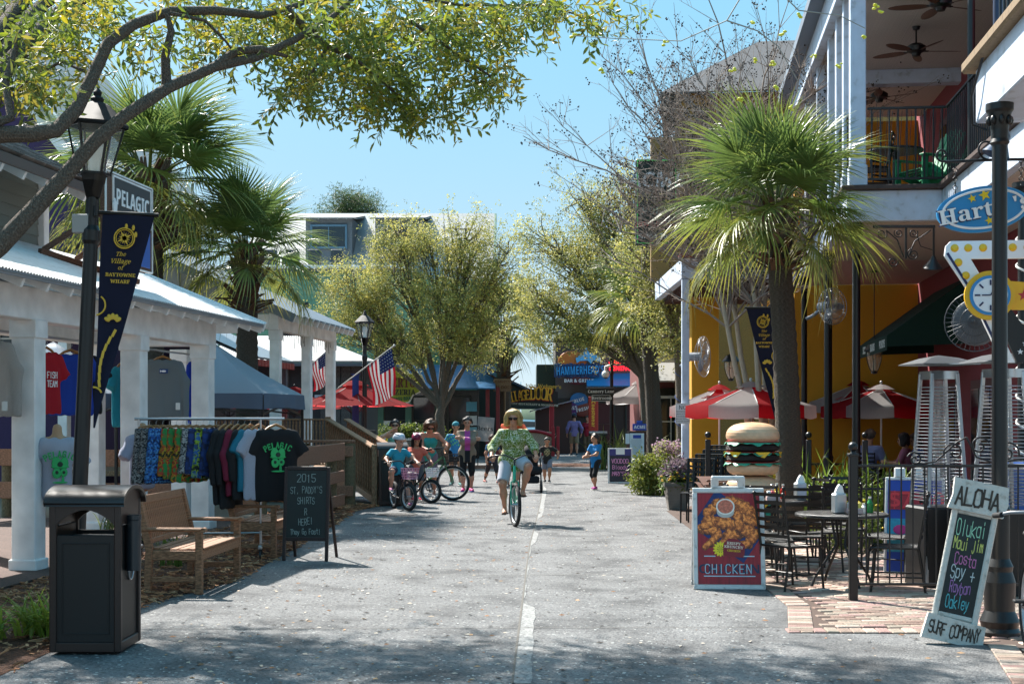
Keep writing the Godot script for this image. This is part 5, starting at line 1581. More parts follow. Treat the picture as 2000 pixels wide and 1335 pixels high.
func build_far_right() -> void:
	var o := thing("grill_building","grey brown grill building with blue metal awning behind the street's far end","building",V(4.0,0,-66.0),0.0)
	var gw := mat("taupe wall",H("6f6763"),0.8,"grain",V(1,1,1))
	var a := mb(); a.box(V(0.6,2.7,-2),V(5.2,5.4,4)); part(o,"wall",a,gw)
	var b := mb(); b.box(V(-2.4,2.0,-1.6),V(0.9,4.1,3)); part(o,"wall",b,mat("dark olive wall",H("39442f"),0.8,"wood",V(5,1,5)))
	seam_roof(o,"awning",V(-0.6,3.0,1.2),V(2.6,3.0,1.2),V(2.6,3.6,0.05),V(-0.6,3.6,0.05),12,mat("bright blue awning",H("2f7fb4"),0.4))
	seam_roof(o,"roof",V(-2.2,5.4,0.5),V(3.4,5.4,0.5),V(3.4,6.3,-2.0),V(-1.2,6.3,-2.0),10,mat("grey metal roof",H("8d959d"),0.35))
	var d := mb(); d.box(V(-0.5,1.25,0.06),V(3.4,2.5,0.1)); part(o,"brown_front",d,mat("brown front",H("4b3a33"),0.7,"grain",V(2,2,2)))
	window(o,V(1.9,1.5,0.12),1.3,1.5,V(0,0,1),mat("dark trim",H("2b2f2c"),0.6)); window(o,V(0.25,1.3,0.12),0.9,2.0,V(0,0,1),mat("dark trim",H("2b2f2c"),0.6),1,2)
	# sign
	var s := thing("restaurant_sign","blue lettered restaurant sign with leaping shark and setting sun","sign",V(2.95,0,-65.6))
	letters(s,"lettering","HAMMERHEAD'S",0.36,Transform3D(Basis(V(0,0,1),0.04),V(0.15,3.75,0.3)),mat("sign azure",H("2b9fe0"),0.4),"Droid Sans",true,0.08,0.56)
	var bb := mb()
	for i in 12: bb.cbox(V(-0.95 + i*0.173,3.75,0.27),V(0.165,0.62 + 0.06*sin(i*2.0),0.05),0.02)
	part(s,"letter_backing",bb,mat("sign navy",H("14406e"),0.5))
	var sun := mb(); sun.ball(V(-0.2,4.15,0.2),0.5,18,V(1.3,1,0.08)); part(s,"sun_disc",sun,mat("sign orange",H("d0702a"),0.5))
	var sk := mb(); sk.prism(PackedVector2Array([Vector2(-0.5,0.1),Vector2(-0.2,0.32),Vector2(0.0,0.62),Vector2(0.1,0.36),Vector2(0.55,0.22),Vector2(0.75,-0.1),Vector2(0.6,-0.05),Vector2(0.3,0.02),Vector2(0.2,-0.15),Vector2(0.05,0.0),Vector2(-0.3,-0.02),Vector2(-0.45,-0.12)]),0.1,Transform3D(Basis.IDENTITY,V(0.45,4.2,0.32))); part(s,"shark",sk,mat("sign sky",H("5cb4e8"),0.4))
	var ob := mb(); ob.ball(V(0.1,3.3,0.25),0.4,18,V(1.5,0.5,0.1)); part(s,"badge",ob,mat("sign maroon",H("5c1f28"),0.5))
	letters(s,"lettering","BAR & GRILLE",0.15,Transform3D(Basis.IDENTITY,V(0.1,3.28,0.3)),mat("sign white",H("e8e8e8"),0.5))
	var n := thing("neon_sign","red neon lettering on the grey brown upper wall","neon sign",V(4.85,0,-65.6))
	var nm := mat("red neon",H("ff2030"),0.4)
	nm.emission_enabled = true; nm.emission = H("ff1a2a"); nm.emission_energy_multiplier = 0.8
	letters(n,"lettering","DRINKS",0.17,Transform3D(Basis.IDENTITY,V(0.0,4.15,0.05)),nm); letters(n,"lettering","DINING",0.2,Transform3D(Basis.IDENTITY,V(0.1,3.85,0.05)),nm)
	for q in [[1131,781,"2c6fa8","blue oval wall sign with pale lettering","BLUE"],[1118,797,"5a2e70","round purple wall sign","JOES"],[1138,799,"7a3a30","red and green oval wall sign","FRESH"]]:
		var p := pp(q[0],q[1],65.8)
		var w := thing("wall_sign",q[3] + " on the brown front","sign",p)
		var m := mb(); m.ball(V(0,0,0),0.36,18,V(1.15,0.95,0.12)); part(w,"disc",m,mat("disc " + q[2],H(q[2]),0.5))
		letters(w,"lettering",q[4],0.15,Transform3D(Basis(V(0,0,1),0.25),V(0,0,0.05)),mat("sign white",H("e8e8e8"),0.5))
	var v := thing("feather_sign","tall red vertical board with yellow lettering beside the grey door","sign",pp(1159,808,62.0))
	var vb := mb(); vb.cbox(V(0,0,0),V(0.42,1.5,0.05),0.08); part(v,"board",vb,mat("board red",H("a82e22"),0.5))
	letters(v,"lettering","Coastwear",0.16,Transform3D(Basis(V(0,0,1),-PI/2),V(0,0,0.03)),mat("board yellow",H("ecc040"),0.5))
	var vs := mb(); vs.tube([V(0,-0.7,0),V(0,-1.75,0)],0.03,8); part(v,"stand",vs,M_black())
func build_arch() -> void:
	var o := thing("arch_sign","arched black sign with large amber letters on red posts","sign",V(0,0,-62.0))
	var red := mat("gate red",H("9c2530"),0.55)
	for x in [1.72,-0.35]:
		var p := mb(); p.cbox(V(x,1.35,0),V(0.2,2.7,0.2),0.015); part(o,"post",p,red)
	var rows := []
	for s in [1.0,-1.0]: pass
	var poly := PackedVector2Array()
	for i in 13: poly.append(Vector2(-0.42 + i*0.2,1.92 + 0.34*sin(PI*(0.15 + 0.6*i/12.0))))
	for i in range(12,-1,-1): poly.append(Vector2(-0.42 + i*0.2,2.42 + 0.42*sin(PI*(0.15 + 0.6*i/12.0))))
	var b := mb(); b.prism(poly,0.12,Transform3D(Basis.IDENTITY,V(0,0,0.16))); part(o,"arch_board",b,mat("sign black",H("16181a"),0.5))
	var tx := "VILLAGE DOOR"
	var x := -0.28
	for i in tx.length():
		if tx[i] == " ": x += 0.1; continue
		var t := (x + 0.42)/2.4
		var a := atan2(0.38*0.6*PI*cos(PI*(0.15 + 0.6*t)),2.4)
		var y := 2.22 + 0.38*sin(PI*(0.15 + 0.6*t))
		letters(o,"letter",tx[i],0.44 if i < 8 else 0.56,Transform3D(Basis(V(0,0,1),a),V(x,y + (0.0 if i < 8 else 0.05),0.27)),mat("letter amber",H("e6a42c"),0.45),"Droid Serif",true,0.03,0.55)
		letters(o,"letter_shadow",tx[i],0.49 if i < 8 else 0.62,Transform3D(Basis(V(0,0,1),a),V(x + 0.012,y + (0.0 if i < 8 else 0.05) - 0.01,0.235)),mat("letter red",H("b5301f"),0.5),"Droid Serif",true,0.02,0.57)
		x += 0.155 if i < 8 else 0.235
	for q in [["John Wehner's",0.15,1.35,2.98,"d6a63a"],["BAYFRONT RESTAURANT & NIGHTCLUB",0.085,0.78,2.2,"d8d0b8"]]:
		letters(o,"lettering",q[0],q[1],Transform3D(Basis(V(0,0,1),-0.05),V(q[2],q[3] - 0.02,0.24)),mat("letter " + q[4],H(q[4]),0.5),"Droid Serif",true,0.02)
	# red framed fence and gate posts
	var f := thing("gate_fence","curved red framed fence panel with cream lattice under the arch sign","fence",V(1.05,0,-59.5))
	for i in 14:
		var l := mb(); l.cbar(V(-0.5 + i*0.1 - 0.3,0.15,0),V(-0.5 + i*0.1 + 0.25,0.95,0),0.03,0.02)
		if i > 2 and i < 12: part(f,"slat",l,mat("cream slat",H("c9bfae"),0.7))
	var pn := mb(); pn.box(V(0,0.58,-0.03),V(1.2,0.9,0.02)); part(f,"panel",pn,mat("cream panel",H("b8ad9c"),0.8))
	var ar := []
	for i in 9: ar.append(V(-0.68 + i*0.17,1.0 + 0.12*sin(PI*i/8.0) - 0.02*i,0))
	var tr := mb(); tr.tube(ar,0.07,8); part(f,"top_rail",tr,red)
	var br := mb(); br.cbox(V(0,0.1,0),V(1.36,0.16,0.1),0.01); part(f,"bottom_rail",br,red)
	for x2 in [-0.66,0.66,0.86]:
		var p := mb(); p.cbox(V(x2,0.62,0),V(0.13,1.25,0.13),0.01); part(f,"post",p,red)
	var sh := thing("shed","brown shed with sloping grey roof right of the arch opening","shed",V(1.75,0,-64.5))
	var sb := mb(); sb.prism(PackedVector2Array([Vector2(-0.7,0),Vector2(0.9,0),Vector2(0.9,2.3),Vector2(-0.7,1.9)]),2.0); part(sh,"wall",sb,mat("brown front",H("4b3a33"),0.7))
	seam_roof(sh,"roof",V(-0.95,1.86,1.2),V(1.0,2.35,1.2),V(1.0,2.35,-1.2),V(-0.95,1.86,-1.2),4,mat("grey metal roof",H("8d959d"),0.35))
	# boat on the bay seen through the arch
	var bt := thing("motor_boat","white motor boat with cabin moored beyond the arch","boat",V(0.75,-0.35,-92.0),0.3)
	var hull := []
	for j in 4:
		var row := []
		for i in 12:
			var t := i/11.0
			var w: float = [0.35,0.85,1.1,1.2][j]*(1.0 if t < 0.6 else 1.0 - pow((t - 0.6)/0.4,1.6))
			row.append(Vector2(w,0.3*j + (0.35*t*t if j == 3 else 0.2*t*t)))
		hull.append(row)
	var hm := mb()
	for s in [1.0,-1.0]:
		var rows2 := []
		for j in 4:
			var row := []
			for i in 12: row.append(V(-3.0 + i*0.55*s*s,hull[j][i].y,hull[j][i].x*s))
			if s < 0: row.reverse()
			rows2.append(row)
		hm.sheet(rows2)
	part(bt,"hull",hm,mat("boat white",H("e4e6e8"),0.3))
	var cb := mb(); cb.prism(PackedVector2Array([Vector2(-1.5,0.9),Vector2(1.3,0.9),Vector2(0.7,1.75),Vector2(-1.3,1.85)]),1.6); part(bt,"cabin",cb,mat("boat white",H("e4e6e8"),0.3))
	var cw := mb(); cw.prism(PackedVector2Array([Vector2(-1.2,1.3),Vector2(0.9,1.3),Vector2(0.65,1.65),Vector2(-1.15,1.7)]),1.63); part(bt,"cabin_window",cw,mat("dark glazing",H("1e2a30"),0.08))
	var ms := mb(); ms.tube([V(-0.2,1.8,0),V(-0.2,4.2,0)],0.04,6); part(bt,"mast",ms,M_white())
func build_yellow() -> void:
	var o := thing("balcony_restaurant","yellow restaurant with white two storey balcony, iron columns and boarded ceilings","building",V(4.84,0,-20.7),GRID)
	var w := mat("white balcony paint",H("c4d0e2"),0.55,"worn",V(0.6,0.6,0.6),"blotch",0.4)
	var tan := mat("ceiling board",H("dccdc0"),0.7,"grain",V(0.6,6,6))
	var pinkc := mat("pink ceiling board",H("dcaea6"),0.7,"grain",V(0.6,6,6))
	var red := mat("red wall",H("9a3a42"),0.8,"grain",V(1,1,1))
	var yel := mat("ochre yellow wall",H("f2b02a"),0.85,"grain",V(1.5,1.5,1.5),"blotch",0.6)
	var mould := mat("dark moulding",H("4b3b36"),0.7,"worn",V(2,2,2))
	# slab edges
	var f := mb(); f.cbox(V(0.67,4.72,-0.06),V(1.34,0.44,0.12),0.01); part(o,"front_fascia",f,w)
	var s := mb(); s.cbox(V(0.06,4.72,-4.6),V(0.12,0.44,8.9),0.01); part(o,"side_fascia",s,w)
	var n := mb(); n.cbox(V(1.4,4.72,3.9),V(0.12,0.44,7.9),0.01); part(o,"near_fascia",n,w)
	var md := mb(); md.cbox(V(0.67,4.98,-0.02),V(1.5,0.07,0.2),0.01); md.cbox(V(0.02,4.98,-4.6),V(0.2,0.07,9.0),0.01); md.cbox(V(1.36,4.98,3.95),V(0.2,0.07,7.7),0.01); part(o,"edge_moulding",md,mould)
	var fl := mb(); fl.box(V(1.5,4.9,-5.0),V(2.9,0.1,9.8)); part(o,"balcony_floor",fl,mould)
	var fl2 := mb(); fl2.box(V(2.1,4.9,3.9),V(1.3,0.1,7.8)); part(o,"balcony_floor",fl2,mould)
	var bd := mb(); bd.cbox(V(0,0,0),V(2.5,0.02,0.098),0.004); var bdm := bd.mesh()
	for i in 100: part(o,"soffit_board",bdm,tan if i < 52 else pinkc,Transform3D(Basis.IDENTITY,V(1.36,4.5,-0.17 - i*0.1)))
	var bd1 := mb(); bd1.cbox(V(0,0,0),V(1.2,0.02,0.098),0.004); var bdm1 := bd1.mesh()
	for i in 70: part(o,"soffit_board",bdm1,tan,Transform3D(Basis.IDENTITY,V(2.05,4.5,0.0 + i*0.1)))
	var bd2 := mb(); bd2.cbox(V(0,0,0),V(2.6,0.02,0.118),0.004); var bdm2 := bd2.mesh()
	for i in 84: part(o,"ceiling_board",bdm2,mat("weathered ceiling board",H("e6dad2"),0.7,"grain",V(0.6,6,6)),Transform3D(Basis.IDENTITY,V(1.36,8.0,0.2 - i*0.12)))
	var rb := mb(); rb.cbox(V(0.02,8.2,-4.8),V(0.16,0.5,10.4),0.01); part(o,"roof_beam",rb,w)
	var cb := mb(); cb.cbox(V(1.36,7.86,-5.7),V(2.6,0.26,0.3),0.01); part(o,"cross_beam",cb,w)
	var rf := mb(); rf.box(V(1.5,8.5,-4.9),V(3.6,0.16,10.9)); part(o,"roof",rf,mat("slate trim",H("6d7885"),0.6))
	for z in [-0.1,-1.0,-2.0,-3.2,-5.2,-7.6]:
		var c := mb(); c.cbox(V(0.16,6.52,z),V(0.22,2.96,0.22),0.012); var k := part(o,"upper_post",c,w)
		var b := mb(); b.cbox(V(0.16,5.16,z),V(0.26,0.3,0.26),0.012); part(k,"post_base",b,w)
	# walls
	var y := mb(); y.box(V(1.35,2.25,-10.4),V(2.6,4.5,0.2)); part(o,"yellow_wall",y,yel)
	var y2 := mb(); y2.box(V(1.35,6.5,-10.4),V(2.6,3.0,0.2)); part(o,"yellow_wall",y2,yel)
	var rw := mb(); rw.box(V(2.75,4.1,-3.2),V(0.2,8.2,14.6)); part(o,"red_wall",rw,red)
	for z in [-6.6,-3.6]:
		for y3 in [1.15,6.2]:
			var d := mb(); d.box(V(2.63,y3,z),V(0.06,2.3,1.7)); var k := part(o,"door",d,mat("door maroon",H("4f2026"),0.5))
			for q in [-0.42,0.42]:
				var p := mb(); p.box(V(2.595,y3 + 0.15,z + q),V(0.02,1.7,0.6)); part(k,"pane",p,mat("dark glazing",H("1e2a30"),0.08))
	# columns under and above
	iron_column(o,0.15,-0.15,4.48,0.06); iron_column(o,0.1,-3.75,4.48,0.06); iron_column(o,0.16,-4.15,4.48,0.06); iron_column(o,0.1,-8.4,4.48,0.06)
	for z in [1.5,4.6]:
		var p := mb(); p.tube([V(1.45,5.0,z),V(1.45,8.4,z)],0.05,12); part(o,"iron_post",p,M_black())
	rail(o,"balcony",V(0.3,5.02,-0.1),V(1.42,5.02,-0.1),1.12,9,M_black(),0.022)
	var zz := mb()
	for i in 16:
		var x := 0.33 + i*0.068
		zz.bar(V(x,5.14,-0.1),V(x + 0.055,6.1,-0.1),0.007,0.007)
	part(o,"balcony_lattice",zz,M_black()).set_meta("kind","stuff")
	rail(o,"side",V(0.1,5.02,-0.3),V(0.1,5.02,-9.2),1.12,60,M_black())
	rail(o,"near",V(1.42,5.02,-0.1),V(1.42,5.02,5.5),1.12,42,M_black())
	# left wing beam,post,pergola,yellow piers
	var g := thing("porch_wing","yellow porch wing with white corner post and beam and brown slatted ceiling","porch",V(0,0,-29.5))
	var bm := mb(); bm.cbox(V(4.68,4.72,0),V(2.4,0.42,0.2),0.01); part(g,"beam",bm,w)
	var tr := mb(); tr.cbox(V(4.68,4.97,0.03),V(2.5,0.07,0.3),0.01); part(g,"red_moulding",tr,mat("red moulding",H("8a3038"),0.6))
	var ps := mb(); ps.cbox(V(3.57,2.25,0),V(0.15,4.5,0.15),0.01); part(g,"post",ps,w)
	var sb2 := mb(); sb2.cbox(V(3.57,4.72,-2.8),V(0.16,0.42,5.3),0.01); part(g,"side_beam",sb2,w)
	for i in 16:
		var l := mb(); l.cbox(V(4.75,4.42,-0.3 - i*0.3),V(2.2,0.12,0.05),0.006); part(g,"ceiling_slat",l,mat("brown slat",H("6a4436"),0.8,"wood",V(1,8,8)))
	var dkc := mb(); dkc.box(V(4.75,4.53,-2.6),V(2.2,0.03,5.0)); part(g,"ceiling",dkc,mat("brown ceiling",H("4d342b"),0.8))
	for q in [V(4.38,2.2,-3.2),V(6.3,2.2,-4.6)]:
		var c := mb(); c.cbox(q,V(0.62,4.4,0.5),0.015); part(g,"yellow_pier",c,yel)
	for q in [[0.0,2.3],[1.1,0.9]]: pass
	rail(g,"upper",V(3.6,5.02,0.0),V(5.85,5.02,0.0),1.1,22,M_black())
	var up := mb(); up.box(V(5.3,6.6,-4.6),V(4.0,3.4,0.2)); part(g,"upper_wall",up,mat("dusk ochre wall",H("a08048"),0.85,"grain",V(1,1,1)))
	var mc := mb()
	for i in 30: mc.ball(V(3.75 + i*0.07,5.15 + 0.06*sin(i*1.3) + R(0,0.3),0.05),0.028,6)
	# the ochre house high behind
	var h := thing("ochre_house","tall ochre stucco house with grey hipped roof and roof terrace behind the bare tree","house",V(8.0,0,-42.0),GRID)
	var oc := mat("pale ochre wall",H("b08d4f"),0.9,"grain",V(0.7,0.7,0.7),"blotch",0.5)
	var hb := mb(); hb.box(V(0,5.6,-3),V(6.4,11.2,6)); part(h,"wall",hb,oc)
	var tw := mb(); tw.box(V(2.4,6.6,0.6),V(2.6,13.2,2)); part(h,"tower",tw,oc)
	var sr := mat("grey shingle roof",H("6c6c70"),0.9,"stone",V(3,6,3))
	seam_roof(h,"roof",V(-3.6,11.1,0.5),V(3.6,11.1,0.5),V(1.2,13.4,-3.0),V(-0.6,13.4,-3.0),1,sr); seam_roof(h,"roof",V(-3.6,11.1,-6.5),V(-3.6,11.1,0.5),V(-0.6,13.4,-3.0),V(-0.6,13.4,-3.01),1,sr)
	for q in [[-1.8,9.2],[0.2,9.2],[-1.8,6.4],[0.2,6.4]]: window(h,V(q[0],q[1],0.02),0.9,1.5,V(0,0,1),mat("brown window",H("54443a"),0.6))
	var gb := mb(); gb.cbox(V(-0.6,8.0,0.06),V(5.2,0.22,0.12),0.02); part(h,"belt_course",gb,mat("slate trim",H("6d7885"),0.6))
	rail(h,"terrace",V(1.1,13.2,1.5),V(3.7,13.2,1.5),0.9,14,mat("brown window",H("54443a"),0.6),0.03)
	# shingled building behind the porch wing
	var z := thing("shingled_shop","dark shingle roofed shop with metal porch roof seen through the yellow porch","building",V(7.2,0,-47.0))
	var zb := mb(); zb.box(V(0,2.2,-2),V(6,4.4,4)); part(z,"wall",zb,mat("shop red wall",H("6e3a38"),0.8))
	seam_roof(z,"upper_roof",V(-3.2,4.0,0.3),V(3.2,4.0,0.3),V(3.2,6.4,-2.5),V(-3.2,6.4,-2.5),1,mat("dark shingle roof",H("3c3b40"),0.9,"stone",V(3,6,3)))
	seam_roof(z,"porch_roof",V(-2.6,2.75,2.0),V(3.0,2.75,2.0),V(3.0,3.7,0.1),V(-2.6,3.7,0.1),12,mat("pale metal roof",H("cfd2d3"),0.4))
	var zf := mb(); zf.box(V(0,1.3,0.05),V(5.6,2.6,0.1)); part(z,"dark_front",zf,mat("dark shopfront",H("151a1b"),0.25))
	for x in [-2.0,0.2,2.2]: window(z,V(x,1.5,0.1),1.2,1.6,V(0,0,1),M_white())
	var zs := thing("shop_sign","navy rounded shop sign with white letters beyond the yellow pier","sign",pp(1462,680,44.0))
	var sm := mb(); sm.ball(V(0,0,0),0.5,18,V(0.9,1.0,0.12)); part(zs,"disc",sm,mat("sign navy",H("1b2560"),0.5)); letters(zs,"lettering","ME",0.26,Transform3D(Basis.IDENTITY,V(-0.05,0,0.07)),mat("sign white",H("e8e8e8"),0.5))
	var st := mb(); st.bar(V(0,0.45,0),V(0.2,0.9,-1.0),0.04,0.04); part(zs,"bracket",st,M_black())
	# near balcony over the surf shop
	var q2 := thing("surf_shop_balcony","near white balcony corner on an iron column above the hanging signs","balcony",V(3.82,0,-11.8),GRID)
	var qf := mb(); qf.cbox(V(0.06,4.32,3.0),V(0.12,0.44,6.0),0.01); part(q2,"side_fascia",qf,w)
	var qe := mb(); qe.cbox(V(1.6,4.32,0.06),V(2.96,0.44,0.12),0.01); part(q2,"end_fascia",qe,w)
	var qm := mb(); qm.cbox(V(0.02,4.59,2.95),V(0.22,0.1,6.2),0.02); part(q2,"edge_moulding",qm,mat("weathered moulding",H("8a7458"),0.8,"worn",V(2,2,2)))
	var qs := mb(); qs.box(V(1.6,4.13,3.0),V(2.96,0.04,5.8)); part(q2,"soffit",qs,w)
	iron_column(q2,0.03,0.75,4.1,0.06)
	rail(q2,"balcony",V(0.12,4.62,0.15),V(0.12,4.62,5.6),1.05,40,M_black())
	for zc in [0.2,1.4]:
		var p := mb(); p.tube([V(0.14,4.62,zc),V(0.14,7.6,zc)],0.045,12); part(q2,"iron_post",p,mat("navy post",H("1c2a48"),0.4))
	var wp := mb(); wp.tube([V(0.02,4.66,0.9),V(-0.02,4.62,0.5),V(-0.06,4.3,0.15),V(-0.02,4.1,-0.02),V(0.08,4.02,0.1)],0.012,6); part(q2,"cable",wp,M_black())
func build_patio_trim() -> void:
	var sl := thing("spiral_lit_column","black column wound with white rope light at the right edge","column",V(5.3,0,-14.8),GRID)
	iron_column(sl,0,0,4.1,0.075)
	var sp := mb()
	var pts := []
	for i in 150: pts.append(V(cos(i*0.42)*0.085,0.95 + i*0.018,sin(i*0.42)*0.085))
	sp.tube(pts,0.013,6); part(sl,"rope_light",sp,mat("rope light",H("d8d4cc"),0.4))
	var aw := thing("awning","dark green fabric awning over the red wall's doors with white lettering","awning",V(4.84,0,-20.7),GRID)
	var gc := cloth("green awning cloth",H("123f36"),0.05)
	var x0 := 1.2; var x1 := 2.64; var za := -4.5; var zb := -8.3
	var m := mb(); m.quad(V(x0,3.1,za),V(x1,4.15,za),V(x1,4.15,zb),V(x0,3.1,zb)); part(aw,"canopy",m,gc)
	for z in [za,zb]:
		var e := mb(); e.prism(PackedVector2Array([Vector2(x0,2.9),Vector2(x1,2.95),Vector2(x1,4.14),Vector2(x0,3.1)]),0.01,Transform3D(Basis.IDENTITY,V(0,0,z))); part(aw,"end_panel",e,gc)
	var v := mb(); v.box(V(x0 - 0.005,2.97,(za + zb)/2),V(0.012,0.26,za - zb)); part(aw,"valance",v,gc)
	var wh := mat("awning white",H("dfe5e2"),0.7)
	for q in [["PO BOYS",za - 0.6],["SALADS",za - 1.9],["SUBS",za - 3.1]]: letters(aw,"lettering",q[0],0.14,Transform3D(Basis(V(0,0,-1),V(0,1,0),V(-1,0,0))*Basis(V(0,1,0),PI)*Basis.IDENTITY,V(x0 - 0.013,2.97,q[1])),wh,"Droid Sans",true,0.003,0.9)
	for q in [[1708,27.4,520.0,700.0,"black caged lantern hanging from the boarded ceiling before the yellow wall"],[1428,31.5,545.0,718.0,"black caged lantern hanging beside the yellow pier"]]:
		var top := 4.48 if q[0] > 1500 else 4.4
		var at := pp(q[0],q[3],q[1])
		var la := thing("hanging_lantern",q[4],"lantern",at,0.0,"")
		var a := mb(); a.tube([V(0,0.3,0),V(0,top - at.y,0)],0.009,6); a.lathe([[0.1,0],[0.06,0.02],[0,0.04]],V(0,top - at.y - 0.04,0),10); part(la,"rod",a,M_black())
		var b := mb(); b.lathe([[0.2,0.14],[0.19,0.17],[0.12,0.26],[0.05,0.3],[0,0.31]],Vector3.ZERO,14); part(la,"cap",b,M_black())
		var g := mb(); g.lathe([[0.05,-0.24],[0.1,-0.14],[0.135,0.0],[0.14,0.12]],Vector3.ZERO,14); part(la,"globe",g,glass("lantern amber glass",H("e8d0b8"),0.3))
		var c := mb()
		for k in 4:
			var t := TAU*k/4.0 + 0.4
			var d := V(cos(t),0,sin(t))
			c.tube([d*0.15 + V(0,0.14,0),d*0.145,d*0.1 - V(0,0.16,0),d*0.05 - V(0,0.26,0)],0.008,5)
		c.lathe([[0.0,-0.3],[0.06,-0.28],[0.06,-0.24],[0.0,-0.23]],Vector3.ZERO,10); part(la,"cage",c,M_black())
		var e := mb(); e.tube([V(0,-0.22,0),V(0,-0.02,0)],0.03,8); part(la,"candle",e,mat("candle",H("e8dcc0"),0.6))
	# wire fans
	for q in [[V(5.42,3.55,-24.3),0.5,0.31,"round wire wall fan on the paired black columns"],[V(3.95,2.92,-29.7),1.1,0.42,"round wire fan tilted on the white corner post"]]:
		var fa := thing("wall_fan",q[3],"fan",q[0],q[1])
		var ca := mb()
		var r: float = q[2]
		for k in 3: ca.ring(V(0,0,0.02 - absf(k - 1)*0.04 + 0.05),r*[1.0,0.7,0.35][k],0.006,Basis.IDENTITY,32,5)
		for k in 40:
			var a := TAU*k/40.0
			ca.tube([V(cos(a),sin(a),0)*r*0.1 + V(0,0,0.09),V(cos(a),sin(a),0)*r*0.7 + V(0,0,0.06),V(cos(a),sin(a),0)*r,V(cos(a),sin(a),0)*r*0.6 - V(0,0,0.1)],0.0026,4,false)
		part(fa,"cage",ca,mat("chrome wire",H("b8bcc2"),0.3,"",Vector3.ONE,"",0.0,0.8))
		for k in 3:
			var bl := mb()
			var a := TAU*k/3.0
			bl.ball(V(cos(a),sin(a),0)*r*0.5,r*0.4,10,V(1,0.5,0.06),Basis(V(0,0,1),a)*Basis(V(1,0,0),0.4)); part(fa,"blade",bl,mat("fan blade",H("8d98a4"),0.35))
		var mo := mb(); mo.tube([V(0,0,-0.05),V(0,0,-0.28)],0.09,12); mo.tube([V(0,0,-0.2),V(-0.12,-0.15,-0.35),V(-0.2,-0.2,-0.42)],0.03,8); part(fa,"motor",mo,mat("fan motor",H("6c727a"),0.4))
	# ceiling fans
	for q in [[1838,15,20.6],[1790,92,23.2],[1718,182,26.6]]:
		var at := pp(q[0],q[1],q[2])
		at.y = 7.62
		var cf := thing("ceiling_fan","dark five bladed ceiling fan %s over the upper balcony" % ["nearest the front edge","between the first and the cross beam","behind the cross beam"][[1838,1790,1718].find(q[0])],"ceiling fan",at,q[2]*1.3,"balcony ceiling fans")
		var r := mb(); r.tube([V(0,0.05,0),V(0,0.37,0)],0.014,8); r.lathe([[0,0.3],[0.05,0.32],[0.07,0.37],[0,0.375]],Vector3.ZERO,12); part(cf,"downrod",r,M_black())
		var mo := mb(); mo.lathe([[0,-0.12],[0.06,-0.11],[0.08,-0.06],[0.15,-0.03],[0.16,0.04],[0.09,0.09],[0,0.1]],Vector3.ZERO,18); part(cf,"motor",mo,M_black())
		for k in 5:
			var a := TAU*k/5.0
			var b := mb(); b.ball(V(0,0,0),0.3,14,V(1,0.025,0.27)); part(cf,"blade",b,mat("fan wood",H("5a3a2e"),0.5),Transform3D(yaw(a)*Basis(V(1,0,0),0.25),yaw(a)*V(0.44,-0.03,0)))
			var br := mb(); br.bar(V(0.1,-0.03,0),V(0.2,-0.03,0),0.05,0.012); part(cf,"blade_iron",br,M_black(),Transform3D(yaw(a),V(0,0,0)))
	# iron bracket with scrolls under the balcony edge
	var ib := thing("scroll_bracket","black wrought iron scroll bracket hanging under the balcony soffit","bracket",pp(1770,445,19.6))
	var bm := mb()
	bm.cbar(V(-0.45,0.02,0),V(0.4,0.02,0),0.03,0.04); bm.cbar(V(0,0.02,0),V(0,-0.42,0),0.03,0.025); bm.cbar(V(0.38,0.02,0),V(0.38,-0.4,0),0.025,0.025)
	var X := V(1,0,0); var Y := V(0,1,0)
	scroll(bm,V(-0.33,-0.08,0),0.075,0.5,-1.6,X,Y); scroll(bm,V(-0.1,-0.07,0),0.065,2.6,1.6,X,Y); scroll(bm,V(0.1,-0.07,0),0.065,0.5,-1.6,X,Y); scroll(bm,V(0.1,-0.36,0),0.085,2.0,1.7,X,Y); scroll(bm,V(-0.18,-0.46,0),0.075,0.2,-1.5,X,Y)
	bm.tube([V(-0.27,-0.03,0),V(-0.12,-0.16,0),V(-0.03,-0.4,0)],0.009,6); bm.tube([V(0.03,-0.4,0),V(0.12,-0.18,0),V(0.34,-0.03,0)],0.009,6); bm.tube([V(0.15,-0.1,0),V(0.2,-0.25,0),V(0.36,-0.3,0)],0.007,6)
	part(ib,"scrollwork",bm,M_black())
	var sc := mb(); sc.lathe([[0.02,0],[0.05,-0.06],[0.13,-0.16],[0.135,-0.17]],V(0.38,-0.38,0),14,Basis(V(1,0,0),0.3)); part(ib,"lamp_shade",sc,mat("lamp shade dark",H("23262a"),0.4))
	# tall green sign
	var ts := thing("blade_sign","tall dark green projecting sign with bright green border and the words Since 1910","sign",V(0,0,-29.3))
	var b2 := mb(); b2.cbox(V(2.95,6.05,0),V(0.84,1.75,0.16),0.02); part(ts,"board",b2,mat("sign deep green",H("0f2a24"),0.4))
	var nb := mat("green neon tube",H("58d060"),0.4)
	var fr := mb()
	for s in [-1.0,1.0]: fr.tube([V(2.95 + s*0.39,5.21,0.1),V(2.95 + s*0.39,6.89,0.1)],0.012,6); fr.tube([V(2.56,6.05 + s*0.84,0.1),V(3.34,6.05 + s*0.84,0.1)],0.012,6)
	part(ts,"neon_border",fr,nb)
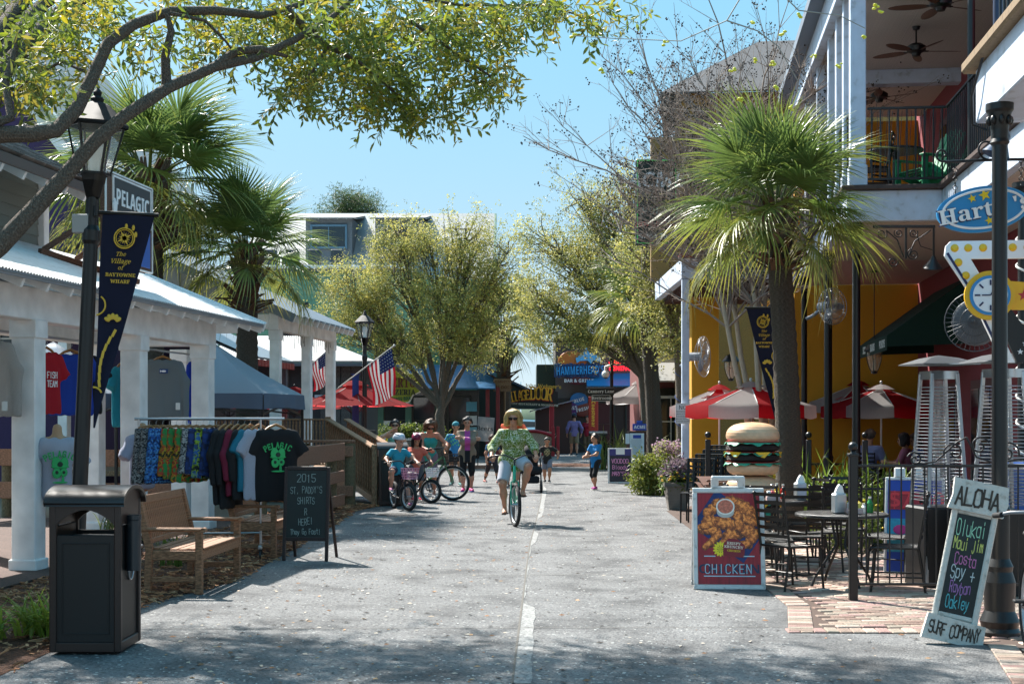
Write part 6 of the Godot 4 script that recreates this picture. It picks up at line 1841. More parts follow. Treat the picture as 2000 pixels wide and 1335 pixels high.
	for q in [["ACME",0.3,6.5,"d8dce0",1.0],["OYSTER",0.2,6.12,"c8b070",0.9],["HOUSE",0.14,5.86,"9fb0a8",1.0],["NEW ORLEANS",0.09,5.6,"b83830",1.0],["Since 1910",0.11,5.36,"e0e0dc",1.05]]: letters(ts,"lettering",q[0],q[1],Transform3D(Basis(V(1,0,0),V(0.15,1,0),V(0,0,1)),V(2.95,q[2],0.085)),mat("blade " + q[3],H(q[3]),0.5),"Droid Sans",true,0.01,q[4])
	var ar := mb(); ar.cbar(V(3.3,6.4,0),V(3.9,6.4,0),0.05,0.05); ar.cbar(V(3.3,5.5,0),V(3.9,5.5,0),0.05,0.05); part(ts,"bracket",ar,M_black())
# ---------------------------------------------------------------- one-off props
func chicken_print() -> StandardMaterial3D:
	var w := 360
	var h := 520
	var im := Image.create(w,h,false,Image.FORMAT_RGB8)
	var f := FastNoiseLite.new(); f.seed = 3; f.frequency = 0.02; f.fractal_octaves = 4
	var g := FastNoiseLite.new(); g.seed = 5; g.frequency = 0.03; g.fractal_octaves = 4
	for y in h:
		for x in w:
			var k := 0.86 + 0.16*f.get_noise_2d(x*2.2,y*0.25) - (0.12 if x % 45 < 2 else 0.0)
			var c := Color(0.66*k,0.10*k,0.16*k)
			# tilted blue tray
			var u := (x - 185.0)*0.82 + (y - 190.0)*0.57
			var v := -(x - 185.0)*0.57 + (y - 190.0)*0.82
			if absf(u) < 182 and absf(v) < 128: c = Color(0.06,0.16,0.42)*(0.9 + 0.2*f.get_noise_2d(x,y))
			im.set_pixel(x,y,c)
	# fried pieces: fat crooked strokes with crust
	var pieces := [[60,110,120,70,30],[110,60,190,45,26],[200,50,270,80,38],[250,70,320,120,36],[300,120,345,160,26],[60,160,150,175,36],[130,175,215,180,34],[230,130,320,165,34],[20,205,110,225,27],[120,235,70,290,24],[70,290,40,310,18],[180,250,255,215,40],[250,210,320,225,34],[335,235,290,290,28],[290,290,220,300,24],[150,290,215,320,30],[235,120,240,200,28],[30,190,70,180,22]]
	for p in pieces:
		var ax: float = p[0]; var ay: float = p[1]; var bx: float = p[2]; var by: float = p[3]; var r: float = p[4]
		var dd := (bx - ax)*(bx - ax) + (by - ay)*(by - ay)
		for y in range(maxi(int(minf(ay,by) - r*1.3),0),mini(int(maxf(ay,by) + r*1.3),h - 1)):
			for x in range(maxi(int(minf(ax,bx) - r*1.3),0),mini(int(maxf(ax,bx) + r*1.3),w - 1)):
				var t := clampf(((x - ax)*(bx - ax) + (y - ay)*(by - ay))/dd,0,1)
				var cx := ax + (bx - ax)*t; var cy := ay + (by - ay)*t
				var n := g.get_noise_2d(x*1.2 + r*9.0,y*1.2)
				var d := Vector2(x - cx,y - cy).length()/(r*(1.0 + 0.3*n))
				if d < 1.0:
					var sh := 1.05 - 0.55*d*d - 0.35*(y - cy)/r*0.6 + 0.45*n + 0.3*g.get_noise_2d(x*5.0,y*5.0)
					im.set_pixel(x,y,Color(0.80,0.40,0.15).lerp(Color(0.98,0.70,0.36),clampf(sh - 0.75,0,1))*clampf(sh,0.35,1.15))
	for y in range(20,150):
		for x in range(95,230):
			var e := Vector2((x - 162.0)/54.0,(y - 78.0)/46.0).length()
			var wall := absf(x - 162.0) < 50 and y > 78 and Vector2((x - 162.0)/50.0,(y - 108.0)/34.0).length() < 1.0
			if e < 0.84: im.set_pixel(x,y,Color(0.80,0.45,0.35)*(0.95 + 0.25*g.get_noise_2d(x*2,y*2)))
			elif e < 1.0: im.set_pixel(x,y,Color(0.9,0.88,0.84))
			elif wall or (y > 78 and y < 108 and absf(x - 162.0) < 51): im.set_pixel(x,y,Color(0.72,0.70,0.67))
	for y in range(270,370):
		for x in range(80,180):
			var q := Vector2(x - 130,y - 320)
			var a := q.angle()
			if q.length() < 30 + 14*absf(sin(a*7.0)): im.set_pixel(x,y,Color(0.88,0.82,0.12) if q.length() > 22 or (int(a*5) % 3) else Color(0.5,0.42,0.05))
	var m := StandardMaterial3D.new()
	m.resource_name = "poster print"; m.albedo_texture = ImageTexture.create_from_image(im); m.roughness = 0.45
	return m
func burger(o: Node3D,y: float,h: float,r: float) -> void:
	var bun := mat("bun glaze",H("dcb28c"),0.35,"blotch",V(3,3,3))
	var patty := mat("patty",H("2e2420"),0.6,"stone",V(12,12,12),"stonebump",1.0)
	var green := mat("lettuce",H("2f8a68"),0.45); var red := mat("tomato",H("b3262c"),0.4); var yel := mat("cheese",H("e0b020"),0.45)
	var b := mb(); b.lathe([[0,y],[r*0.74,y],[r*0.86,y + h*0.025],[r*0.94,y + h*0.07],[r*0.97,y + h*0.12],[r*0.96,y + h*0.17],[r*0.9,y + h*0.2],[0,y + h*0.2]],Vector3.ZERO,48); part(o,"bottom_bun",b,bun)
	var t := mb(); t.lathe([[0,y + h*0.62],[r*0.9,y + h*0.63],[r*0.99,y + h*0.69],[r*1.0,y + h*0.74],[r*0.98,y + h*0.8],[r*0.92,y + h*0.86],[r*0.82,y + h*0.91],[r*0.68,y + h*0.95],[r*0.5,y + h*0.975],[r*0.25,y + h*0.993],[0,y + h]],Vector3.ZERO,48); part(o,"top_bun",t,bun)
	for k in 2:
		var py := y + h*(0.26 + k*0.19)
		var p := mb()
		p.lathe([[0,py],[r*0.9,py],[r*1.0,py + h*0.03],[r*1.0,py + h*0.1],[r*0.9,py + h*0.13],[0,py + h*0.13]],Vector3.ZERO,36); part(o,"patty",p,patty)
	for k in 3:
		var ly: float = y + h*[0.215,0.405,0.6][k]
		var rows := [[],[],[]]
		for i in 73:
			var a := TAU*i/72.0
			var w := sin(i*1.3)*0.7 + sin(i*0.57 + k)*0.9
			rows[2].append(V(cos(a),0,-sin(a))*r*0.8 + V(0,ly + h*0.02,0)); rows[1].append(V(cos(a),0,-sin(a))*r*1.02 + V(0,ly + h*0.015,0)); rows[0].append(V(cos(a),0,-sin(a))*r*(1.05 + 0.03*w) + V(0,ly - h*(0.02 + 0.025*w),0))
		var l := mb(); l.sheet(rows); part(o,"lettuce",l,green)
		var e := mb(); e.lathe([[0,ly + h*0.015],[r*0.99,ly + h*0.018],[r*1.01,ly + h*0.03],[0,ly + h*0.04]],Vector3.ZERO,36); part(o,"tomato",e,red)
		if k == 1:
			for c in 6:
				var a := c*1.05 + 0.2
				var q := mb(); q.prism(PackedVector2Array([Vector2(-0.09,0),Vector2(0.09,0),Vector2(0.02,-0.07),Vector2(-0.02,-0.06)]),0.012,Transform3D(yaw(a),yaw(a)*V(0,ly + 0.02,r*1.035))); part(o,"cheese",q,yel)
func build_props() -> void:
	# chicken sign
	var o := thing("sandwich_board","white plastic sandwich board with red CHICKEN poster of fried tenders","sandwich board",V(2.14,0,-14.2),-0.06)
	var wp := mat("white plastic",H("d2d3d2"),0.4,"worn",V(1.5,1.5,1.5))
	var X := a_board(o,0.7,1.0,wp,wp,0.045,0.2)
	for s in [1.0,-1.0]:
		var xf := X if s > 0 else Transform3D(yaw(PI),Vector3.ZERO)*X
		var hd := mb()
		for q in [[-0.13,1.045,0.075,0.11],[0.13,1.045,0.075,0.11],[0.0,1.1,0.33,0.045],[0.0,1.005,0.33,0.03]]: hd.cbox(V(q[0],q[1],0),V(q[2],q[3],0.035),0.012)
		part(o,"handle",hd,wp,xf)
	var pq := mb(); pq.quad(V(-0.305,0.05,0.012),V(-0.305,0.95,0.012),V(0.305,0.95,0.012),V(0.305,0.05,0.012)); part(o,"poster",pq,chicken_print(),X)
	var neon := mat("print pale blue",H("a9c6d4"),0.5)
	letters(o,"lettering","CHICKEN",0.085,X*Transform3D(Basis.IDENTITY,V(0,0.2,0.0135)),mat("print dark blue",H("1d2a4a"),0.5),"Droid Sans",true,0.001,1.18)
	var st := mb(); write(st,"CHICKEN",X*Transform3D(Basis.IDENTITY,V(0,0.2,0.016)),0.088,0.008,0.0,1.18,0.002)
	for q in [[-0.19,0.325,0.11],[0.19,0.325,0.11],[0.0,0.13,0.5]]: st.box(X*V(q[0],q[1],0.0145),V(q[2],0.01,0.002),X.basis)
	part(o,"poster_strokes",st,neon)
	var bd := mb(); bd.prism(PackedVector2Array([Vector2(-0.1,0),Vector2(0.105,-0.02),Vector2(0.115,0.1),Vector2(0.05,0.16),Vector2(-0.04,0.17),Vector2(-0.095,0.12)]),0.002,X*Transform3D(Basis.IDENTITY,V(0.04,0.33,0.0145))); part(o,"brand_badge",bd,mat("badge maroon",H("7c1622"),0.5))
	for q in [["KRISPY",0.026,0.45,"e8dcc8"],["KRUNCHY",0.026,0.415,"e8dcc8"],["CHICKEN",0.02,0.378,"e8c820"]]: letters(o,"lettering",q[0],q[1],X*Transform3D(Basis(V(0,0,1),-0.08),V(0.045,q[2],0.0165)),mat("print " + q[3],H(q[3]),0.5),"Droid Serif",true,0.001)
	# burger statue
	var b := thing("burger_statue","giant stacked fibreglass burger statue with black patties and wavy green lettuce","statue",V(2.94,0,-17.5))
	burger(b,0.98,0.64,0.325); burger(b,0.4,0.58,0.325)
	var pd := mb(); pd.lathe([[0,0],[0.3,0],[0.3,0.1],[0.22,0.14],[0.22,0.36],[0.3,0.4],[0,0.4]],Vector3.ZERO,24); part(b,"pedestal",pd,M_black())
	# chalkboard easel
	var e := thing("chalkboard_easel","dark framed chalkboard easel reading 2015 ST PADDY'S SHIRTS R HERE beside the clothes rack","chalkboard",V(-2.42,0,-16.75),-0.12)
	var fr := mat("easel wood",H("3a2420"),0.5,"wood",V(8,2,8))
	var slate := mat("slate board",H("1a211f"),0.5,"blotch",V(2,2,2))
	var EX := Transform3D(Basis(Vector3.RIGHT,-0.1),V(0,0,0))
	for s in [-1.0,1.0]:
		var l := mb(); l.cbox(V(s*0.255,0.55,0),V(0.04,1.1,0.03),0.006); part(e,"leg",l,fr,EX)
		var l2 := mb(); l2.cbar(V(s*0.235,1.06,-0.12),V(s*0.255,0,-0.5),0.035,0.025); part(e,"rear_leg",l2,fr)
	for y in [0.255,1.085]:
		var r := mb(); r.cbox(V(0,y,0),V(0.47,0.045,0.03),0.006); part(e,"rail",r,fr,EX)
	var sl := mb(); sl.box(V(0,0.67,0),V(0.475,0.79,0.014)); part(e,"slate",sl,slate,EX)
	var ch := mb()
	var k := 0
	for q in [["2015",0.09,0.97],["ST. PADDY'S",0.075,0.83],["SHIRTS",0.075,0.7],["R",0.075,0.58],["HERE!",0.075,0.46],["They Go Fast!",0.06,0.34]]:
		write(ch,q[0],EX*Transform3D(Basis(V(0,0,1),0.03)*Basis.from_scale(V(0.72 if k else 1.0,1,1)),V(0.0,q[2],0.009)),q[1],0.007,0.12); k += 1
	part(e,"chalk_writing",ch,mat("chalk dull",H("8d9c98"),0.9))
	# surf shop board leaning on the column
	var a := thing("surf_shop_board","white hand painted surf shop board with chalk list leaning against the front column","sign board",V(3.27,0,-10.72),-0.2)
	a.rotation = V(-0.12,-0.12,-0.21)
	var wb := mat("painted driftwood",H("cfccc4"),0.75,"worn",V(2,2,2),"wood",1.0)
	var fb := mb(); fb.cbox(V(0,0.58,0),V(0.32,0.96,0.045),0.01)
	var back := part(a,"back_board",fb,wb)
	for s in [-1.0,1.0]:
		var q := mb(); q.cbox(V(s*0.148,0.58,0.03),V(0.045,0.84,0.03),0.008); part(a,"side_stile",q,wb)
	for y in [0.2,0.985]:
		var q := mb(); q.cbox(V(0,y,0.03),V(0.25,0.035,0.03),0.008); part(a,"frame_rail",q,wb)
	var ss := mb(); ss.box(V(0,0.59,0.026),V(0.25,0.75,0.008)); part(a,"slate",ss,slate)
	var tp := mb(); tp.prism(PackedVector2Array([Vector2(-0.21,0),Vector2(0.2,0.0),Vector2(0.22,0.1),Vector2(0.2,0.235),Vector2(-0.2,0.235),Vector2(-0.19,0.1)]),0.05,Transform3D(Basis.IDENTITY,V(0,0.99,0.045))); part(a,"top_plank",tp,wb)
	var bp := mb(); bp.prism(PackedVector2Array([Vector2(-0.22,0),Vector2(0.23,0.0),Vector2(0.225,0.17),Vector2(-0.2,0.19)]),0.07,Transform3D(Basis.IDENTITY,V(0,0.0,0.045))); part(a,"bottom_plank",bp,wb)
	var ink := mat("driftwood ink",H("4a4038"),0.8)
	var w1 := mb(); write(w1,"ALOHA",Transform3D(Basis.from_scale(V(0.85,1,1)),V(0.0,1.105,0.071)),0.13,0.018,0.12,0.92); write(w1,"SURF COMPANY",Transform3D(Basis.from_scale(V(0.62,1,1)),V(0.01,0.092,0.081)),0.09,0.013,0.1,0.86); part(a,"painted_writing",w1,ink)
	for q in [["Olukai",0.12,0.87,"a8d8b8"],["Maui Jim",0.09,0.745,"d8d878"],["Costa",0.09,0.635,"c878a8"],["Spy +",0.1,0.54,"c8d0d0"],["Rayban",0.085,0.42,"a878b0"],["Oakley",0.095,0.31,"60b8c0"]]:
		var c := mb(); write(c,q[0],Transform3D(Basis(V(0,0,1),0.03)*Basis.from_scale(V(0.56 if q[0].length() < 6 else 0.47,1,1)),V(0.0,q[2],0.031)),q[1],0.009,0.1); part(a,"chalk_writing",c,mat("chalk " + q[3],H(q[3]),0.9))
	# VOODOO board
	var v := thing("sandwich_board","slate sandwich board with pink VOODOO Bloody MARY'S chalk lettering and purple header","sandwich board",V(2.72,0,-36.0),-0.05)
	var VX := a_board(v,0.62,0.9,wp,mat("purple slate",H("23202c"),0.5),0.04,0.2)
	var hp := mb(); hp.cbox(V(0,0.79,0.012),V(0.54,0.17,0.012),0.003); part(v,"header",hp,mat("header purple",H("3b3470"),0.5),VX)
	var cd := mb(); cd.cbox(V(0,0.82,0.022),V(0.22,0.17,0.006),0.002); part(v,"card",cd,mat("paper",H("d8d8d4"),0.7),VX)
	var vc := mb(); write(vc,"VOODOO",VX*Transform3D(Basis.IDENTITY,V(0,0.57,0.012)),0.11,0.014,0.05); write(vc,"Bloody",VX*Transform3D(Basis.IDENTITY,V(0,0.41,0.012)),0.1,0.013,0.05); write(vc,"MARY'S!<",VX*Transform3D(Basis.IDENTITY,V(0.0,0.25,0.012)),0.1,0.013,0.05,0.78); part(v,"chalk_writing",vc,mat("chalk pink",H("d890b8"),0.9))
	# price board behind the fence
	var p := thing("sandwich_board","white sandwich board with blue and red drink poster priced 7.00 behind the iron fence","sandwich board",V(4.36,0,-15.5),-0.35)
	var PX := a_board(p,0.62,1.05,wp,mat("poster cobalt",H("1c3f9c"),0.5),0.03,0.22)
	for s in [-0.16,0.02,0.2]:
		var t := mb(); t.cbox(V(s,1.1,0),V(0.12,0.12,0.04),0.02); part(p,"handle",t,wp,PX)
	var rd := mb(); rd.box(V(-0.05,0.8,0.012),V(0.44,0.2,0.008)); part(p,"red_patch",rd,mat("poster red",H("a41c2c"),0.5),PX)
	var tq := mb(); tq.box(V(0,0.42,0.012),V(0.55,0.36,0.008)); part(p,"turquoise_patch",tq,mat("poster turquoise",H("2f9cb8"),0.5,"blotch",V(5,5,5)),PX)
	var pk := mb(); pk.ball(V(0.06,0.33,0.016),0.08,10,V(1.6,0.6,0.04)); pk.ball(V(-0.14,0.48,0.016),0.06,10,V(1.3,0.9,0.04)); part(p,"pink_patch",pk,mat("poster pink",H("c82a78"),0.5),PX)
	letters(p,"lettering","$7.00",0.17,PX*Transform3D(Basis.IDENTITY,V(0.02,0.8,0.02)),mat("poster scarlet",H("d83038"),0.5)); letters(p,"lettering","16 OZ",0.07,PX*Transform3D(Basis.IDENTITY,V(0.12,0.65,0.02)),mat("poster yellow",H("e8d040"),0.5))
	# menu stand
	var m := thing("menu_stand","brown menu stand with white menu pages and blue sign on top","menu stand",V(3.72,0,-42.0),0.1)
	var mb1 := mb(); mb1.cbox(V(0.05,0.62,-0.2),V(0.7,1.24,0.4),0.01); part(m,"cabinet",mb1,mat("menu wood",H("5c3424"),0.6,"wood",V(3,1,3)))
	var pg := mb(); pg.cbox(V(-0.06,0.72,0.02),V(0.42,0.92,0.015),0.003); pg.cbox(V(-0.34,1.02,0.02),V(0.12,0.3,0.012),0.003); part(m,"menu_page",pg,mat("menu paper",H("cfdbe0"),0.6))
	var lin := mb()
	for i in 22: lin.box(V(-0.08 + 0.02*sin(i*3.0),1.0 - i*0.032,0.029),V(0.3 + 0.05*sin(i*7.0),0.008,0.002))
	part(m,"print_lines",lin,mat("menu ink",H("5c7480"),0.6))
	var tp2 := mb(); tp2.cbox(V(0.02,1.36,0),V(0.42,0.2,0.04),0.03); tp2.cbox(V(0.02,1.5,0),V(0.18,0.1,0.04),0.02); tp2.cbox(V(-0.06,1.08,0.034),V(0.24,0.1,0.01),0.01); part(m,"blue_plaque",tp2,mat("plaque blue",H("2444a0"),0.5))
	letters(m,"lettering","ACME",0.09,Transform3D(Basis.IDENTITY,V(0.02,1.36,0.023)),mat("sign white",H("e8e8e8"),0.5))
	# NO sign
	var n := thing("rule_sign","small white sign headed NO listing banned riding on the white post","sign",V(3.5,1.74,-29.36))
	var nb := mb(); nb.prism(PackedVector2Array([Vector2(-0.13,-0.21),Vector2(0.13,-0.21),Vector2(0.145,-0.195),Vector2(0.145,0.195),Vector2(0.13,0.21),Vector2(-0.13,0.21),Vector2(-0.145,0.195),Vector2(-0.145,-0.195)]),0.012); part(n,"plate",nb,mat("sign white",H("e8e8e8"),0.5))
	var bk := mat("sign ink",H("26282a"),0.6)
	letters(n,"lettering","NO",0.085,Transform3D(Basis.IDENTITY,V(0,0.125,0.008)),bk,"Droid Sans",false)
	var ys := 0.04
	for s in ["SKATEBOARDING","BICYCLE RIDING","ROLLER BLADING","ROLLER SKATING","SCOOTER RIDING"]:
		letters(n,"lettering",s,0.026,Transform3D(Basis.IDENTITY,V(0,ys,0.008)),bk,"Droid Sans",false,0.003,0.98); ys -= 0.05
	var nf := mb()
	for s in [-1.0,1.0]: nf.box(V(s*0.135,0,0.007),V(0.004,0.39,0.003)); nf.box(V(0,s*0.2,0.007),V(0.26,0.004,0.003))
	part(n,"border",nf,bk)
	# oval shop sign
	var hs := thing("oval_sign","blue oval shop sign with bubbly white letters and yellow stars hanging by chains","sign",V(3.82,3.37,-11.62),-0.1)
	var tb := Basis(V(0,0,1),0.13)
	var ov := mb(); ov.lathe([[0,-0.03],[0.36,-0.03],[0.37,-0.02],[0.37,0.02],[0.36,0.03],[0,0.03]],Vector3.ZERO,48,Basis(tb.x,tb.z*-1.0,tb.y*0.5)); part(hs,"board",ov,mat("oval blue",H("2484bc"),0.4))
	var ring := mb()
	var rp := []
	for i in 61: rp.append(tb*V(cos(TAU*i/60)*0.325,sin(TAU*i/60)*0.152,0.034))
	ring.tube(rp,0.011,6,false); part(hs,"white_rim",ring,mat("sign white",H("e8e8e8"),0.5))
	letters(hs,"lettering_outline","Harte 's",0.135,Transform3D(tb*Basis(V(0,0,1),0.06),tb*V(0.0,-0.01,0.032)),mat("oval navy",H("1c2450"),0.5),"Droid Serif",true,0.006,1.02)
	letters(hs,"lettering","Harte 's",0.12,Transform3D(tb*Basis(V(0,0,1),0.06),tb*V(0.003,-0.008,0.038)),mat("sign white",H("e8e8e8"),0.5),"Droid Serif",true,0.01,1.12)
	for q in [[-0.08,0.095,0.036],[0.02,0.11,0.05],[0.03,-0.1,0.036],[-0.02,-0.12,0.0]]:
		if q[2] == 0.0: continue
		var s5 := PackedVector2Array()
		for i in 10: s5.append(Vector2(sin(TAU*i/10.0),cos(TAU*i/10.0))*q[2]*(1.0 if i % 2 == 0 else 0.42))
		var sm := mb(); sm.prism(s5,0.008,Transform3D(tb*Basis(V(0,0,1),0.2),tb*V(q[0],q[1],0.034))); part(hs,"star",sm,mat("star yellow",H("e8c418"),0.4))
	for s in [-0.22,0.3]:
		for i in 6:
			var lk := mb(); lk.ring(V(s,0.17 + i*0.036 + s*0.13,0),0.017,0.0035,Basis.IDENTITY if i % 2 else yaw(PI/2),12,5); part(hs,"chain_link",lk,M_black())
	var hb := thing("sign_bar","black scrolled iron bar carrying the oval shop sign","bracket",V(3.82,3.77,-11.62),-0.1)
	var bm := mb(); bm.tube([V(-0.3,-0.01,0),V(0.1,0,0),V(0.7,0,0)],0.012,8); scroll(bm,V(-0.32,0.05,0),0.06,-1.2,-1.2,V(1,0,0),V(0,1,0),0.009); scroll(bm,V(0.04,0.1,0),0.1,-1.5,-0.8,V(1,0,0),V(0,1,0),0.009); part(hb,"bar",bm,M_black())
	var gl := mb(); gl.lathe([[0.02,0.14],[0.05,0.1],[0.06,0.02],[0.11,-0.07],[0.115,-0.08]],V(0.12,0.1,0.05),16,Basis(V(0,0,1),-0.4)); part(hb,"gooseneck_lamp",gl,mat("lamp blue",H("2f4a68"),0.35))
	# clock sign with bulb arrow
	var cs := thing("clock_sign","white bulb studded arrow sign with round yellow and blue clock face","clock sign",V(3.94,2.7,-12.0),-0.12)
	var wh := mat("sign white",H("e8e8e8"),0.5)
	var outl := mat("oval navy",H("1c2450"),0.5)
	var ar := PackedVector2Array([Vector2(-0.3,0.42),Vector2(-0.26,0.46),Vector2(0.5,0.46),Vector2(0.5,0.31),Vector2(-0.1,0.31),Vector2(0.02,0.1),Vector2(0.0,-0.1),Vector2(-0.06,-0.05),Vector2(-0.31,0.34)])
	var am := mb(); am.prism(ar,0.05); part(cs,"arrow_band",am,wh)
	var dg := mb(); dg.prism(PackedVector2Array([Vector2(-0.04,-0.12),Vector2(0.06,-0.12),Vector2(0.26,-0.56),Vector2(0.16,-0.56)]),0.05); part(cs,"lower_band",dg,wh)
	var bl := mb(); bl.prism(PackedVector2Array([Vector2(0.08,-0.1),Vector2(0.22,-0.1),Vector2(0.5,-0.5),Vector2(0.46,-0.56),Vector2(0.28,-0.56)]),0.045); part(cs,"black_tail",bl,mat("sign black",H("16181a"),0.5))
	var ed := mb(); ed.bar(V(-0.29,0.36,0.028),V(-0.07,-0.0,0.028),0.02,0.006,V(0,0,1)); ed.bar(V(-0.02,-0.14,0.028),V(0.17,-0.54,0.028),0.02,0.006,V(0,0,1)); part(cs,"dark_stripe",ed,outl)
	for q in [[-0.23,0.4],[-0.12,0.4],[0.0,0.4],[0.12,0.4],[0.24,0.4],[0.36,0.4],[-0.2,0.28],[-0.14,0.17]]:
		var u := mb(); u.ball(V(q[0],q[1],0.028),0.028,12,V(1,1,0.5)); u.ring(V(q[0],q[1],0.026),0.03,0.004,Basis.IDENTITY,18,5); part(cs,"bulb",u,mat("bulb yellow",H("e8b81c"),0.35))
	var zy := Basis(V(1,0,0),V(0,0,1),V(0,-1,0))
	for q in [[0.205,0.035,"e0ac18"],[0.165,0.05,"2f86c0"],[0.14,0.06,"dde4ea"]]:
		var d := mb(); d.lathe([[0,0],[q[0],0],[q[0],q[1]],[0,q[1] + 0.001]],V(0.05,0.0,0.02),40,zy); part(cs,"clock_ring",d,mat("clock " + q[2],H(q[2]),0.4))
	for i in 8:
		var a2 := TAU*i/8.0
		var h := mb(); h.cbox(V(0.05 + cos(a2)*0.105,sin(a2)*0.105,0.084),V(0.045,0.014,0.006),0.002,Basis(V(0,0,1),a2)); part(cs,"hour_mark",h,outl)
	var hh := mb(); hh.bar(V(0.05,0.0,0.086),V(0.1,0.09,0.086),0.01,0.004,V(0,0,1)); hh.bar(V(0.05,0.0,0.086),V(-0.02,0.0,0.086),0.01,0.004,V(0,0,1)); part(cs,"clock_hand",hh,outl)
	var yp := mb(); yp.prism(PackedVector2Array([Vector2(0.22,-0.12),Vector2(0.45,-0.12),Vector2(0.5,0.0),Vector2(0.45,0.1),Vector2(0.22,0.12)]),0.05,Transform3D(Basis.IDENTITY,V(0,0,0.002))); part(cs,"yellow_wing",yp,mat("clock e0ac18",H("e0ac18"),0.4))
	for q in [[0.33,0.0,0.05,"b02830"],[0.34,-0.4,0.025,"d8dce0"],[0.4,-0.46,0.025,"d8dce0"],[0.3,-0.47,0.025,"d8dce0"]]:
		var s5 := PackedVector2Array()
		for i in 10: s5.append(Vector2(sin(TAU*i/10.0),cos(TAU*i/10.0))*q[2]*(1.0 if i % 2 == 0 else 0.42))
		var sm := mb(); sm.prism(s5,0.008,Transform3D(Basis.IDENTITY,V(q[0],q[1],0.03))); part(cs,"star",sm,mat("star " + q[3],H(q[3]),0.4))
	var hg := mb(); hg.tube([V(0.1,0.46,0),V(0.1,1.0,0)],0.012,6); part(cs,"hanger_rod",hg,M_black())
	# dish behind the clock
	var ds := thing("wall_fan","dark round wall fan behind the clock sign","fan",V(4.2,2.55,-13.0),-0.5)
	var dm := mb()
	for k2 in 4: dm.ring(V(0,0,0),0.27 - k2*0.07,0.005,Basis.IDENTITY,28,5)
	for k2 in 36: dm.tube([V(0,0,0.08),V(cos(TAU*k2/36),sin(TAU*k2/36),0)*0.27],0.0025,4,false)
	part(ds,"cage",dm,mat("dark wire",H("3a3e44"),0.4))
	var bb := mb(); bb.ball(V(0,0,-0.06),0.22,14,V(1,1,0.2)); part(ds,"back_shell",bb,mat("fan shell",H("4c525a"),0.4))
	# heaters
	for q in [[4.26,14.3,"silver pyramid patio heater behind the scrolled fence"],[4.66,13.6,"silver pyramid patio heater half hidden by the front column"]]:
		var t := thing("patio_heater",q[2],"patio heater",V(q[0],0,-q[1]),0.15,"pyramid patio heaters")
		var base := mb(); base.cbox(V(0,0.4,0),V(0.5,0.8,0.5),0.02); part(t,"base",base,M_black())
		for sx in [-1.0,1.0]:
			for sz in [-1.0,1.0]:
				var c := mb(); c.cbar(V(sx*0.24,0.05,sz*0.24),V(sx*0.13,2.12,sz*0.13),0.035,0.035); part(t,"corner_post",c,M_steel())
		var gr := mb()
		for i in 34:
			var f := i/33.0
			var y := 0.86 + f*1.12
			var wd := lerpf(0.21,0.135,f)
			for k2 in 4:
				var bs := yaw(k2*PI/2)
				gr.tube([bs*V(-wd,y,wd),bs*V(wd,y,wd)],0.0042,4,false)
		part(t,"grille_bar",gr,M_steel()).set_meta("kind","stuff")
		var tu := mb(); tu.tube([V(0,0.8,0),V(0,2.05,0)],0.055,14); part(t,"glass_tube",tu,glass("heater glass",H("f0ece4"),0.05))
		var hd := mb(); hd.lathe([[0.0,2.06],[0.2,2.06],[0.2,2.14],[0,2.15]],Vector3.ZERO,4,yaw(PI/4),false); part(t,"burner_head",hd,M_steel())
		var rf := mb(); rf.lathe([[0.42,2.2],[0.42,2.21],[0.2,2.27],[0.0,2.3]],Vector3.ZERO,4,yaw(PI/4),false); part(t,"reflector",rf,M_steel())
	# fence
	var fe := thing("iron_fence","black iron patio fence with ball topped post and scrolled crest","fence",V(3.12,0,-13.1),-0.02)
	var po := mb(); po.cbox(V(0,0.67,0),V(0.075,1.34,0.075),0.008); po.cbox(V(0,1.34,0),V(0.095,0.03,0.095),0.006); po.lathe([[0.03,1.355],[0.02,1.375],[0.0,1.38]],Vector3.ZERO,12); po.ball(V(0,1.415,0),0.045,14); part(fe,"post",po,M_black())
	var po2 := mb(); po2.cbox(V(2.1,0.67,0),V(0.075,1.34,0.075),0.008); po2.ball(V(2.1,1.415,0),0.045,14); part(fe,"post",po2,M_black())
	for y in [0.16,1.24]:
		var r := mb(); r.cbox(V(1.05,y,0),V(2.03,0.025,0.03),0.004); part(fe,"rail",r,M_black())
	var pm := mb(); pm.tube([V(0,0.17,0),V(0,1.23,0)],0.008,7); var pmm := pm.mesh()
	for i in 19: part(fe,"picket",pmm,M_black(),Transform3D(Basis.IDENTITY,V(0.12 + i*0.106,0,0)))
	var sc := mb()
	scroll(sc,V(0.56,1.3,0),0.07,2.8,-1.4,V(1,0,0),V(0,1,0),0.009); scroll(sc,V(0.92,1.36,0),0.1,3.4,-1.1,V(1,0,0),V(0,1,0),0.009); scroll(sc,V(1.15,1.42,0),0.09,0.4,1.3,V(1,0,0),V(0,1,0),0.009); scroll(sc,V(1.4,1.36,0),0.11,-0.2,1.4,V(1,0,0),V(0,1,0),0.009)
	sc.tube([V(0.58,1.25,0),V(0.75,1.28,0),V(0.95,1.46,0),V(1.03,1.5,0)],0.009,6); sc.tube([V(1.03,1.5,0),V(1.12,1.32,0),V(1.3,1.26,0),V(1.5,1.3,0)],0.009,6)
	part(fe,"scroll_crest",sc,M_black())
	# far patio posts and low fence
	var k3 := 0
	for q in [[1383,21.5],[1580,21.3],[1690,21.0]]:
		var f2 := thing("fence_post",["black ball topped post before the stacked lattice chairs","black ball topped post right of the large palm trunk","black ball topped post behind the green fronds"][k3],"post",pp(q[0],811.0 + 4760.0/q[1],q[1]),0.0,"ball topped patio posts")
		var pz := mb(); pz.cbox(V(0,0.67,0),V(0.075,1.34,0.075),0.008); pz.ball(V(0,1.41,0),0.048,12); part(f2,"post_shaft",pz,M_black()); k3 += 1
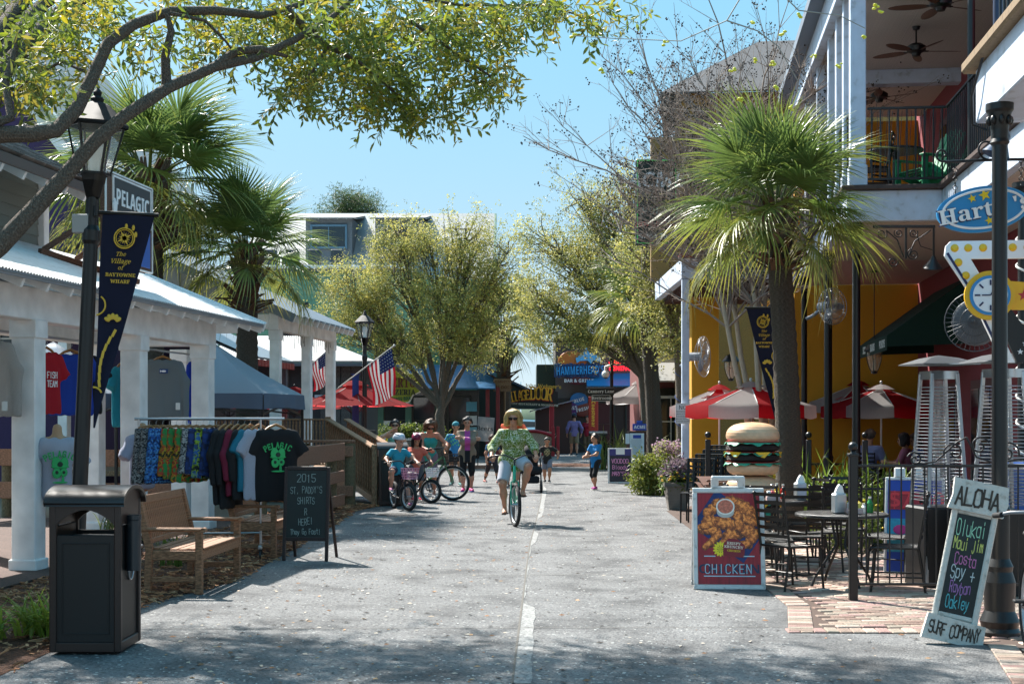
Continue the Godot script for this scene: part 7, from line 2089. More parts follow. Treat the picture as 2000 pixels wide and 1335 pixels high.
	var lf := thing("low_fence","low black picket fence with finials in front of the yellow flowers","fence",V(3.9,0,-17.6))
	for y in [0.2,0.8]:
		var r := mb(); r.cbox(V(0.9,y,0),V(2.3,0.025,0.025),0.004); part(lf,"rail",r,M_black())
	var p3 := mb(); p3.box(V(0,0.45,0),V(0.016,0.9,0.016)); p3.ball(V(0,0.92,0),0.022,6); var p3m := p3.mesh()
	for i in 16: part(lf,"picket",p3m,M_black(),Transform3D(Basis.IDENTITY,V(-0.2 + i*0.145,0,0)))
	# bollard
	var bo := thing("bollard","slim black bollard with a dark hood beside the menu stand","bollard",V(4.06,0,-41.0))
	var bx := mb(); bx.lathe([[0.1,0],[0.1,0.03],[0.055,0.06],[0.05,0.75],[0.09,0.82],[0.11,0.95],[0.08,1.05],[0,1.08]],Vector3.ZERO,14); part(bo,"shaft",bx,mat("bollard blue black",H("1e2a38"),0.4))
	# vending front by the right edge
	var ve := thing("drink_cooler","blue and white drink cooler with orange print behind the front column","cooler",V(5.1,0,-14.2),-0.1)
	var vb := mb(); vb.cbox(V(0,0.62,0),V(0.5,1.24,0.4),0.02); part(ve,"cabinet",vb,mat("cooler blue",H("2a5cae"),0.4))
	var vo := mb(); vo.cbox(V(0.02,0.75,0.205),V(0.14,0.7,0.01),0.003); part(ve,"orange_print",vo,mat("cooler orange",H("d07a1c"),0.4))
	var vw := mb(); vw.cbox(V(0,1.2,0.205),V(0.48,0.06,0.01),0.003); part(ve,"white_print",vw,wh)
func flag(label: String,at: Vector3,pole_to: Vector3,drop: float,w: float) -> void:
	var o := thing("american_flag",label,"flag",at)
	var p := mb(); p.tube([V(0,0,0),pole_to],0.014,8); p.ball(pole_to,0.03,8); part(o,"pole",p,mat("flag pole",H("b8b4ac"),0.4))
	var rd := cloth("flag red",H("b8202e"),0.3); var wt := cloth("flag white",H("dedede"),0.3); var bl := cloth("flag blue",H("232f66"),0.15)
	# the hoist lies along the pole,the fly hangs and folds
	var dir := pole_to.normalized()
	var top := pole_to*0.95
	var S := func(h: float,f: float) -> Vector3:
		var base: Vector3 = top - dir*(h*w)
		return base + V(0.2*f*w + 0.06*sin(h*6.0 + f*4.0)*f,-f*drop*(1.0 - 0.15*h),0.07*sin(h*9.0 + f*2.5)*(0.3 + f) )
	for s in 13:
		var f0 := 0.4 if s < 7 else 0.0
		var rows := []
		for j in 15:
			var f := lerpf(1.0,f0,j/14.0)
			rows.append([S.call(s/13.0,f),S.call((s + 0.5)/13.0,f),S.call((s + 1.0)/13.0,f)])
		var m := mb(); m.sheet(rows); part(o,"stripe",m,rd if s % 2 == 0 else wt)
	var rows := []
	for j in 9:
		var row := []
		for i in 8: row.append(S.call(i/7.0*7.0/13.0,lerpf(0.4,0.0,j/8.0)))
		rows.append(row)
	var m := mb(); m.sheet(rows); part(o,"canton",m,bl)
	var st := mb()
	for i in 6:
		for j in 5: st.ball((S.call((i + 0.5)/6.0*7.0/13.0,0.04 + j*0.075) as Vector3) + V(0,0,0.006),0.016,5)
	part(o,"stars",st,wt).set_meta("kind","stuff")
# ---------------------------------------------------------------- ground and planting
func flat(m: MB,pts: Array,y: float) -> void:
	var poly := PackedVector2Array()
	for p in pts: poly.append(Vector2(p.x,p.z))
	var t := Geometry2D.triangulate_polygon(poly)
	var b := m.v.size()
	for p in poly: m.vert(V(p.x,y,p.y),Vector3.UP,p)
	for i in range(0,t.size(),3):
		var cw := (poly[t[i + 1]] - poly[t[i]]).cross(poly[t[i + 2]] - poly[t[i]]) > 0.0
		m.ix.append_array(PackedInt32Array([b + t[i],b + t[i + 1],b + t[i + 2]]) if cw else PackedInt32Array([b + t[i],b + t[i + 2],b + t[i + 1]]))
func build_ground() -> void:
	var g := mb(); g.quad(V(-900,-0.012,60),V(-900,-0.012,-1400),V(900,-0.012,-1400),V(900,-0.012,60))
	struct("ground",g,mat("sandy soil",H("8a8272"),0.95,"grain",V(0.6,0.6,0.6)))
	var st := mb()
	flat(st,[V(-3.6,0,0),V(-3.32,0,-10.3),V(-3.3,0,-12.9),V(-2.85,0,-14.6),V(-2.8,0,-25.4),V(-2.4,0,-27.2),V(-4.6,0,-31.5),V(-12,0,-34),V(-12,0,-75),V(12,0,-75),V(12,0,-26),V(12,0,0)],0.0)
	var stn := FastNoiseLite.new(); stn.seed = 12; stn.frequency = 0.012; stn.fractal_octaves = 6
	var stt := NoiseTexture2D.new(); stt.width = 512; stt.height = 512; stt.seamless = true; stt.noise = stn
	var srp := Gradient.new(); srp.set_color(0,Color(0.6,0.6,0.61)); srp.set_color(1,Color(1,1,1)); srp.add_point(0.45,Color(0.9,0.9,0.9)); stt.color_ramp = srp
	var cm := mat("exposed aggregate street",H("969697"),0.9,"stone",V(1.7,1.7,1.7),"stonebump",1.1)
	cm.detail_enabled = true; cm.detail_blend_mode = BaseMaterial3D.BLEND_MODE_MUL; cm.detail_albedo = stt; cm.detail_uv_layer = BaseMaterial3D.DETAIL_UV_2
	cm.uv2_triplanar = true; cm.uv2_scale = V(0.16,0.16,0.16)
	struct("street",st,cm)
	var js := mb()
	var jl := mb()
	var zone := func(q: int) -> float: return (0.1 if q < 15 else 0.0) + (0.06 if q > 31 and q < 37 else 0.0) + (0.07 if q > 42 and q < 56 else 0.0) + 0.014 + 0.006*sin(q*2.7) + 0.006*sin(q*1.13)
	var line := [gp(1002,1335),gp(1012,1250),gp(1022,1170),gp(1029,1110),gp(1036,1060),gp(1046,1025),gp(1055,985),gp(1061,950),gp(1066,920)]
	for i in line.size() - 1:
		for k in 8:
			var a: Vector3 = line[i].lerp(line[i + 1],k/8.0)
			var b: Vector3 = line[i].lerp(line[i + 1],(k + 1)/8.0)
			var q := i*8 + k
			var wa: float = zone.call(q)
			var wb: float = zone.call(q + 1)
			js.quad(a + V(0,0.004,0),b + V(0,0.004,0),b + V(wb,0.004,0),a + V(wa,0.004,0))
			jl.quad(a + V(-0.012,0.007,0),b + V(-0.012,0.007,0),b + V(0.004,0.007,0),a + V(0.004,0.007,0))
	for d in [11.4,15.2,19.6,25.5,33.0]: jl.quad(V(-2.9,0.006,-d),V(-2.9,0.006,-d - 0.012),V(2.3 + 0.02*d,0.006,-d - 0.112),V(2.3 + 0.02*d,0.006,-d - 0.1))
	struct("pavement_patch",js,mat("pale mortar",H("a8a8a7"),0.9,"stone",V(1.7,1.7,1.7)))
	struct("pavement_joint",jl,mat("joint tar",H("5a5650"),0.9))
	var wa := mb(); wa.quad(V(-700,-0.004,-76),V(-700,-0.004,-700),V(700,-0.004,-700),V(700,-0.004,-76))
	struct("water",wa,mat("bay water",H("5d8296"),0.15,"",Vector3.ONE,"bump",3.0))
	# far shore
	var rows := [[],[],[]]
	for i in 90:
		var x := -500.0 + i*11.3
		var h := 6.0 + 3.0*sin(i*0.7) + R(0,3.5)
		rows[0].append(V(x,-0.1,-480)); rows[1].append(V(x,h*0.7,-484)); rows[2].append(V(x,h,-492 - R(0,10)))
	var hm := mb(); hm.sheet(rows); struct("far_shore_hills",hm,mat("shore trees",H("4d6048"),0.95,"blotch",V(0.05,0.05,0.05)))
	# beds
	var bed := mb()
	var mulchm := mat("pine straw mulch",H("96603f"),0.95,"bark",V(2,2,2),"bark",4.0)
	var ed := [[-5.3,-3.6,0.0],[-5.3,-3.32,-10.3],[-5.1,-3.3,-12.9],[-4.95,-2.85,-14.6],[-4.8,-2.78,-17.5],[-4.5,-2.75,-21.0],[-4.3,-2.78,-25.4],[-4.0,-2.5,-27.0]]
	var rws := []
	for e in ed:
		var row := []
		for i in 9:
			var t := i/8.0
			row.append(V(lerpf(e[0],e[1],t),0.004 + 0.035*sin(t*PI) + R(0,0.012)*sin(t*PI),e[2]))
		rws.append(row)
	bed.sheet(rws); struct("mulch_bed",bed,mulchm)
	var b3 := mb(); b3.ball(V(2.0,-0.02,-48.5),1.0,16,V(1.3,0.1,1.1)); b3.ball(V(4.3,-0.02,-38.0),1.0,16,V(1.6,0.1,2.0)); b3.ball(V(-0.6,-0.02,-47.0),1.0,16,V(1.6,0.08,1.6)); struct("mulch_bed",b3,mulchm)
	var chip := mb(); chip.box(V(0,0.003,0),V(0.07,0.004,0.006)); chip.box(V(0.01,0.007,0.01),V(0.05,0.004,0.012),yaw(0.7))
	var xf := []
	var cols := []
	for i in 5200:
		var k := rng.randi() % (ed.size() - 1)
		var t := rng.randf()
		var l: float = lerpf(ed[k][0],ed[k + 1][0],t); var r: float = lerpf(ed[k][1],ed[k + 1][1],t)
		var u := pow(rng.randf(),0.8)
		xf.append(Transform3D((Basis(V(R(-1,1),R(-1,1),R(-1,1)).normalized(),R(0,0.5))*yaw(R(0,TAU))).scaled(Vector3.ONE*R(0.7,1.6)),V(lerpf(l,r + 0.06,u),0.012 + 0.035*sin(u*PI),lerpf(ed[k][2],ed[k + 1][2],t))))
		cols.append(([L(0.3,0.12,0.05),L(0.42,0.19,0.085),L(0.2,0.085,0.04),L(0.46,0.27,0.14)][rng.randi() % 4] as Color)*R(0.7,1.2))
	copies(self,"mulch_chips",chip.mesh(),vmat("mulch chip",0.9),xf,cols)
	# fallen leaves and shell flecks
	var lf := mb(); lf.tri(V(-0.03,0.004,0),V(0,0.012,-0.012),V(0.032,0.005,0)); lf.tri(V(-0.03,0.004,0),V(0.032,0.005,0),V(0,0.002,0.014))
	xf = []; cols = []
	for i in 1500:
		var d := 8.8 + pow(rng.randf(),1.8)*24.0
		var x := rng.randfn(-1.2,1.7) if rng.randf() < 0.7 else R(-2.6,3.6)
		if x < -2.7 or x > 4.5: continue
		xf.append(Transform3D(yaw(R(0,TAU)).scaled(Vector3.ONE*R(0.4,1.1)),V(x,0.002,-d)))
		cols.append(([L(0.36,0.22,0.12),L(0.46,0.36,0.27),L(0.25,0.12,0.055),L(0.46,0.4,0.33)][rng.randi() % 4] as Color)*R(0.7,1.1))
	copies(self,"fallen_leaves",lf.mesh(),vmat("dry leaf",0.85),xf,cols)
	var sc := mb(); sc.lathe([[0.0,0.004],[0.012,0.003],[0.016,0.0]],Vector3.ZERO,5)
	xf = []; cols = []
	for i in 9000:
		var d := 8.8 + pow(rng.randf(),1.5)*26.0
		var x := R(-3.2,minf(2.4 + 0.05*d,0.36*d))
		if x > 2.1 and d < 13.0: continue
		xf.append(Transform3D(yaw(R(0,TAU)).scaled(V(R(0.35,1.0),0.7,R(0.3,0.8))),V(x,0.0,-d)))
		cols.append(([L(0.36,0.35,0.33),L(0.3,0.28,0.26),L(0.46,0.45,0.42),L(0.07,0.068,0.065),L(0.1,0.088,0.08)][rng.randi() % 5] as Color)*R(0.8,1.1))
	copies(self,"shell_chips",sc.mesh(),vmat("shell chip",0.8),xf,cols)
	# brick patio
	var bp := mb()
	flat(bp,[V(2.45,0,-12.75),V(2.16,0,-11.2),V(3.3,0,-11.15),V(3.52,0,-10.6),V(3.15,0,-9.0),V(3.0,0,-7.0),V(12,0,-7),V(12,0,-31),V(5.2,0,-31),V(2.75,0,-25.5),V(2.55,0,-16.0)],0.005)
	var patio := struct("patio_bed",bp,mat("patio sand joint",H("5e4a40"),0.95,"grain",V(3,3,3)))
	var bm := []
	for i in 4:
		var b := mb(); b.cbox(V(0,0.004,0),V(0.198,0.02 + 0.002*i,0.094),0.006,Basis(V(1,0,0),0.012*(i - 1.5))*Basis(V(0,0,1),0.01*(i % 2)))
		bm.append(b.mesh())
	var tones := []
	for h in ["b09a8a","a08a7c","c4b2a4","94796c","b39088","aa9c8c"]: tones.append(mat("paver " + h,H(h),0.88,"blotch",V(6,6,6),"bump",0.6))
	var poly := PackedVector2Array()
	for p in [V(2.45,0,-12.75),V(2.16,0,-11.2),V(3.3,0,-11.15),V(3.52,0,-10.6),V(3.15,0,-9.0),V(12,0,-9),V(12,0,-20),V(2.6,0,-20),V(2.55,0,-16.0)]: poly.append(Vector2(p.x,p.z))
	var core: PackedVector2Array = Geometry2D.offset_polygon(poly,-0.205)[0]
	var spots := []
	var rot := yaw(0.05)
	for r in 130:
		for c in 60:
			var p := V(1.4,0,-8.6) + rot*V(c*0.206 + (r % 2)*0.103,0,-r*0.101)
			if p.x > 3.2 + 0.36*-p.z: continue
			var inside := true
			for q in [V(-0.1,0,-0.047),V(0.1,0,-0.047),V(0.1,0,0.047),V(-0.1,0,0.047)]:
				var w: Vector3 = p + rot*q
				if not Geometry2D.is_point_in_polygon(Vector2(w.x,w.z),core): inside = false
			if inside: spots.append(p)
	var px := []
	var pc := []
	var k2 := 0
	for e in [[V(2.6,0,-20),V(2.55,0,-16.0)],[V(2.55,0,-16.0),V(2.45,0,-12.75)],[V(2.45,0,-12.75),V(2.16,0,-11.2)],[V(2.16,0,-11.2),V(3.3,0,-11.15)],[V(3.3,0,-11.15),V(3.52,0,-10.6)],[V(3.52,0,-10.6),V(3.15,0,-9.0)]]:
		var d: Vector3 = (e[1] - e[0]).normalized()
		var inw := Vector3.UP.cross(d)
		var n := int((e[1] - e[0]).length()/0.101)
		for i in n:
			part(patio,"brick",bm[i % 4],tones[rng.randi() % 6],Transform3D(Basis(inw,Vector3.UP,inw.cross(Vector3.UP)),e[0] + d*((i + 0.5)*0.101) + inw*0.101 + V(0,R(-0.002,0.002),0))); k2 += 1
	for p in spots:
		var x := Transform3D(rot*yaw(R(-0.02,0.02)),p + V(R(-0.003,0.003),R(-0.004,0.003),R(-0.003,0.003)))
		if k2 < 300 and p.x/-p.z < 0.36 and p.z < -8.9:
			part(patio,"brick",bm[rng.randi() % 4],tones[rng.randi() % 6],x); k2 += 1
		else:
			px.append(x); pc.append((HL(["b09a8a","a08a7c","c4b2a4","94796c","b39088","aa9c8c"][rng.randi() % 6]) as Color)*R(0.85,1.1))
	copies(patio,"more_bricks",bm[1],vmat("paver tint",0.88),px,pc)
func build_plants() -> void:
	var small := leaf_cluster(9,0.1,0.04,0.12)
	var lm := vmat("tree leaf",0.5,0.9)
	# the oak overhead: limbs in view,canopy above and before the camera
	var oak := thing("oak_tree","large oak with lichened limbs crossing the top left and leafy canopy overhead","tree",V(-4.6,0,-8.6))
	var bk := mat("oak bark",H("9c8d80"),0.95,"bark",V(5,3,5),"bark",3.0)
	var lo := -oak.position
	var A := []
	for q in [[-420,900,8.7],[-330,760,8.7],[-160,600,8.8],[0,478,9.0],[60,415,9.1],[125,345,9.2],[185,275,9.3],[245,225,9.4],[330,170,9.6],[420,130,9.8],[500,112,10.0],[570,80,10.2],[640,40,10.4],[720,-30,10.8]]: A.append(pp(q[0],q[1],q[2]) + lo)
	var rr := [0.14,0.12,0.09,0.064,0.057,0.052,0.047,0.043,0.039,0.034,0.03,0.026,0.021,0.015]
	var m1 := mb(); m1.tube([V(0,-0.1,0),V(0.02,0.5,0),A[0] + V(-0.1,0,0),A[1],A[2]],[0.3,0.22,0.2,0.16,0.12],14); part(oak,"trunk",m1,bk)
	var m2 := mb(); m2.tube(A,rr,12); part(oak,"limb",m2,bk)
	var B := []
	for q in [[-420,420,8.6],[-200,320,8.8],[0,262,9.0],[60,262,9.0],[108,255,9.1],[150,212,9.2],[180,150,9.3],[210,85,9.4],[260,48,9.5],[330,22,9.7],[420,20,9.9],[510,30,10.2],[580,10,10.5],[680,-40,11.0]]: B.append(pp(q[0],q[1],q[2]) + lo)
	var m3 := mb(); m3.tube(B,[0.09,0.07,0.056,0.052,0.047,0.044,0.041,0.039,0.036,0.033,0.03,0.026,0.021,0.016],12); part(oak,"limb",m3,bk)
	for q in [[[325,172,9.6],[322,110,9.6],[334,60,9.6],[325,25,9.6]],[[420,130,9.8],[460,100,9.9],[510,95,10.0],[560,110,10.2]],[[560,20,10.4],[600,60,10.5],[640,90,10.6],[700,120,10.8]],[[-40,250,8.9],[20,230,9.0],[10,160,9.1],[40,60,9.3]]]:
		var pts := []
		for p in q: pts.append(pp(p[0],p[1],p[2]) + lo)
		var m := mb(); m.tube(pts,[0.036,0.03,0.025,0.012],8); part(oak,"branch",m,bk)
	var up := [V(-6.7,7.1,-14.9),V(-5.6,7.3,-15.3),V(-4.5,7.0,-15.0),V(-3.5,7.2,-14.8),V(-2.5,7.1,-14.5),V(-6.2,7.6,-16.2),V(-3.2,7.0,-13.8),V(-1.6,7.1,-14.4)]
	for c in up:
		var q := bez(pp(-160,600,8.8) + lo,pp(-160,0,10) + lo,c + lo,8,0.08)
		var m := mb(); m.tube(q,[0.09,0.085,0.075,0.065,0.055,0.045,0.035,0.025,0.015],8); part(oak,"limb",m,bk)
	# leaf sprays: a twig with leaves along it
	var spray := []
	for v in 4:
		var sm := mb()
		var bend := R(-0.05,0.05)
		for i in 13:
			var t := i/12.0
			var b := V(bend*t*t,-0.05*t*t,0.3*t)
			var a := i*2.3 + R(-0.4,0.4)
			var d := (V(cos(a),sin(a)*0.6,0.75 + R(-0.2,0.2))).normalized()
			var s := d.cross(V(R(-1,1),1,R(-1,1))).normalized()
			var nn := s.cross(d)
			var l := R(0.055,0.092); var w := R(0.018,0.027)
			sm.col = Color.WHITE*R(0.75,1.15)
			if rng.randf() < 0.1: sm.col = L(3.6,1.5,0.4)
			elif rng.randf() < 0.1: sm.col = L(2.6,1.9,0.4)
			var p := [b,b + d*l*0.35 + s*w*0.5 + nn*0.002,b + d*l*0.7 + s*w*0.42,b + d*l - nn*l*0.12,b + d*l*0.7 - s*w*0.42,b + d*l*0.35 - s*w*0.5 + nn*0.002,b + d*l*0.5 - nn*0.004]
			for k in 6: sm.tri(p[6],p[k],p[(k + 1) % 6])
		sm.col = L(1.6,1.0,0.8)
		sm.tube([V(0,0,0),V(bend*0.25,-0.012,0.15),V(bend,-0.05,0.3)],[0.003,0.0025,0.001],4,false)
		spray.append(sm.mesh())
	var oxf := [[],[],[],[]]
	var ocol := [[],[],[],[]]
	var put := func(p: Vector3,dirv: Vector3) -> void:
		var k := rng.randi() % 4
		var z := (dirv + V(R(-0.7,0.7),R(-0.6,0.35),R(-0.7,0.7))).normalized()
		oxf[k].append(Transform3D(MB.frame(Vector3.ZERO,z)*Basis(V(0,0,1),R(0,TAU))*Basis.from_scale(Vector3.ONE*R(0.75,1.2)),p + lo))
		ocol[k].append(([L(0.2,0.25,0.045),L(0.26,0.28,0.05),L(0.13,0.18,0.04),L(0.34,0.29,0.045)][rng.randi() % 4] as Color)*R(0.8,1.15))
	var blob := func(n: int,cx: float,cy: float,sx: float,sy: float,d0: float,d1: float) -> void:
		for i in int(n*0.72):
			put.call(pp(cx + rng.randfn(0,1)*sx,cy + rng.randfn(0,1)*sy,R(d0,d1)),V(rng.randfn(0.1,0.6),-0.35,rng.randfn(0,0.5)))
	for q in [[80,45,40,70,55,9.0,11.0],[60,40,140,40,26,8.8,10.6],[60,150,40,60,40,9.3,11.0],[22,250,70,60,40,9.4,11.0],[36,380,40,60,34,9.6,11.5],[50,470,75,55,28,9.8,11.5],[80,560,30,60,40,10,12],[130,640,70,70,50,10.2,12.5],[150,740,80,70,45,10.4,12.5],[100,840,60,60,40,10.5,12.5],[100,700,140,50,25,10.5,12],[46,760,190,38,20,10.6,11.6],[36,830,205,26,22,10.8,11.6],[60,920,95,45,30,10.6,12],[30,965,160,22,14,10.8,11.6],[50,940,20,50,20,10.6,12],[22,570,160,18,16,10.4,11],[50,1050,8,55,14,10.8,12],[26,1150,25,35,12,11,12],[16,600,175,10,14,10.2,10.8],[70,300,-20,200,25,9.5,12],[100,700,-30,180,30,10,13]]:
		blob.call(q[0],q[1],q[2],q[3],q[4],q[5],q[6])
	for c in up:
		for i in 330: put.call(c + V(rng.randfn(0,0.6),rng.randfn(0,0.3),rng.randfn(0,0.5)),V(rng.randfn(0,1),-0.2,rng.randfn(0,1)))
	for k in 4: copies(oak,"foliage",spray[k],vmat("oak leaf",0.4,0.95),oxf[k],ocol[k])
	# hanging twigs
	var tw := mb()
	for q in [[[700,120,10.8],[750,160,10.9],[790,200,11.1],[825,235,11.2]],[[640,90,10.6],[610,140,10.6],[585,165,10.5]],[[800,40,10.8],[900,110,11.2],[960,150,11.3],[985,180,11.3]],[[720,-20,10.8],[900,10,11.2],[1060,10,11.5],[1170,40,11.6]],[[330,25,9.6],[400,40,9.8],[440,80,9.9],[470,120,10.0]],[[190,150,9.4],[120,120,9.5],[60,150,9.6],[20,190,9.7]]]:
		var pts := []
		for p in q: pts.append(pp(p[0],p[1],p[2]) + lo)
		var r0 := []
		for i in pts.size(): r0.append(lerpf(0.014,0.003,float(i)/pts.size()))
		tw.tube(pts,r0,6)
	stuff(part(oak,"twigs",tw,bk))
	# palms
	palm("large fan palm rising behind the shop roof beside the roof sign",V(-6.6,0,-26.0),6.0,0.27,1.15,44,80,1.3)
	palm("fan palm with shaggy boots between the shop roof and the pavilion",V(-4.92,0,-26.6),4.75,0.2,0.86,34,70,1.1)
	palm("large fan palm with smooth dark trunk beside the navy banner and burger statue",V(3.78,0,-19.5),4.55,0.165,0.84,38,66,0.85,1.0,V(-0.2,0,0))
	palm("smaller fan palm leaning left behind the white umbrella",V(4.0,0,-40.0),4.9,0.21,0.92,30,40,0.7,1.0,V(-0.32,0,0))
	palm("distant fan palm partly hidden at the passage toward the water",V(-0.32,0,-56.5),5.2,0.28,1.2,22,46,2.2)
	# broadleaf trees
	var cl := leaf_cluster(11,0.085,0.042,0.13)
	var bark := M_bark()
	var yg := [L(0.5,0.45,0.11),L(0.42,0.4,0.1),L(0.56,0.5,0.14),L(0.3,0.31,0.09),L(0.17,0.19,0.06)]
	var t1 := thing("live_oak","spreading yellow green tree with forked trunk before the green building","tree",V(-2.5,0,-50.0),0.0,"yellow green street trees")
	broadleaf(t1,[V(0,0,0),V(0.02,0.8,0),V(-0.03,1.7,0),V(0.05,2.0,0)],[0.2,0.16,0.16,0.14],[[V(-1.3,4.3,0.3),V(1.3,1.2,1.3),900],[V(-2.6,5.3,0),V(1.3,1.2,1.3),850],[V(-1.6,6.6,0.2),V(1.5,1.5,1.4),1000],[V(0.2,5.4,0.4),V(1.5,1.4,1.4),1100],[V(1.2,4.4,0),V(1.3,1.1,1.3),900],[V(1.0,6.9,0),V(1.4,1.5,1.3),900],[V(2.2,5.6,0),V(1.2,1.5,1.2),750],[V(-0.3,7.4,-0.2),V(1.2,1.1,1.2),500],[V(-3.7,4.9,0.1),V(1.1,0.8,0.9),320],[V(-3.3,6.3,0.1),V(1.1,1.2,1.0),420],[V(0.9,8.2,0),V(1.1,1.0,1.0),300],[V(-1.5,8.1,0),V(1.2,0.9,1.0),300],[V(2.3,7.3,0),V(0.9,1.1,0.9),260]],cl,lm,yg,bark,0.085,0.8,30)
	var t2 := thing("live_oak","tall olive green tree shading the white umbrella on the right","tree",V(4.3,0,-45.0),0.0,"yellow green street trees")
	broadleaf(t2,[V(0,0,0),V(-0.05,1.2,0),V(-0.12,2.4,0),V(-0.2,3.0,0)],[0.22,0.18,0.17,0.15],[[V(-1.2,4.3,0.2),V(1.4,1.0,1.4),900],[V(-2.9,4.6,0.2),V(1.3,1.0,1.3),800],[V(-2.4,6.2,0),V(1.5,1.3,1.4),1000],[V(-0.6,6.0,0.3),V(1.5,1.4,1.5),1100],[V(-1.2,7.7,0),V(1.3,1.0,1.3),700],[V(0.8,5.0,0),V(1.2,1.4,1.2),800],[V(0.4,7.2,-0.2),V(1.2,1.2,1.2),600],[V(-3.5,5.4,-0.4),V(0.9,1.2,0.9),350],[V(-3.2,7.2,-0.3),V(1.1,1.0,1.0),380],[V(-0.6,8.7,0),V(1.2,0.9,1.0),380],[V(-2.0,8.4,0),V(1.0,0.9,1.0),300],[V(0.9,8.4,0),V(1.0,0.9,1.0),300]],cl,lm,yg.slice(1),bark,0.1,0.95)
	var t3 := thing("live_oak","olive tree with wired grey trunk behind the white corner post","tree",V(4.35,0,-36.5),0.0,"yellow green street trees")
	broadleaf(t3,[V(0,0,0),V(0.03,1.2,0),V(-0.02,2.6,0),V(-0.1,3.6,0)],[0.23,0.19,0.17,0.14],[[V(-0.6,4.8,0),V(1.0,0.9,1.0),600],[V(0.2,5.6,0),V(1.0,0.9,1.0),500],[V(-1.0,5.9,0),V(1.0,0.9,1.0),450],[V(-0.3,3.7,0.1),V(0.7,0.6,0.7),260]],cl,lm,yg.slice(1),bark,0.08,0.8)
	var wr := mb()
	for i in 60:
		var a := i*0.5
		if i: wr.bar(V(cos(a - 0.5)*0.2,0.6 + (i - 1)*0.05,sin(a - 0.5)*0.2),V(cos(a)*0.2,0.6 + i*0.05,sin(a)*0.2),0.012,0.012)
	part(t3,"blue_light_string",wr,mat("blue cord",H("2c4f90"),0.5))
	# pine far behind
	var pn := thing("pine_tree","dark pine crown rising behind the green building's roof","tree",V(-10.5,0,-92.0))
	broadleaf(pn,[V(0,0,0),V(0,6,0),V(0.1,11,0)],[0.4,0.32,0.25],[[V(-0.8,14.2,0),V(1.7,1.3,1.7),420],[V(0.9,14.6,0),V(1.6,1.2,1.6),420],[V(0.2,15.4,0),V(1.4,0.8,1.4),260]],leaf_cluster(12,0.3,0.04,0.3),lm,[L(0.05,0.08,0.03),L(0.08,0.11,0.03)],bark,0.14,1.2)
	# bare crape myrtle
	var cm := thing("crape_myrtle","bare crape myrtle with pale stems and dark seed pods above the right palm","tree",V(4.75,0,-27.0))
	var pale := mat("crape bark",H("b3a48f"),0.7,"worn",V(3,1,3))
	var fine := mb()
	var seeds := []
	for s in 5:
		var a := s*1.256 + 0.3
		var e := V(cos(a)*0.9 - 0.5,R(5.4,6.8),sin(a)*0.7)
		var st := bez(V(cos(a)*0.1,0,sin(a)*0.1),V(cos(a)*0.25 - 0.1,2.6,sin(a)*0.2),e,8,0.04)
		var m := mb(); m.tube(st,[0.075,0.068,0.062,0.055,0.05,0.045,0.04,0.034,0.028],9); part(cm,"stem",m,pale)
		for b in 18:
			var p0: Vector3 = st[5 + rng.randi() % 4]
			var d := V(R(-1.3,0.8),R(0.35,1.3),R(-0.8,0.8)).normalized()
			var l := R(1.6,3.4)
			var br := bez(p0,p0 + d*l*0.5 + V(0,0.25,0),p0 + d*l + V(R(-0.3,0.3),R(-0.1,0.5),0),6,0.05)
			fine.tube(br,[0.024,0.021,0.018,0.015,0.013,0.01,0.007],5,false)
			for t in 17:
				var q0: Vector3 = br[1 + rng.randi() % 6]
				var d2 := (d*0.6 + V(R(-1,1),R(-0.2,1),R(-1,1))).normalized()
				var l2 := R(0.4,1.1)
				var e2 := q0 + d2*l2
				fine.tube([q0,q0 + d2*l2*0.5 + V(0,R(-0.05,0.05),0),e2],[0.007,0.0055,0.003],4,false)
				for u in 3:
					var q1 := q0.lerp(e2,R(0.4,1.0))
					var e3 := q1 + (d2 + V(R(-1,1),R(-0.5,1),R(-1,1))).normalized()*R(0.15,0.4)
					fine.tube([q1,e3],[0.004,0.0025],3,false)
					if rng.randf() < 0.55:
						for w in 4: seeds.append(Transform3D(Basis.from_scale(Vector3.ONE*R(0.7,1.3)),e3 + V(R(-0.06,0.06),R(-0.06,0.06),R(-0.06,0.06))))
	stuff(part(cm,"twigs",fine,mat("twig brown",H("8a7c72"),0.85)))
	var sd := mb(); sd.ball(Vector3.ZERO,0.014,5)
	copies(cm,"seed_pods",sd.mesh(),mat("seed pod",H("2e2622"),0.8),seeds)
	# near twig with spring buds hanging from above
	var bt := thing("budding_twig","thin near twig with yellow green buds hanging from above at the top right","twig",pp(1480,-60,5.0))
	var bm := mb()
	var lob := -bt.position
	for q in [[[1480,-60],[1420,40],[1330,80],[1200,75],[1120,70]],[[1480,-60],[1560,20],[1640,30],[1690,55]],[[1420,40],[1480,60],[1520,90],[1560,160]]]:
		var pts := []
		for p in q: pts.append(pp(p[0],p[1],5.0 + R(-0.1,0.1)) + lob)
		bm.tube(pts,[0.0028,0.0024,0.002,0.0016,0.0012].slice(0,pts.size()),5)
	bm.tube([V(0,0,0),V(0.05,2.5,0.2)],[0.006,0.015],5)
	part(bt,"stem",bm,mat("twig grey",H("8a8a86"),0.8))
	var buds := mb()
	for q in [[1175,140],[1230,142],[1300,85],[1468,42],[1510,125],[1475,118],[1530,65],[1545,210],[1430,135],[1445,195],[1690,72],[1712,12],[1722,24],[1640,128],[1560,30],[1120,70],[1515,172],[1590,110]]:
		var c := pp(q[0],q[1],5.0) + lob
		for k in 4: buds.ball(c + V(R(-0.008,0.008),R(-0.008,0.008),R(-0.008,0.008)),R(0.005,0.009),5,V(1,0.6,1))
	stuff(part(bt,"buds",buds,mat("bud yellow",H("c8c838"),0.6)))
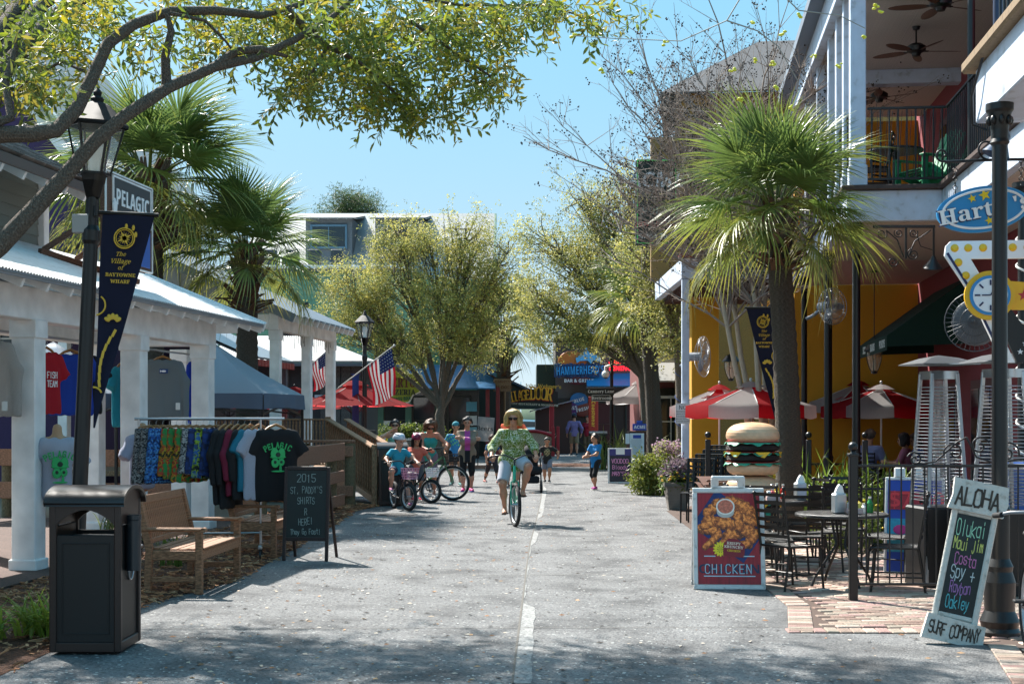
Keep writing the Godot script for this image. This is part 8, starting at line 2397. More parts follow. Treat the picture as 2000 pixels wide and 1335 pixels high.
	# low planting
	var lg := thing("grass_clump","bright green strappy grass clump in the mulch at the lower left","plant",V(-3.55,0.02,-10.9))
	blades(lg,"leaves",Vector3.ZERO,120,0.6,0.024,0.18,L(0.26,0.34,0.05))
	var l2 := thing("grass_clump","second strappy grass clump half out of frame left of the bin","plant",V(-3.95,0.02,-10.6)); blades(l2,"leaves",Vector3.ZERO,80,0.52,0.024,0.16,L(0.24,0.32,0.05))
	var l3 := thing("iris_clump","upright green leaves growing behind the first bench","plant",V(-3.75,0.02,-15.8)); blades(l3,"leaves",Vector3.ZERO,40,0.62,0.02,0.12,L(0.13,0.19,0.035),0.0,1.0)
	var l4 := thing("grass_clump","dull green grass seen between the porch columns","plant",V(-5.6,0.02,-20.5)); blades(l4,"leaves",Vector3.ZERO,60,0.6,0.02,0.25,L(0.1,0.13,0.04))
	var ag := thing("spiky_shrub","bright green spiky palmetto behind the patio tables","plant",V(4.5,0.1,-20.2)); blades(ag,"leaves",Vector3.ZERO,170,1.6,0.035,0.4,L(0.14,0.21,0.03),0.0,0.85)
	var ag2 := thing("spiky_shrub","second spiky palmetto right of the fence post","plant",V(5.3,0.1,-20.0)); blades(ag2,"leaves",Vector3.ZERO,130,1.45,0.035,0.3,L(0.13,0.2,0.03),0.0,0.85)
	var yf := thing("flower_bed","bed of yellow flowers behind the low picket fence","flowers",V(4.6,0,-18.0))
	bush(yf,"foliage",V(0,0.3,0),V(0.9,0.3,0.3),160,small,[L(0.12,0.17,0.03),L(0.1,0.14,0.03)])
	var fl := mb(); fl.ball(Vector3.ZERO,0.035,6,V(1,0.5,1))
	var fx := []
	for i in 60: fx.append(Transform3D(Basis.IDENTITY,V(R(-0.9,0.9),R(0.3,0.65),R(-0.1,0.35))))
	copies(yf,"blossoms",fl.mesh(),mat("yellow petal",H("e0c020"),0.6),fx)
	var pl := thing("planter","square tapered taupe planter with purple cabbage and pansies beside the white post","planter",V(2.98,0,-25.9))
	var pt := mb(); pt.lathe([[0.22,0],[0.31,0.42],[0.35,0.43],[0.35,0.5],[0.3,0.5],[0.29,0.44],[0.0,0.44]],Vector3.ZERO,4,yaw(PI/4),false); part(pl,"pot",pt,mat("taupe planter",H("8a837c"),0.7,"grain",V(2,2,2)))
	bush(pl,"foliage",V(0,0.55,0),V(0.28,0.14,0.28),90,small,[L(0.1,0.16,0.04),L(0.15,0.2,0.04)])
	bush(pl,"purple_foliage",V(-0.02,0.72,0),V(0.22,0.16,0.2),90,small,[L(0.22,0.14,0.2),L(0.14,0.12,0.12),L(0.26,0.2,0.22)])
	var pf := []
	for i in 22: pf.append(Transform3D(Basis.from_scale(Vector3.ONE*R(0.5,0.9)),V(R(-0.3,0.32),R(0.52,0.68),R(0.1,0.3))))
	copies(pl,"blossoms",fl.mesh(),mat("pansy amber",H("e0a828"),0.6),pf)
	var hg := thing("hedge","rounded bright green hedge with pink flowers left of the white post","hedge",V(3.15,0,-30.8))
	bush(hg,"foliage",V(-0.1,0.4,0),V(0.55,0.5,0.5),520,small,[L(0.17,0.2,0.03),L(0.13,0.17,0.03),L(0.2,0.22,0.04)]); bush(hg,"pink_blossom",V(0.25,0.95,-0.3),V(0.3,0.2,0.3),90,leaf_cluster(9,0.06,0.045,0.08),[L(0.4,0.26,0.36),L(0.3,0.3,0.14)])
	var gr := thing("tall_grass","tall green strappy grass behind the menu stand","plant",V(3.6,0,-45.5)); blades(gr,"leaves",Vector3.ZERO,160,1.5,0.05,0.9,L(0.12,0.16,0.035),0.0,1.0)
	var pw := thing("stone_planter","long grey planter wall with green shrubs before the green building","planter",V(-3.35,0,-50.3))
	var wl := mb(); wl.cbox(V(0,0.42,0),V(2.9,0.84,0.5),0.02); part(pw,"wall",wl,mat("planter stone",H("8f8a80"),0.85,"grain",V(2,2,2)))
	var tb := mb(); tb.cbox(V(0,0.87,0),V(3.0,0.08,0.6),0.02); part(pw,"coping",tb,M_white())
	var wb := mb(); wb.cbox(V(1.15,0.52,0.3),V(0.7,0.95,0.1),0.02); part(pw,"wood_panel",wb,mat("weathered plank",H("9a715a"),0.85))
	bush(pw,"foliage",V(-0.2,1.1,0),V(1.3,0.3,0.3),520,small,[L(0.15,0.2,0.03),L(0.09,0.14,0.03),L(0.2,0.23,0.04)])
# ---------------------------------------------------------------- placing
func build_street_things() -> void:
	street_lamp("black lantern street lamp at the left front, leaning behind the oak limbs",V(-3.46,0,-11.3),-0.045)
	var bx := mb(); bx.cbox(V(0,0,0),V(0.13,0.15,0.07),0.008); bx.box(V(0.08,0,0),V(0.04,0.04,0.03)); solo("junction_box",bx,mat("grey box",H("9a9c9c"),0.5),"small grey junction box strapped to the front lamp post","electrical box","",Transform3D(Basis.IDENTITY,pp(158,437,11.28)))
	street_lamp("black lantern street lamp beside the flag and the red umbrella",V(-3.63,0,-35.3),0.0)
	street_lamp("black lantern street lamp behind the large right palm carrying the second navy banner",V(4.12,0,-21.4),0.0)
	street_lamp("black lantern street lamp with camera at the far right of the street",V(3.34,0,-48.0),0.0)
	banner("long tapering navy banner with gold compass and lettering on the left front lamp post",pp(200,415,11.25),0.0,-0.045,1.69,0.41,1.0)
	banner("navy village banner hanging left of the large right palm trunk",pp(1516,601,21.3),0.0,0.0,1.66,0.44,-1.0)
	var b3 := mb(); b3.box(V(0,0,0),V(0.22,1.3,0.01)); b3.box(V(0,0.66,0),V(0.3,0.03,0.03)); solo("banner",b3,mat("blue banner cloth",H("2a3f80"),0.8,"blotch",V(3,3,3)),"blue banner seen edge on beside the flag's lamp post","banner","navy village banners",Transform3D(yaw(0.9),V(-3.85,2.05,-35.25)))
	# camera and signs on the far lamp
	var cv := thing("security_camera","white dome security camera on a bracket on the far right lamp post","security camera",pp(1183,728,47.9))
	var c1 := mb(); c1.ball(V(0,-0.05,0),0.13,12); c1.tube([V(0,0.05,0),V(0,0.2,0),V(0.15,0.24,0)],0.05,8); part(cv,"housing",c1,mat("sign white",H("e8e8e8"),0.5))
	var c2 := mb(); c2.ball(V(0,-0.1,0),0.1,12); part(cv,"dome",c2,mat("dark glazing",H("1e2a30"),0.08))
	for q in [[1172,764,"Cannery Lane","dark street name sign on the far right lamp post",0.95,0.26],[1174,777,"Restrooms","white bordered restroom arrow sign under the street name",0.65,0.22]]:
		var s := thing("street_sign",q[3],"sign",pp(q[0],q[1],47.85))
		var m := mb(); m.cbox(V(0,0,0),V(q[4],q[5],0.04),0.02); part(s,"plate",m,mat("sign black",H("16181a"),0.5))
		letters(s,"lettering",q[2],0.1,Transform3D(Basis.IDENTITY,V(0.03,0,0.022)),mat("sign white",H("e8e8e8"),0.5),"Droid Serif",true,0.006,0.9)
		if q[5] < 0.25:
			var bd := mb()
			for k in [-1.0,1.0]: bd.box(V(0,k*0.095,0.022),V(0.6,0.012,0.006)); bd.box(V(k*0.3,0,0.022),V(0.012,0.19,0.006))
			part(s,"border",bd,mat("sign white",H("e8e8e8"),0.5))
	bench("brown slatted wooden bench in front, facing the street",V(-3.17,0,-14.35),PI/2 - 0.06,1.5)
	bench("brown slatted bench further back, half behind the chalkboard",V(-3.05,0,-17.75),PI/2 - 0.06,1.3)
	litter_bin("large dark brown litter bin at the left front with ash tube on its side",V(-3.03,0,-10.44),0.0)
	litter_bin("dark litter bin in the middle distance beside the children's bicycles",V(-2.28,0,-27.1),0.15,false)
	litter_bin("far dark litter bin behind the girl in the blue shirt",V(2.75,0,-45.8),0.0,false)
	tent("blue grey canopy tent nearest the white pavilion posts",-5.12,24.55)
	tent("pale canopy tent further left behind the porch columns",-7.75,24.2)
	var rc := [cloth("red canvas",H("d8484a"),0.8)]
	var pm := M_black()
	parasol("large red umbrella beside the flag and lamp post",V(-3.95,0,-36.0),3.0,1.95,2.55,8,rc,pm,"",0.0,"plain red patio umbrellas")
	parasol("red umbrella further back between the pavilion posts",V(-6.0,0,-39.5),2.6,1.9,2.45,8,rc,pm,"",0.0,"plain red patio umbrellas")
	parasol("red umbrella behind the blue canopy tent",V(-7.5,0,-38.0),2.6,1.9,2.4,8,rc,pm,"",0.0,"plain red patio umbrellas")
	var wc := cloth("white canvas",H("ece8e6"),0.8); var rc2 := cloth("bright red canvas",H("e0222e"),0.8)
	var wpole := mat("pole white",H("cfcfcb"),0.4)
	var umb := [["red and white panelled umbrella with printed valance behind the burger statue",V(4.5,0,-27.0),"STILL CHILLIN' & GRILLIN'"],["red and white panelled umbrella before the yellow wall, with white finial",V(7.55,0,-29.3),"STILL CHILLIN' & GRILLIN'"]]
	for q in umb:
		var u := parasol(q[0],q[1],2.45,1.88,2.3,8,[wc,rc2],wpole,"",0.22,"red and white patio umbrellas")
		u.rotation.y = -0.05
		var ink := mat("sign ink",H("26282a"),0.6)
		for k in [4,6]:
			var a: float = -TAU*(k + 0.5)/8.0
			var d := V(cos(a),0,-sin(a))
			var xf := Transform3D(Basis(V(0,1,0).cross(d),V(0,1,0),d),d*1.14 + V(0,1.77,0))
			letters(u,"lettering",q[2],0.055,xf,ink,"Droid Sans",true,0.004,0.72); letters(u,"lettering","for Over 100 Years",0.05,xf*Transform3D(Basis(V(1,0,0),V(0.25,1,0),V(0,0,1)),V(0,-0.085,0)),ink,"Droid Serif",true,0.004,0.75)
			var nm := letters(u,"lettering","ACME",0.14,Transform3D(Basis(V(0,1,0).cross(d),V(0,1,0),d)*Basis(V(1,0,0),-1.16),d*0.82 + V(0,2.05,0)),mat("sign red",H("b02a30"),0.5),"Droid Serif",true,0.004)
	parasol("white printed umbrella with scalloped edge under the olive tree",V(4.3,0,-48.5),2.3,2.3,2.85,8,[wc],wpole,"",0.2)
	parasol("second red and white umbrella just behind the yellow wall's one",V(7.3,0,-30.2),2.2,1.98,2.4,8,[rc2,wc],wpole,"",0.2,"red and white patio umbrellas")
	parasol("red topped umbrella peeking left of the burger statue's umbrella",V(4.4,0,-30.4),2.2,1.88,2.32,8,[rc2,wc],wpole,"",0.2,"red and white patio umbrellas")
	flag("american flag hanging from a slanted pole on the pavilion post",V(-4.05,2.3,-33.0),V(1.35,1.0,0.15),1.08,0.7)
	flag("second american flag draped under the pavilion roof",V(-5.3,2.75,-36.0),V(0.7,0.6,0.1),0.75,0.6)
	# pizzeria sign
	var rs := thing("pizzeria_sign","lime green shaped pizzeria sign with maroon letters behind the flag","sign",pp(778,755,52.0))
	var o1 := PackedVector2Array([Vector2(-0.95,0.2),Vector2(-0.8,0.5),Vector2(-0.4,0.48),Vector2(-0.2,0.68),Vector2(0.2,0.68),Vector2(0.4,0.5),Vector2(0.85,0.45),Vector2(0.98,0.15),Vector2(0.8,-0.2),Vector2(0.55,-0.32),Vector2(0.4,-0.58),Vector2(0.0,-0.68),Vector2(-0.4,-0.58),Vector2(-0.6,-0.3),Vector2(-0.9,-0.2)])
	var s1 := mb(); s1.prism(o1,0.1); part(rs,"white_backing",s1,mat("sign white",H("e8e8e8"),0.5))
	var s2 := mb(); s2.prism(o1,0.04,Transform3D(Basis.from_scale(V(0.93,0.92,1)),V(0,0,0.07))); part(rs,"green_face",s2,mat("sign lime",H("8f9a2c"),0.5))
	letters(rs,"lettering","ROBERTO'S",0.34,Transform3D(Basis.IDENTITY,V(0,0.14,0.095)),mat("sign maroon",H("7c1f34"),0.5),"Droid Serif",true,0.03,0.66)
	letters(rs,"lettering","PIZZERIA",0.2,Transform3D(Basis.IDENTITY,V(0.05,-0.2,0.095)),mat("sign ink",H("26282a"),0.6),"Droid Serif",true,0.02,0.85); letters(rs,"lettering","SPORTS BAR",0.13,Transform3D(Basis(V(0,0,1),0.1),V(0.05,-0.45,0.095)),mat("sign forest",H("1e5a40"),0.5),"Droid Sans",true,0.02,0.8)
	var hk := mb()
	for s in [-0.2,0.3]: hk.bar(V(s,0.6,0),V(s,1.0,0),0.04,0.04)
	hk.cbar(V(-0.4,1.0,0),V(0.9,1.0,0),0.06,0.06); part(rs,"hanger_bar",hk,M_black())
	var bs := thing("sidewalk_banner","white fabric banner with black lettering leaning behind the pedestrians","banner",pp(948,838,47.0))
	var bq := mb(); bq.box(V(0,0,0),V(0.55,0.8,0.02),Basis(V(0,0,1),-0.08)); part(bs,"cloth",bq,wc); letters(bs,"lettering","Beers!",0.14,Transform3D(Basis(V(0,0,1),-0.08),V(0.02,0.02,0.012)),mat("sign ink",H("26282a"),0.6),"Droid Serif",true,0.004); var bl := mb(); bl.bar(V(-0.25,-0.35,0),V(-0.25,-1.3,-0.1),0.03,0.03); bl.bar(V(0.25,-0.4,0),V(0.25,-1.3,-0.1),0.03,0.03); part(bs,"stand",bl,M_black())
	var ks := thing("notice_stand","black stand sign with white emblem beside the deck ramp","sign",V(-3.35,0,-34.0))
	var kb := mb(); kb.cbox(V(0,1.1,0),V(0.24,0.5,0.03),0.006); part(ks,"board",kb,mat("sign black",H("16181a"),0.5)); var kr := mb(); kr.ring(V(0,1.24,0.018),0.045,0.008,Basis.IDENTITY,18,5)
	for i in 4: kr.box(V(0,1.11 - i*0.055,0.018),V(0.15,0.022,0.004))
	part(ks,"emblem",kr,mat("sign white",H("e8e8e8"),0.5)); var kp := mb(); kp.box(V(0,0.43,-0.01),V(0.04,0.86,0.03)); part(ks,"stand_leg",kp,M_black())
	var hy := thing("fire_hydrant","yellow fire hydrant beside the notice stand at the ramp","fire hydrant",V(-3.0,0,-34.4))
	var hm := mb(); hm.lathe([[0.16,0],[0.16,0.05],[0.1,0.08],[0.1,0.55],[0.14,0.57],[0.14,0.62],[0.11,0.72],[0.05,0.8],[0.03,0.86],[0,0.87]],V(0,0.3,0),14); hm.tube([V(-0.17,0.75,0),V(0.17,0.75,0)],0.05,10); hm.tube([V(0,0.72,0),V(0,0.72,0.17)],0.065,10); hm.lathe([[0.13,0],[0.13,0.32]],Vector3.ZERO,12); part(hy,"barrel",hm,mat("hydrant yellow",H("d8b418"),0.5))
	# manhole-like grate
	var gt := mb(); gt.lathe([[0.0,0.008],[0.34,0.008]],V(-1.96,0,-24.6),28); struct("drain_cover",gt,mat("cast iron",H("55524e"),0.7,"stone",V(14,14,14),"stonebump",0.5))
func build_clothes() -> void:
	var rk := thing("garment_rack","steel wheeled garment rack full of shorts and shirts before the porch","garment rack",V(-3.62,0,-17.05),0.14)
	var tube := mb(); tube.tube([V(-0.85,1.66,0),V(0.9,1.66,0)],0.017,10); part(rk,"top_bar",tube,M_steel())
	for s in [-0.8,0.62]:
		var u := mb(); u.tube([V(s,0.12,0),V(s,1.66,0)],0.016,10); part(rk,"upright",u,M_steel())
		var f := mb(); f.cbox(V(s,0.14,0),V(0.05,0.04,0.5),0.008); part(rk,"foot",f,M_steel())
		for z in [-0.23,0.23]:
			var w := mb(); w.tube([V(s - 0.012,0.05,z),V(s + 0.012,0.05,z)],0.05,14); w.box(V(s,0.1,z),V(0.03,0.06,0.03)); part(rk,"caster",w,M_black())
	var lb := mb(); lb.tube([V(-0.8,0.3,0),V(0.62,0.3,0)],0.013,8); part(rk,"lower_bar",lb,M_steel())
	var P := func(x: float) -> Vector3: return rk.transform*V(x,1.645,0)
	var pats := [["camo",["121214","8a8a88","38383c"],0.03],["blue splash",["0a1430","1c5aa8","5090c0"],0.04],["rasta",["101810","a88a18","a01c1c","1f7a3c"],0.012],["camo grey",["1c1c1e","a8a8a6","505054"],0.028],["lime",["101214","8fb020","2a5ca0"],0.02],["navy",["15203e","1e3c7a"],0.02]]
	var names := ["black and white camouflage","blue splashed","red gold and green striped","grey camouflage","black and lime","dark blue"]
	for i in 11:
		var q: Array = pats[[0,0,1,1,2,2,2,3,5,4,5][i]]
		hung_shorts("%s board shorts, number %s from the left on the rack" % [names[[0,0,1,1,2,2,2,3,5,4,5][i]],["one","two","three","four","five","six","seven","eight","nine","ten","eleven"][i]],P.call(-0.68 + i*0.078),rk.rotation.y + 0.62 + R(-0.1,0.1),print_tex("print " + q[0],q[1],q[2]),R(0.62,0.76))
	var gb := "shirts at the right end of the garment rack"
	hung_shirt("black hooded sweatshirt beside the patterned shorts on the rack",P.call(0.2),rk.rotation.y + 1.0,cloth("cloth black",H("141418"),0.02),0.95,0.55,0.46,gb)
	hung_shirt("second long black garment on the rack",P.call(0.27),rk.rotation.y + 1.0,cloth("cloth black",H("141418"),0.02),1.0,0.55,0.46,gb)
	hung_shirt("maroon long sleeved shirt on the rack",P.call(0.35),rk.rotation.y + 1.0,cloth("cloth maroon",H("80183a"),0.05),0.85,0.5,0.46,gb)
	hung_shirt("third black garment after the maroon shirt",P.call(0.43),rk.rotation.y + 0.95,cloth("cloth black",H("141418"),0.02),0.9,0.5,0.46,gb)
	hung_shirt("teal shirt on the rack showing a narrow edge",P.call(0.5),rk.rotation.y + 0.9,cloth("cloth teal",H("1f7f9a"),0.1),0.8,0.25,0.46,gb)
	hung_shirt("pale lavender white tee before the black one on the rack",P.call(0.6),rk.rotation.y + 0.75,cloth("cloth pale",H("d4d8ea"),0.3),0.9,0.25,0.48,gb)
	var bt := hung_shirt("black tee with green face print at the right end of the rack",P.call(0.8),rk.rotation.y + 0.3,cloth("cloth black",H("141418"),0.02),0.92,0.25,0.54,gb)
	green_print(bt,V(0,-0.3,0.088),1.0)
	# shirts along the porch rail
	var G := func(z: float,y: float) -> Vector3: return Transform3D(yaw(GRID),V(-5.28,0,-15.65))*V(-0.28,y,z)
	var pg := "shirts hanging along the porch rail"
	var ws := hung_shirt("white long sleeved shirt hanging at the far left of the porch",Transform3D(yaw(GRID),V(-5.28,0,-15.65))*V(-0.32,2.6,0.35),0.15,cloth("cloth white",H("f4f2ee"),0.7),0.86,0.85,0.58,pg)
	chest_logo(ws,V(0.02,-0.3,0.085))
	var rs := hung_shirt("red tee with white print hanging beside the first white column",G.call(-1.05,2.55),1.2,cloth("cloth red",H("d81c30"),0.2),0.78,0.25,0.5,pg)
	var st := mb(); write(st,"FISH",Transform3D(Basis.IDENTITY,V(0,-0.38,0.086)),0.07,0.01); write(st,"TEAM",Transform3D(Basis.IDENTITY,V(0,-0.48,0.086)),0.07,0.01); part(rs,"white_print",st,mat("sign white",H("e8e8e8"),0.5))
	hung_shirt("royal blue tee hanging right of the red one",G.call(-1.72,2.55),0.4,cloth("cloth royal",H("2450c4"),0.15),0.8,0.25,0.52,pg)
	hung_shirt("black tee half behind the lamp post",G.call(-2.04,2.55),0.6,cloth("cloth black",H("141418"),0.02),0.78,0.25,0.5,pg)
	var gs := hung_shirt("grey long sleeved shirt hanging beside the middle column",G.call(-4.83,2.6),0.15,cloth("cloth grey",H("8a959a"),0.15),0.9,0.8,0.56,pg)
	chest_logo(gs,V(0.02,-0.27,0.085))
	hung_shirt("turquoise garment hanging edge on left of the middle column",G.call(-3.32,2.45),1.35,cloth("cloth turquoise",H("34b4cc"),0.2),0.85,0.25,0.5,pg)
	hung_shirt("bright blue garment hanging edge on near the last column",G.call(-6.17,2.62),1.45,cloth("cloth cobalt",H("2450dc"),0.2),1.0,0.6,0.5,pg)
	# torso forms
	for q in [[V(-5.0,0,-15.75),0.5,"white tee with green print on a beige torso form beside the first column","d4d8ea"],[V(-4.72,0,-18.3),0.9,"pale tee on a beige torso form at the left end of the rack","ccd2ea"]]:
		var t := thing("torso_form",q[2],"mannequin",q[0],q[1],"torso forms wearing tees")
		var m := mb(); skin(m,[bn(V(0,0.85,0),V(0,1.3,0),0.13,0.15,1.25),bn(V(-0.12,1.38,0),V(0.12,1.38,0),0.085,0.085),bn(V(0,1.42,0),V(0,1.56,0),0.058,0.05)],0.02,60.0); part(t,"torso",m,mat("form beige",H("b08a68"),0.6))
		var s := mb(); skin(s,[bn(V(0,0.85,0),V(0,1.3,0),0.165,0.165,1.2),bn(V(-0.13,1.37,0),V(0.13,1.37,0),0.1,0.1),bn(V(-0.17,1.36,0),V(-0.3,1.15,0),0.075,0.08,1.0,V(0,0,1),true),bn(V(0.17,1.36,0),V(0.3,1.15,0),0.075,0.08,1.0,V(0,0,1),true)],0.02,60.0,[[V(0,-1,0),-0.76],[V(0,1,0),1.455]],null,0.006); part(t,"tee",s,cloth("form tee " + q[3],H(q[3]),0.2))
		var p := mb(); p.tube([V(0,0,0),V(0,0.85,0)],0.02,8); p.lathe([[0,0],[0.16,0],[0.16,0.02],[0.02,0.05]],Vector3.ZERO,16); part(t,"stand",p,M_black())
		green_print(t,V(0,1.28,0.155),1.0)
func chest_logo(o: Node3D,at: Vector3) -> void:
	var b := mb(); b.cbox(at,V(0.12,0.06,0.008),0.003); part(o,"chest_logo",b,mat("logo blue",H("1f3f78"),0.6))
	var w := mb(); w.ball(at + V(0,0,0.005),0.035,8,V(1,0.4,0.1)); w.tri(at + V(-0.03,0,0.009),at + V(-0.05,0.02,0.009),at + V(-0.05,-0.02,0.009)); part(o,"logo_fish",w,mat("sign white",H("e8e8e8"),0.5))
	var t := mb(); t.cbox(at + V(0.2,-0.5,0.03),V(0.06,0.1,0.006),0.002); part(o,"price_tag",t,mat("paper",H("d8d8d4"),0.7))
func green_print(o: Node3D,at: Vector3,k: float) -> void:
	var m := mb()
	for i in 7:
		var a := (3 - i)*0.17
		write(m,"PELAGIC"[i],Transform3D(Basis(V(0,0,1),a),at + V(-sin(a)*0.3,cos(a)*0.3 - 0.3,0)),0.062,0.014,0.0,1.0,0.004)
	for q in [[-0.04,-0.1,0.052,1.0,1.3],[0.045,-0.1,0.05,0.9,1.4],[0,-0.14,0.1,1.0,0.2],[-0.035,-0.21,0.05,1.0,1.15],[0.04,-0.2,0.045,0.9,1.1],[0.03,-0.28,0.02,0.8,2.0],[0.0,-0.31,0.06,1.4,0.2]]:
		m.ball(at + V(q[0],q[1],0.001),q[2],10,V(q[3],q[4],0.07))
	part(o,"green_print",m,mat("print green",H("25a558"),0.6))
	var d := mb()
	for q in [[-0.035,-0.2,0.018],[0.04,-0.2,0.016],[0.0,-0.115,0.03]]: d.ball(at + V(q[0],q[1],0.006),q[2],8,V(1,1.1,0.1))
	part(o,"print_detail",d,mat("print dark",H("10281c"),0.6))
func build_patio() -> void:
	var T1 := V(3.28,0,-14.25); var T2 := V(2.95,0,-16.5); var T3 := V(4.5,0,-15.9)
	patio_table("round black patio table in front behind the fence post",T1,0.46)
	patio_table("round black patio table behind the chicken sign",T2,0.46)
	patio_table("round black patio table deeper right beside the price board",V(5.3,0,-15.7),0.46)
	var ch := [[V(2.72,0,-14.0),2.15,"black slat chair nearest the chicken board, facing right"],[V(3.72,0,-13.85),-1.85,"black slat chair just behind the iron fence, facing left"],[V(4.32,0,-14.55),-2.3,"black slat chair right of the fenced table, turned away"],[V(2.62,0,-15.6),1.5,"black slat chair half hidden by the chicken board"],[V(2.75,0,-15.55),2.7,"black slat chair with its back to the camera behind the front table"],[V(3.4,0,-16.9),-1.3,"black slat chair on the far side of the second table"],[V(3.3,0,-15.6),-2.9,"black slat chair between the two nearest tables"],[V(5.2,0,-14.9),0.1,"black slat chair before the right hand table"],[V(3.9,0,-17.2),-0.4,"black slat chair against the low picket fence"],[V(2.8,0,-17.5),0.6,"black slat chair beyond the second table, facing the camera"],[V(3.05,0,-15.1),3.0,"black slat chair directly behind the front table"],[V(2.62,0,-14.75),0.9,"black slat chair close to the right edge of the chicken board"],[V(4.1,0,-15.3),-0.7,"black slat chair between the front table and the price board"],[V(3.75,0,-16.1),2.8,"black slat chair with its back turned right of the second table"],[V(4.75,0,-14.3),-2.6,"black slat chair before the patio heaters, nearest the right end of the fence"]]
	var c0 := patio_chair(ch[0][2],ch[0][0],ch[0][1])
	for i in range(1,ch.size()): twin(c0,ch[i][0],ch[i][1],ch[i][2])
	# things on the tables
	var st := mat("dispenser steel",H("b4b8ba"),0.35,"",Vector3.ONE,"",0.0,0.7)
	for q in [[T1 + V(-0.05,0.733,0.1),"steel napkin dispenser with white napkins on the front table"],[T2 + V(0.35,0.733,0.1),"steel napkin dispenser on the second table"]]:
		var n := thing("napkin_dispenser",q[1],"napkin dispenser",q[0],0.3,"napkin dispensers on the tables")
		var b := mb(); b.cbox(V(0,0.1,0),V(0.13,0.2,0.1),0.015); part(n,"case",b,st)
		var w := mb(); w.prism(PackedVector2Array([Vector2(-0.05,0),Vector2(0.05,0),Vector2(0.03,0.07),Vector2(0.0,0.09),Vector2(-0.03,0.05)]),0.03,Transform3D(Basis.IDENTITY,V(0,0.2,0))); part(n,"napkin",w,mat("napkin",H("e4e4e2"),0.9))
	for q in [[T1 + V(0.12,0.733,-0.05),"b02418","red sauce bottle on the front table beside the dispenser",0.19],[T1 + V(0.2,0.733,0.08),"e0e0dc","small glass shaker on the front table",0.1],[T1 + V(0.28,0.733,0.0),"1f7a3a","green capped bottle on the front table",0.16],[T2 + V(0.1,0.733,0.0),"d09a20","amber mustard bottle on the second table",0.19],[T2 + V(0.2,0.733,-0.15),"b02418","red bottle on the second table",0.17],[T2 + V(-0.1,0.733,0.1),"d8d8d8","pale caddy bottle on the second table",0.14],[V(5.2,0.733,-15.6),"b02418","red bottle on the right hand table",0.18]]:
		var b := thing("bottle",q[2],"bottle",q[0],0.0,"condiments on the tables")
		var m := mb(); m.lathe([[0,0],[0.03,0],[0.032,0.01],[0.032,q[3]*0.6],[0.014,q[3]*0.8],[0.012,q[3]*0.92],[0,q[3]*0.92]],Vector3.ZERO,14); part(b,"glass",m,mat("bottle " + q[1],H(q[1]),0.2))
		var c := mb(); c.lathe([[0.015,q[3]*0.88],[0.015,q[3]],[0,q[3]]],Vector3.ZERO,10); part(b,"cap",c,mat("cap pale",H("d8d4c8"),0.4))
	for q in [[T1 + V(0.08,0.733,0.2),"stack of small condiment cups on the front table's edge"],[T2 + V(0.0,0.733,0.3),"white condiment caddy on the second table's edge"]]:
		var c := thing("condiment_caddy",q[1],"caddy",q[0])
		var m := mb(); m.cbox(V(0,0.03,0),V(0.15,0.06,0.09),0.01); part(c,"tray",m,mat("caddy pink",H("c8a8a4"),0.5)); var h := mb(); h.ring(V(0,0.16,0),0.03,0.005,Basis.IDENTITY,14,5); h.tube([V(0,0.05,0),V(0,0.14,0)],0.004,5); part(c,"ring_handle",h,M_steel())
		for i in 3:
			var k := mb(); k.cbox(V(-0.045 + i*0.045,0.085,0),V(0.04,0.06,0.07),0.006); part(c,"packet",k,mat("packet %d" % i,[H("d8d8d8"),H("c8505a"),H("d8c860")][i],0.6))
	# stacked lattice chairs by the yellow pier
	for i in 4:
		var c := thing("lattice_chair","black lattice backed chair, %s in the stack by the yellow pier" % ["leftmost","second","third","rightmost"][i],"chair",V(2.95 + i*0.13,0.0,-22.8 - i*0.05),-0.35,"stacked black lattice chairs")
		var f := mb()
		for s in [-0.22,0.22]: f.tube([V(s,0,-0.2),V(s,0.46 + i*0.07,-0.2),V(s,1.0 + i*0.07,-0.3)],0.014,7); f.tube([V(s,0,0.22),V(s,0.46 + i*0.07,0.2)],0.014,7)
		f.tube([V(-0.22,1.0 + i*0.07,-0.3),V(0.22,1.0 + i*0.07,-0.3)],0.014,7); part(c,"frame",f,M_black())
		var l := mb()
		for k in 6: l.bar(V(-0.2 + k*0.08,0.5 + i*0.07,-0.21),V(-0.2 + k*0.08,1.0 + i*0.07,-0.3),0.03,0.004,V(0,0,1))
		for k in 6: l.bar(V(-0.22,0.54 + k*0.085 + i*0.07,-0.218 - k*0.0145),V(0.22,0.54 + k*0.085 + i*0.07,-0.218 - k*0.0145),0.004,0.028,V(0,1,0))
		part(c,"lattice_back",l,M_black())
		var s2 := mb(); s2.cbox(V(0,0.47 + i*0.07,0),V(0.44,0.02,0.42),0.006); part(c,"seat",s2,M_black())
	for i in 4:
		var c := thing("stacked_chair","brown plastic chair, %s of the stack left of the burger statue" % ["lowest","second lowest","third","topmost"][i],"chair",V(2.62 + i*0.02,0.0,-18.6),0.2,"stacked brown chairs")
		var m := mb(); var y := 0.62 + i*0.075
		var rows := []
		for j in 5:
			var row := []
			for k in 7: row.append(V(-0.24 + k*0.08,y + 0.06*cos(j*0.8) + (0.03 if j == 4 else 0.0),-0.2 + j*0.1 + 0.03*sin(k*0.5)))
			row.reverse(); rows.append(row)
		m.sheet(rows); m.cbox(V(0,y + 0.02,0.22),V(0.48,0.03,0.03),0.01); part(c,"seat",m,mat("chair brown",H("5e3d30"),0.5))
		var g := mb()
		for s in [-0.21,0.21]:
			for z in [-0.18,0.2]: g.tube([V(s,0,z),V(s*0.9,y,z)],0.012,6)
		part(c,"legs",g,M_black()).set_meta("kind","stuff")
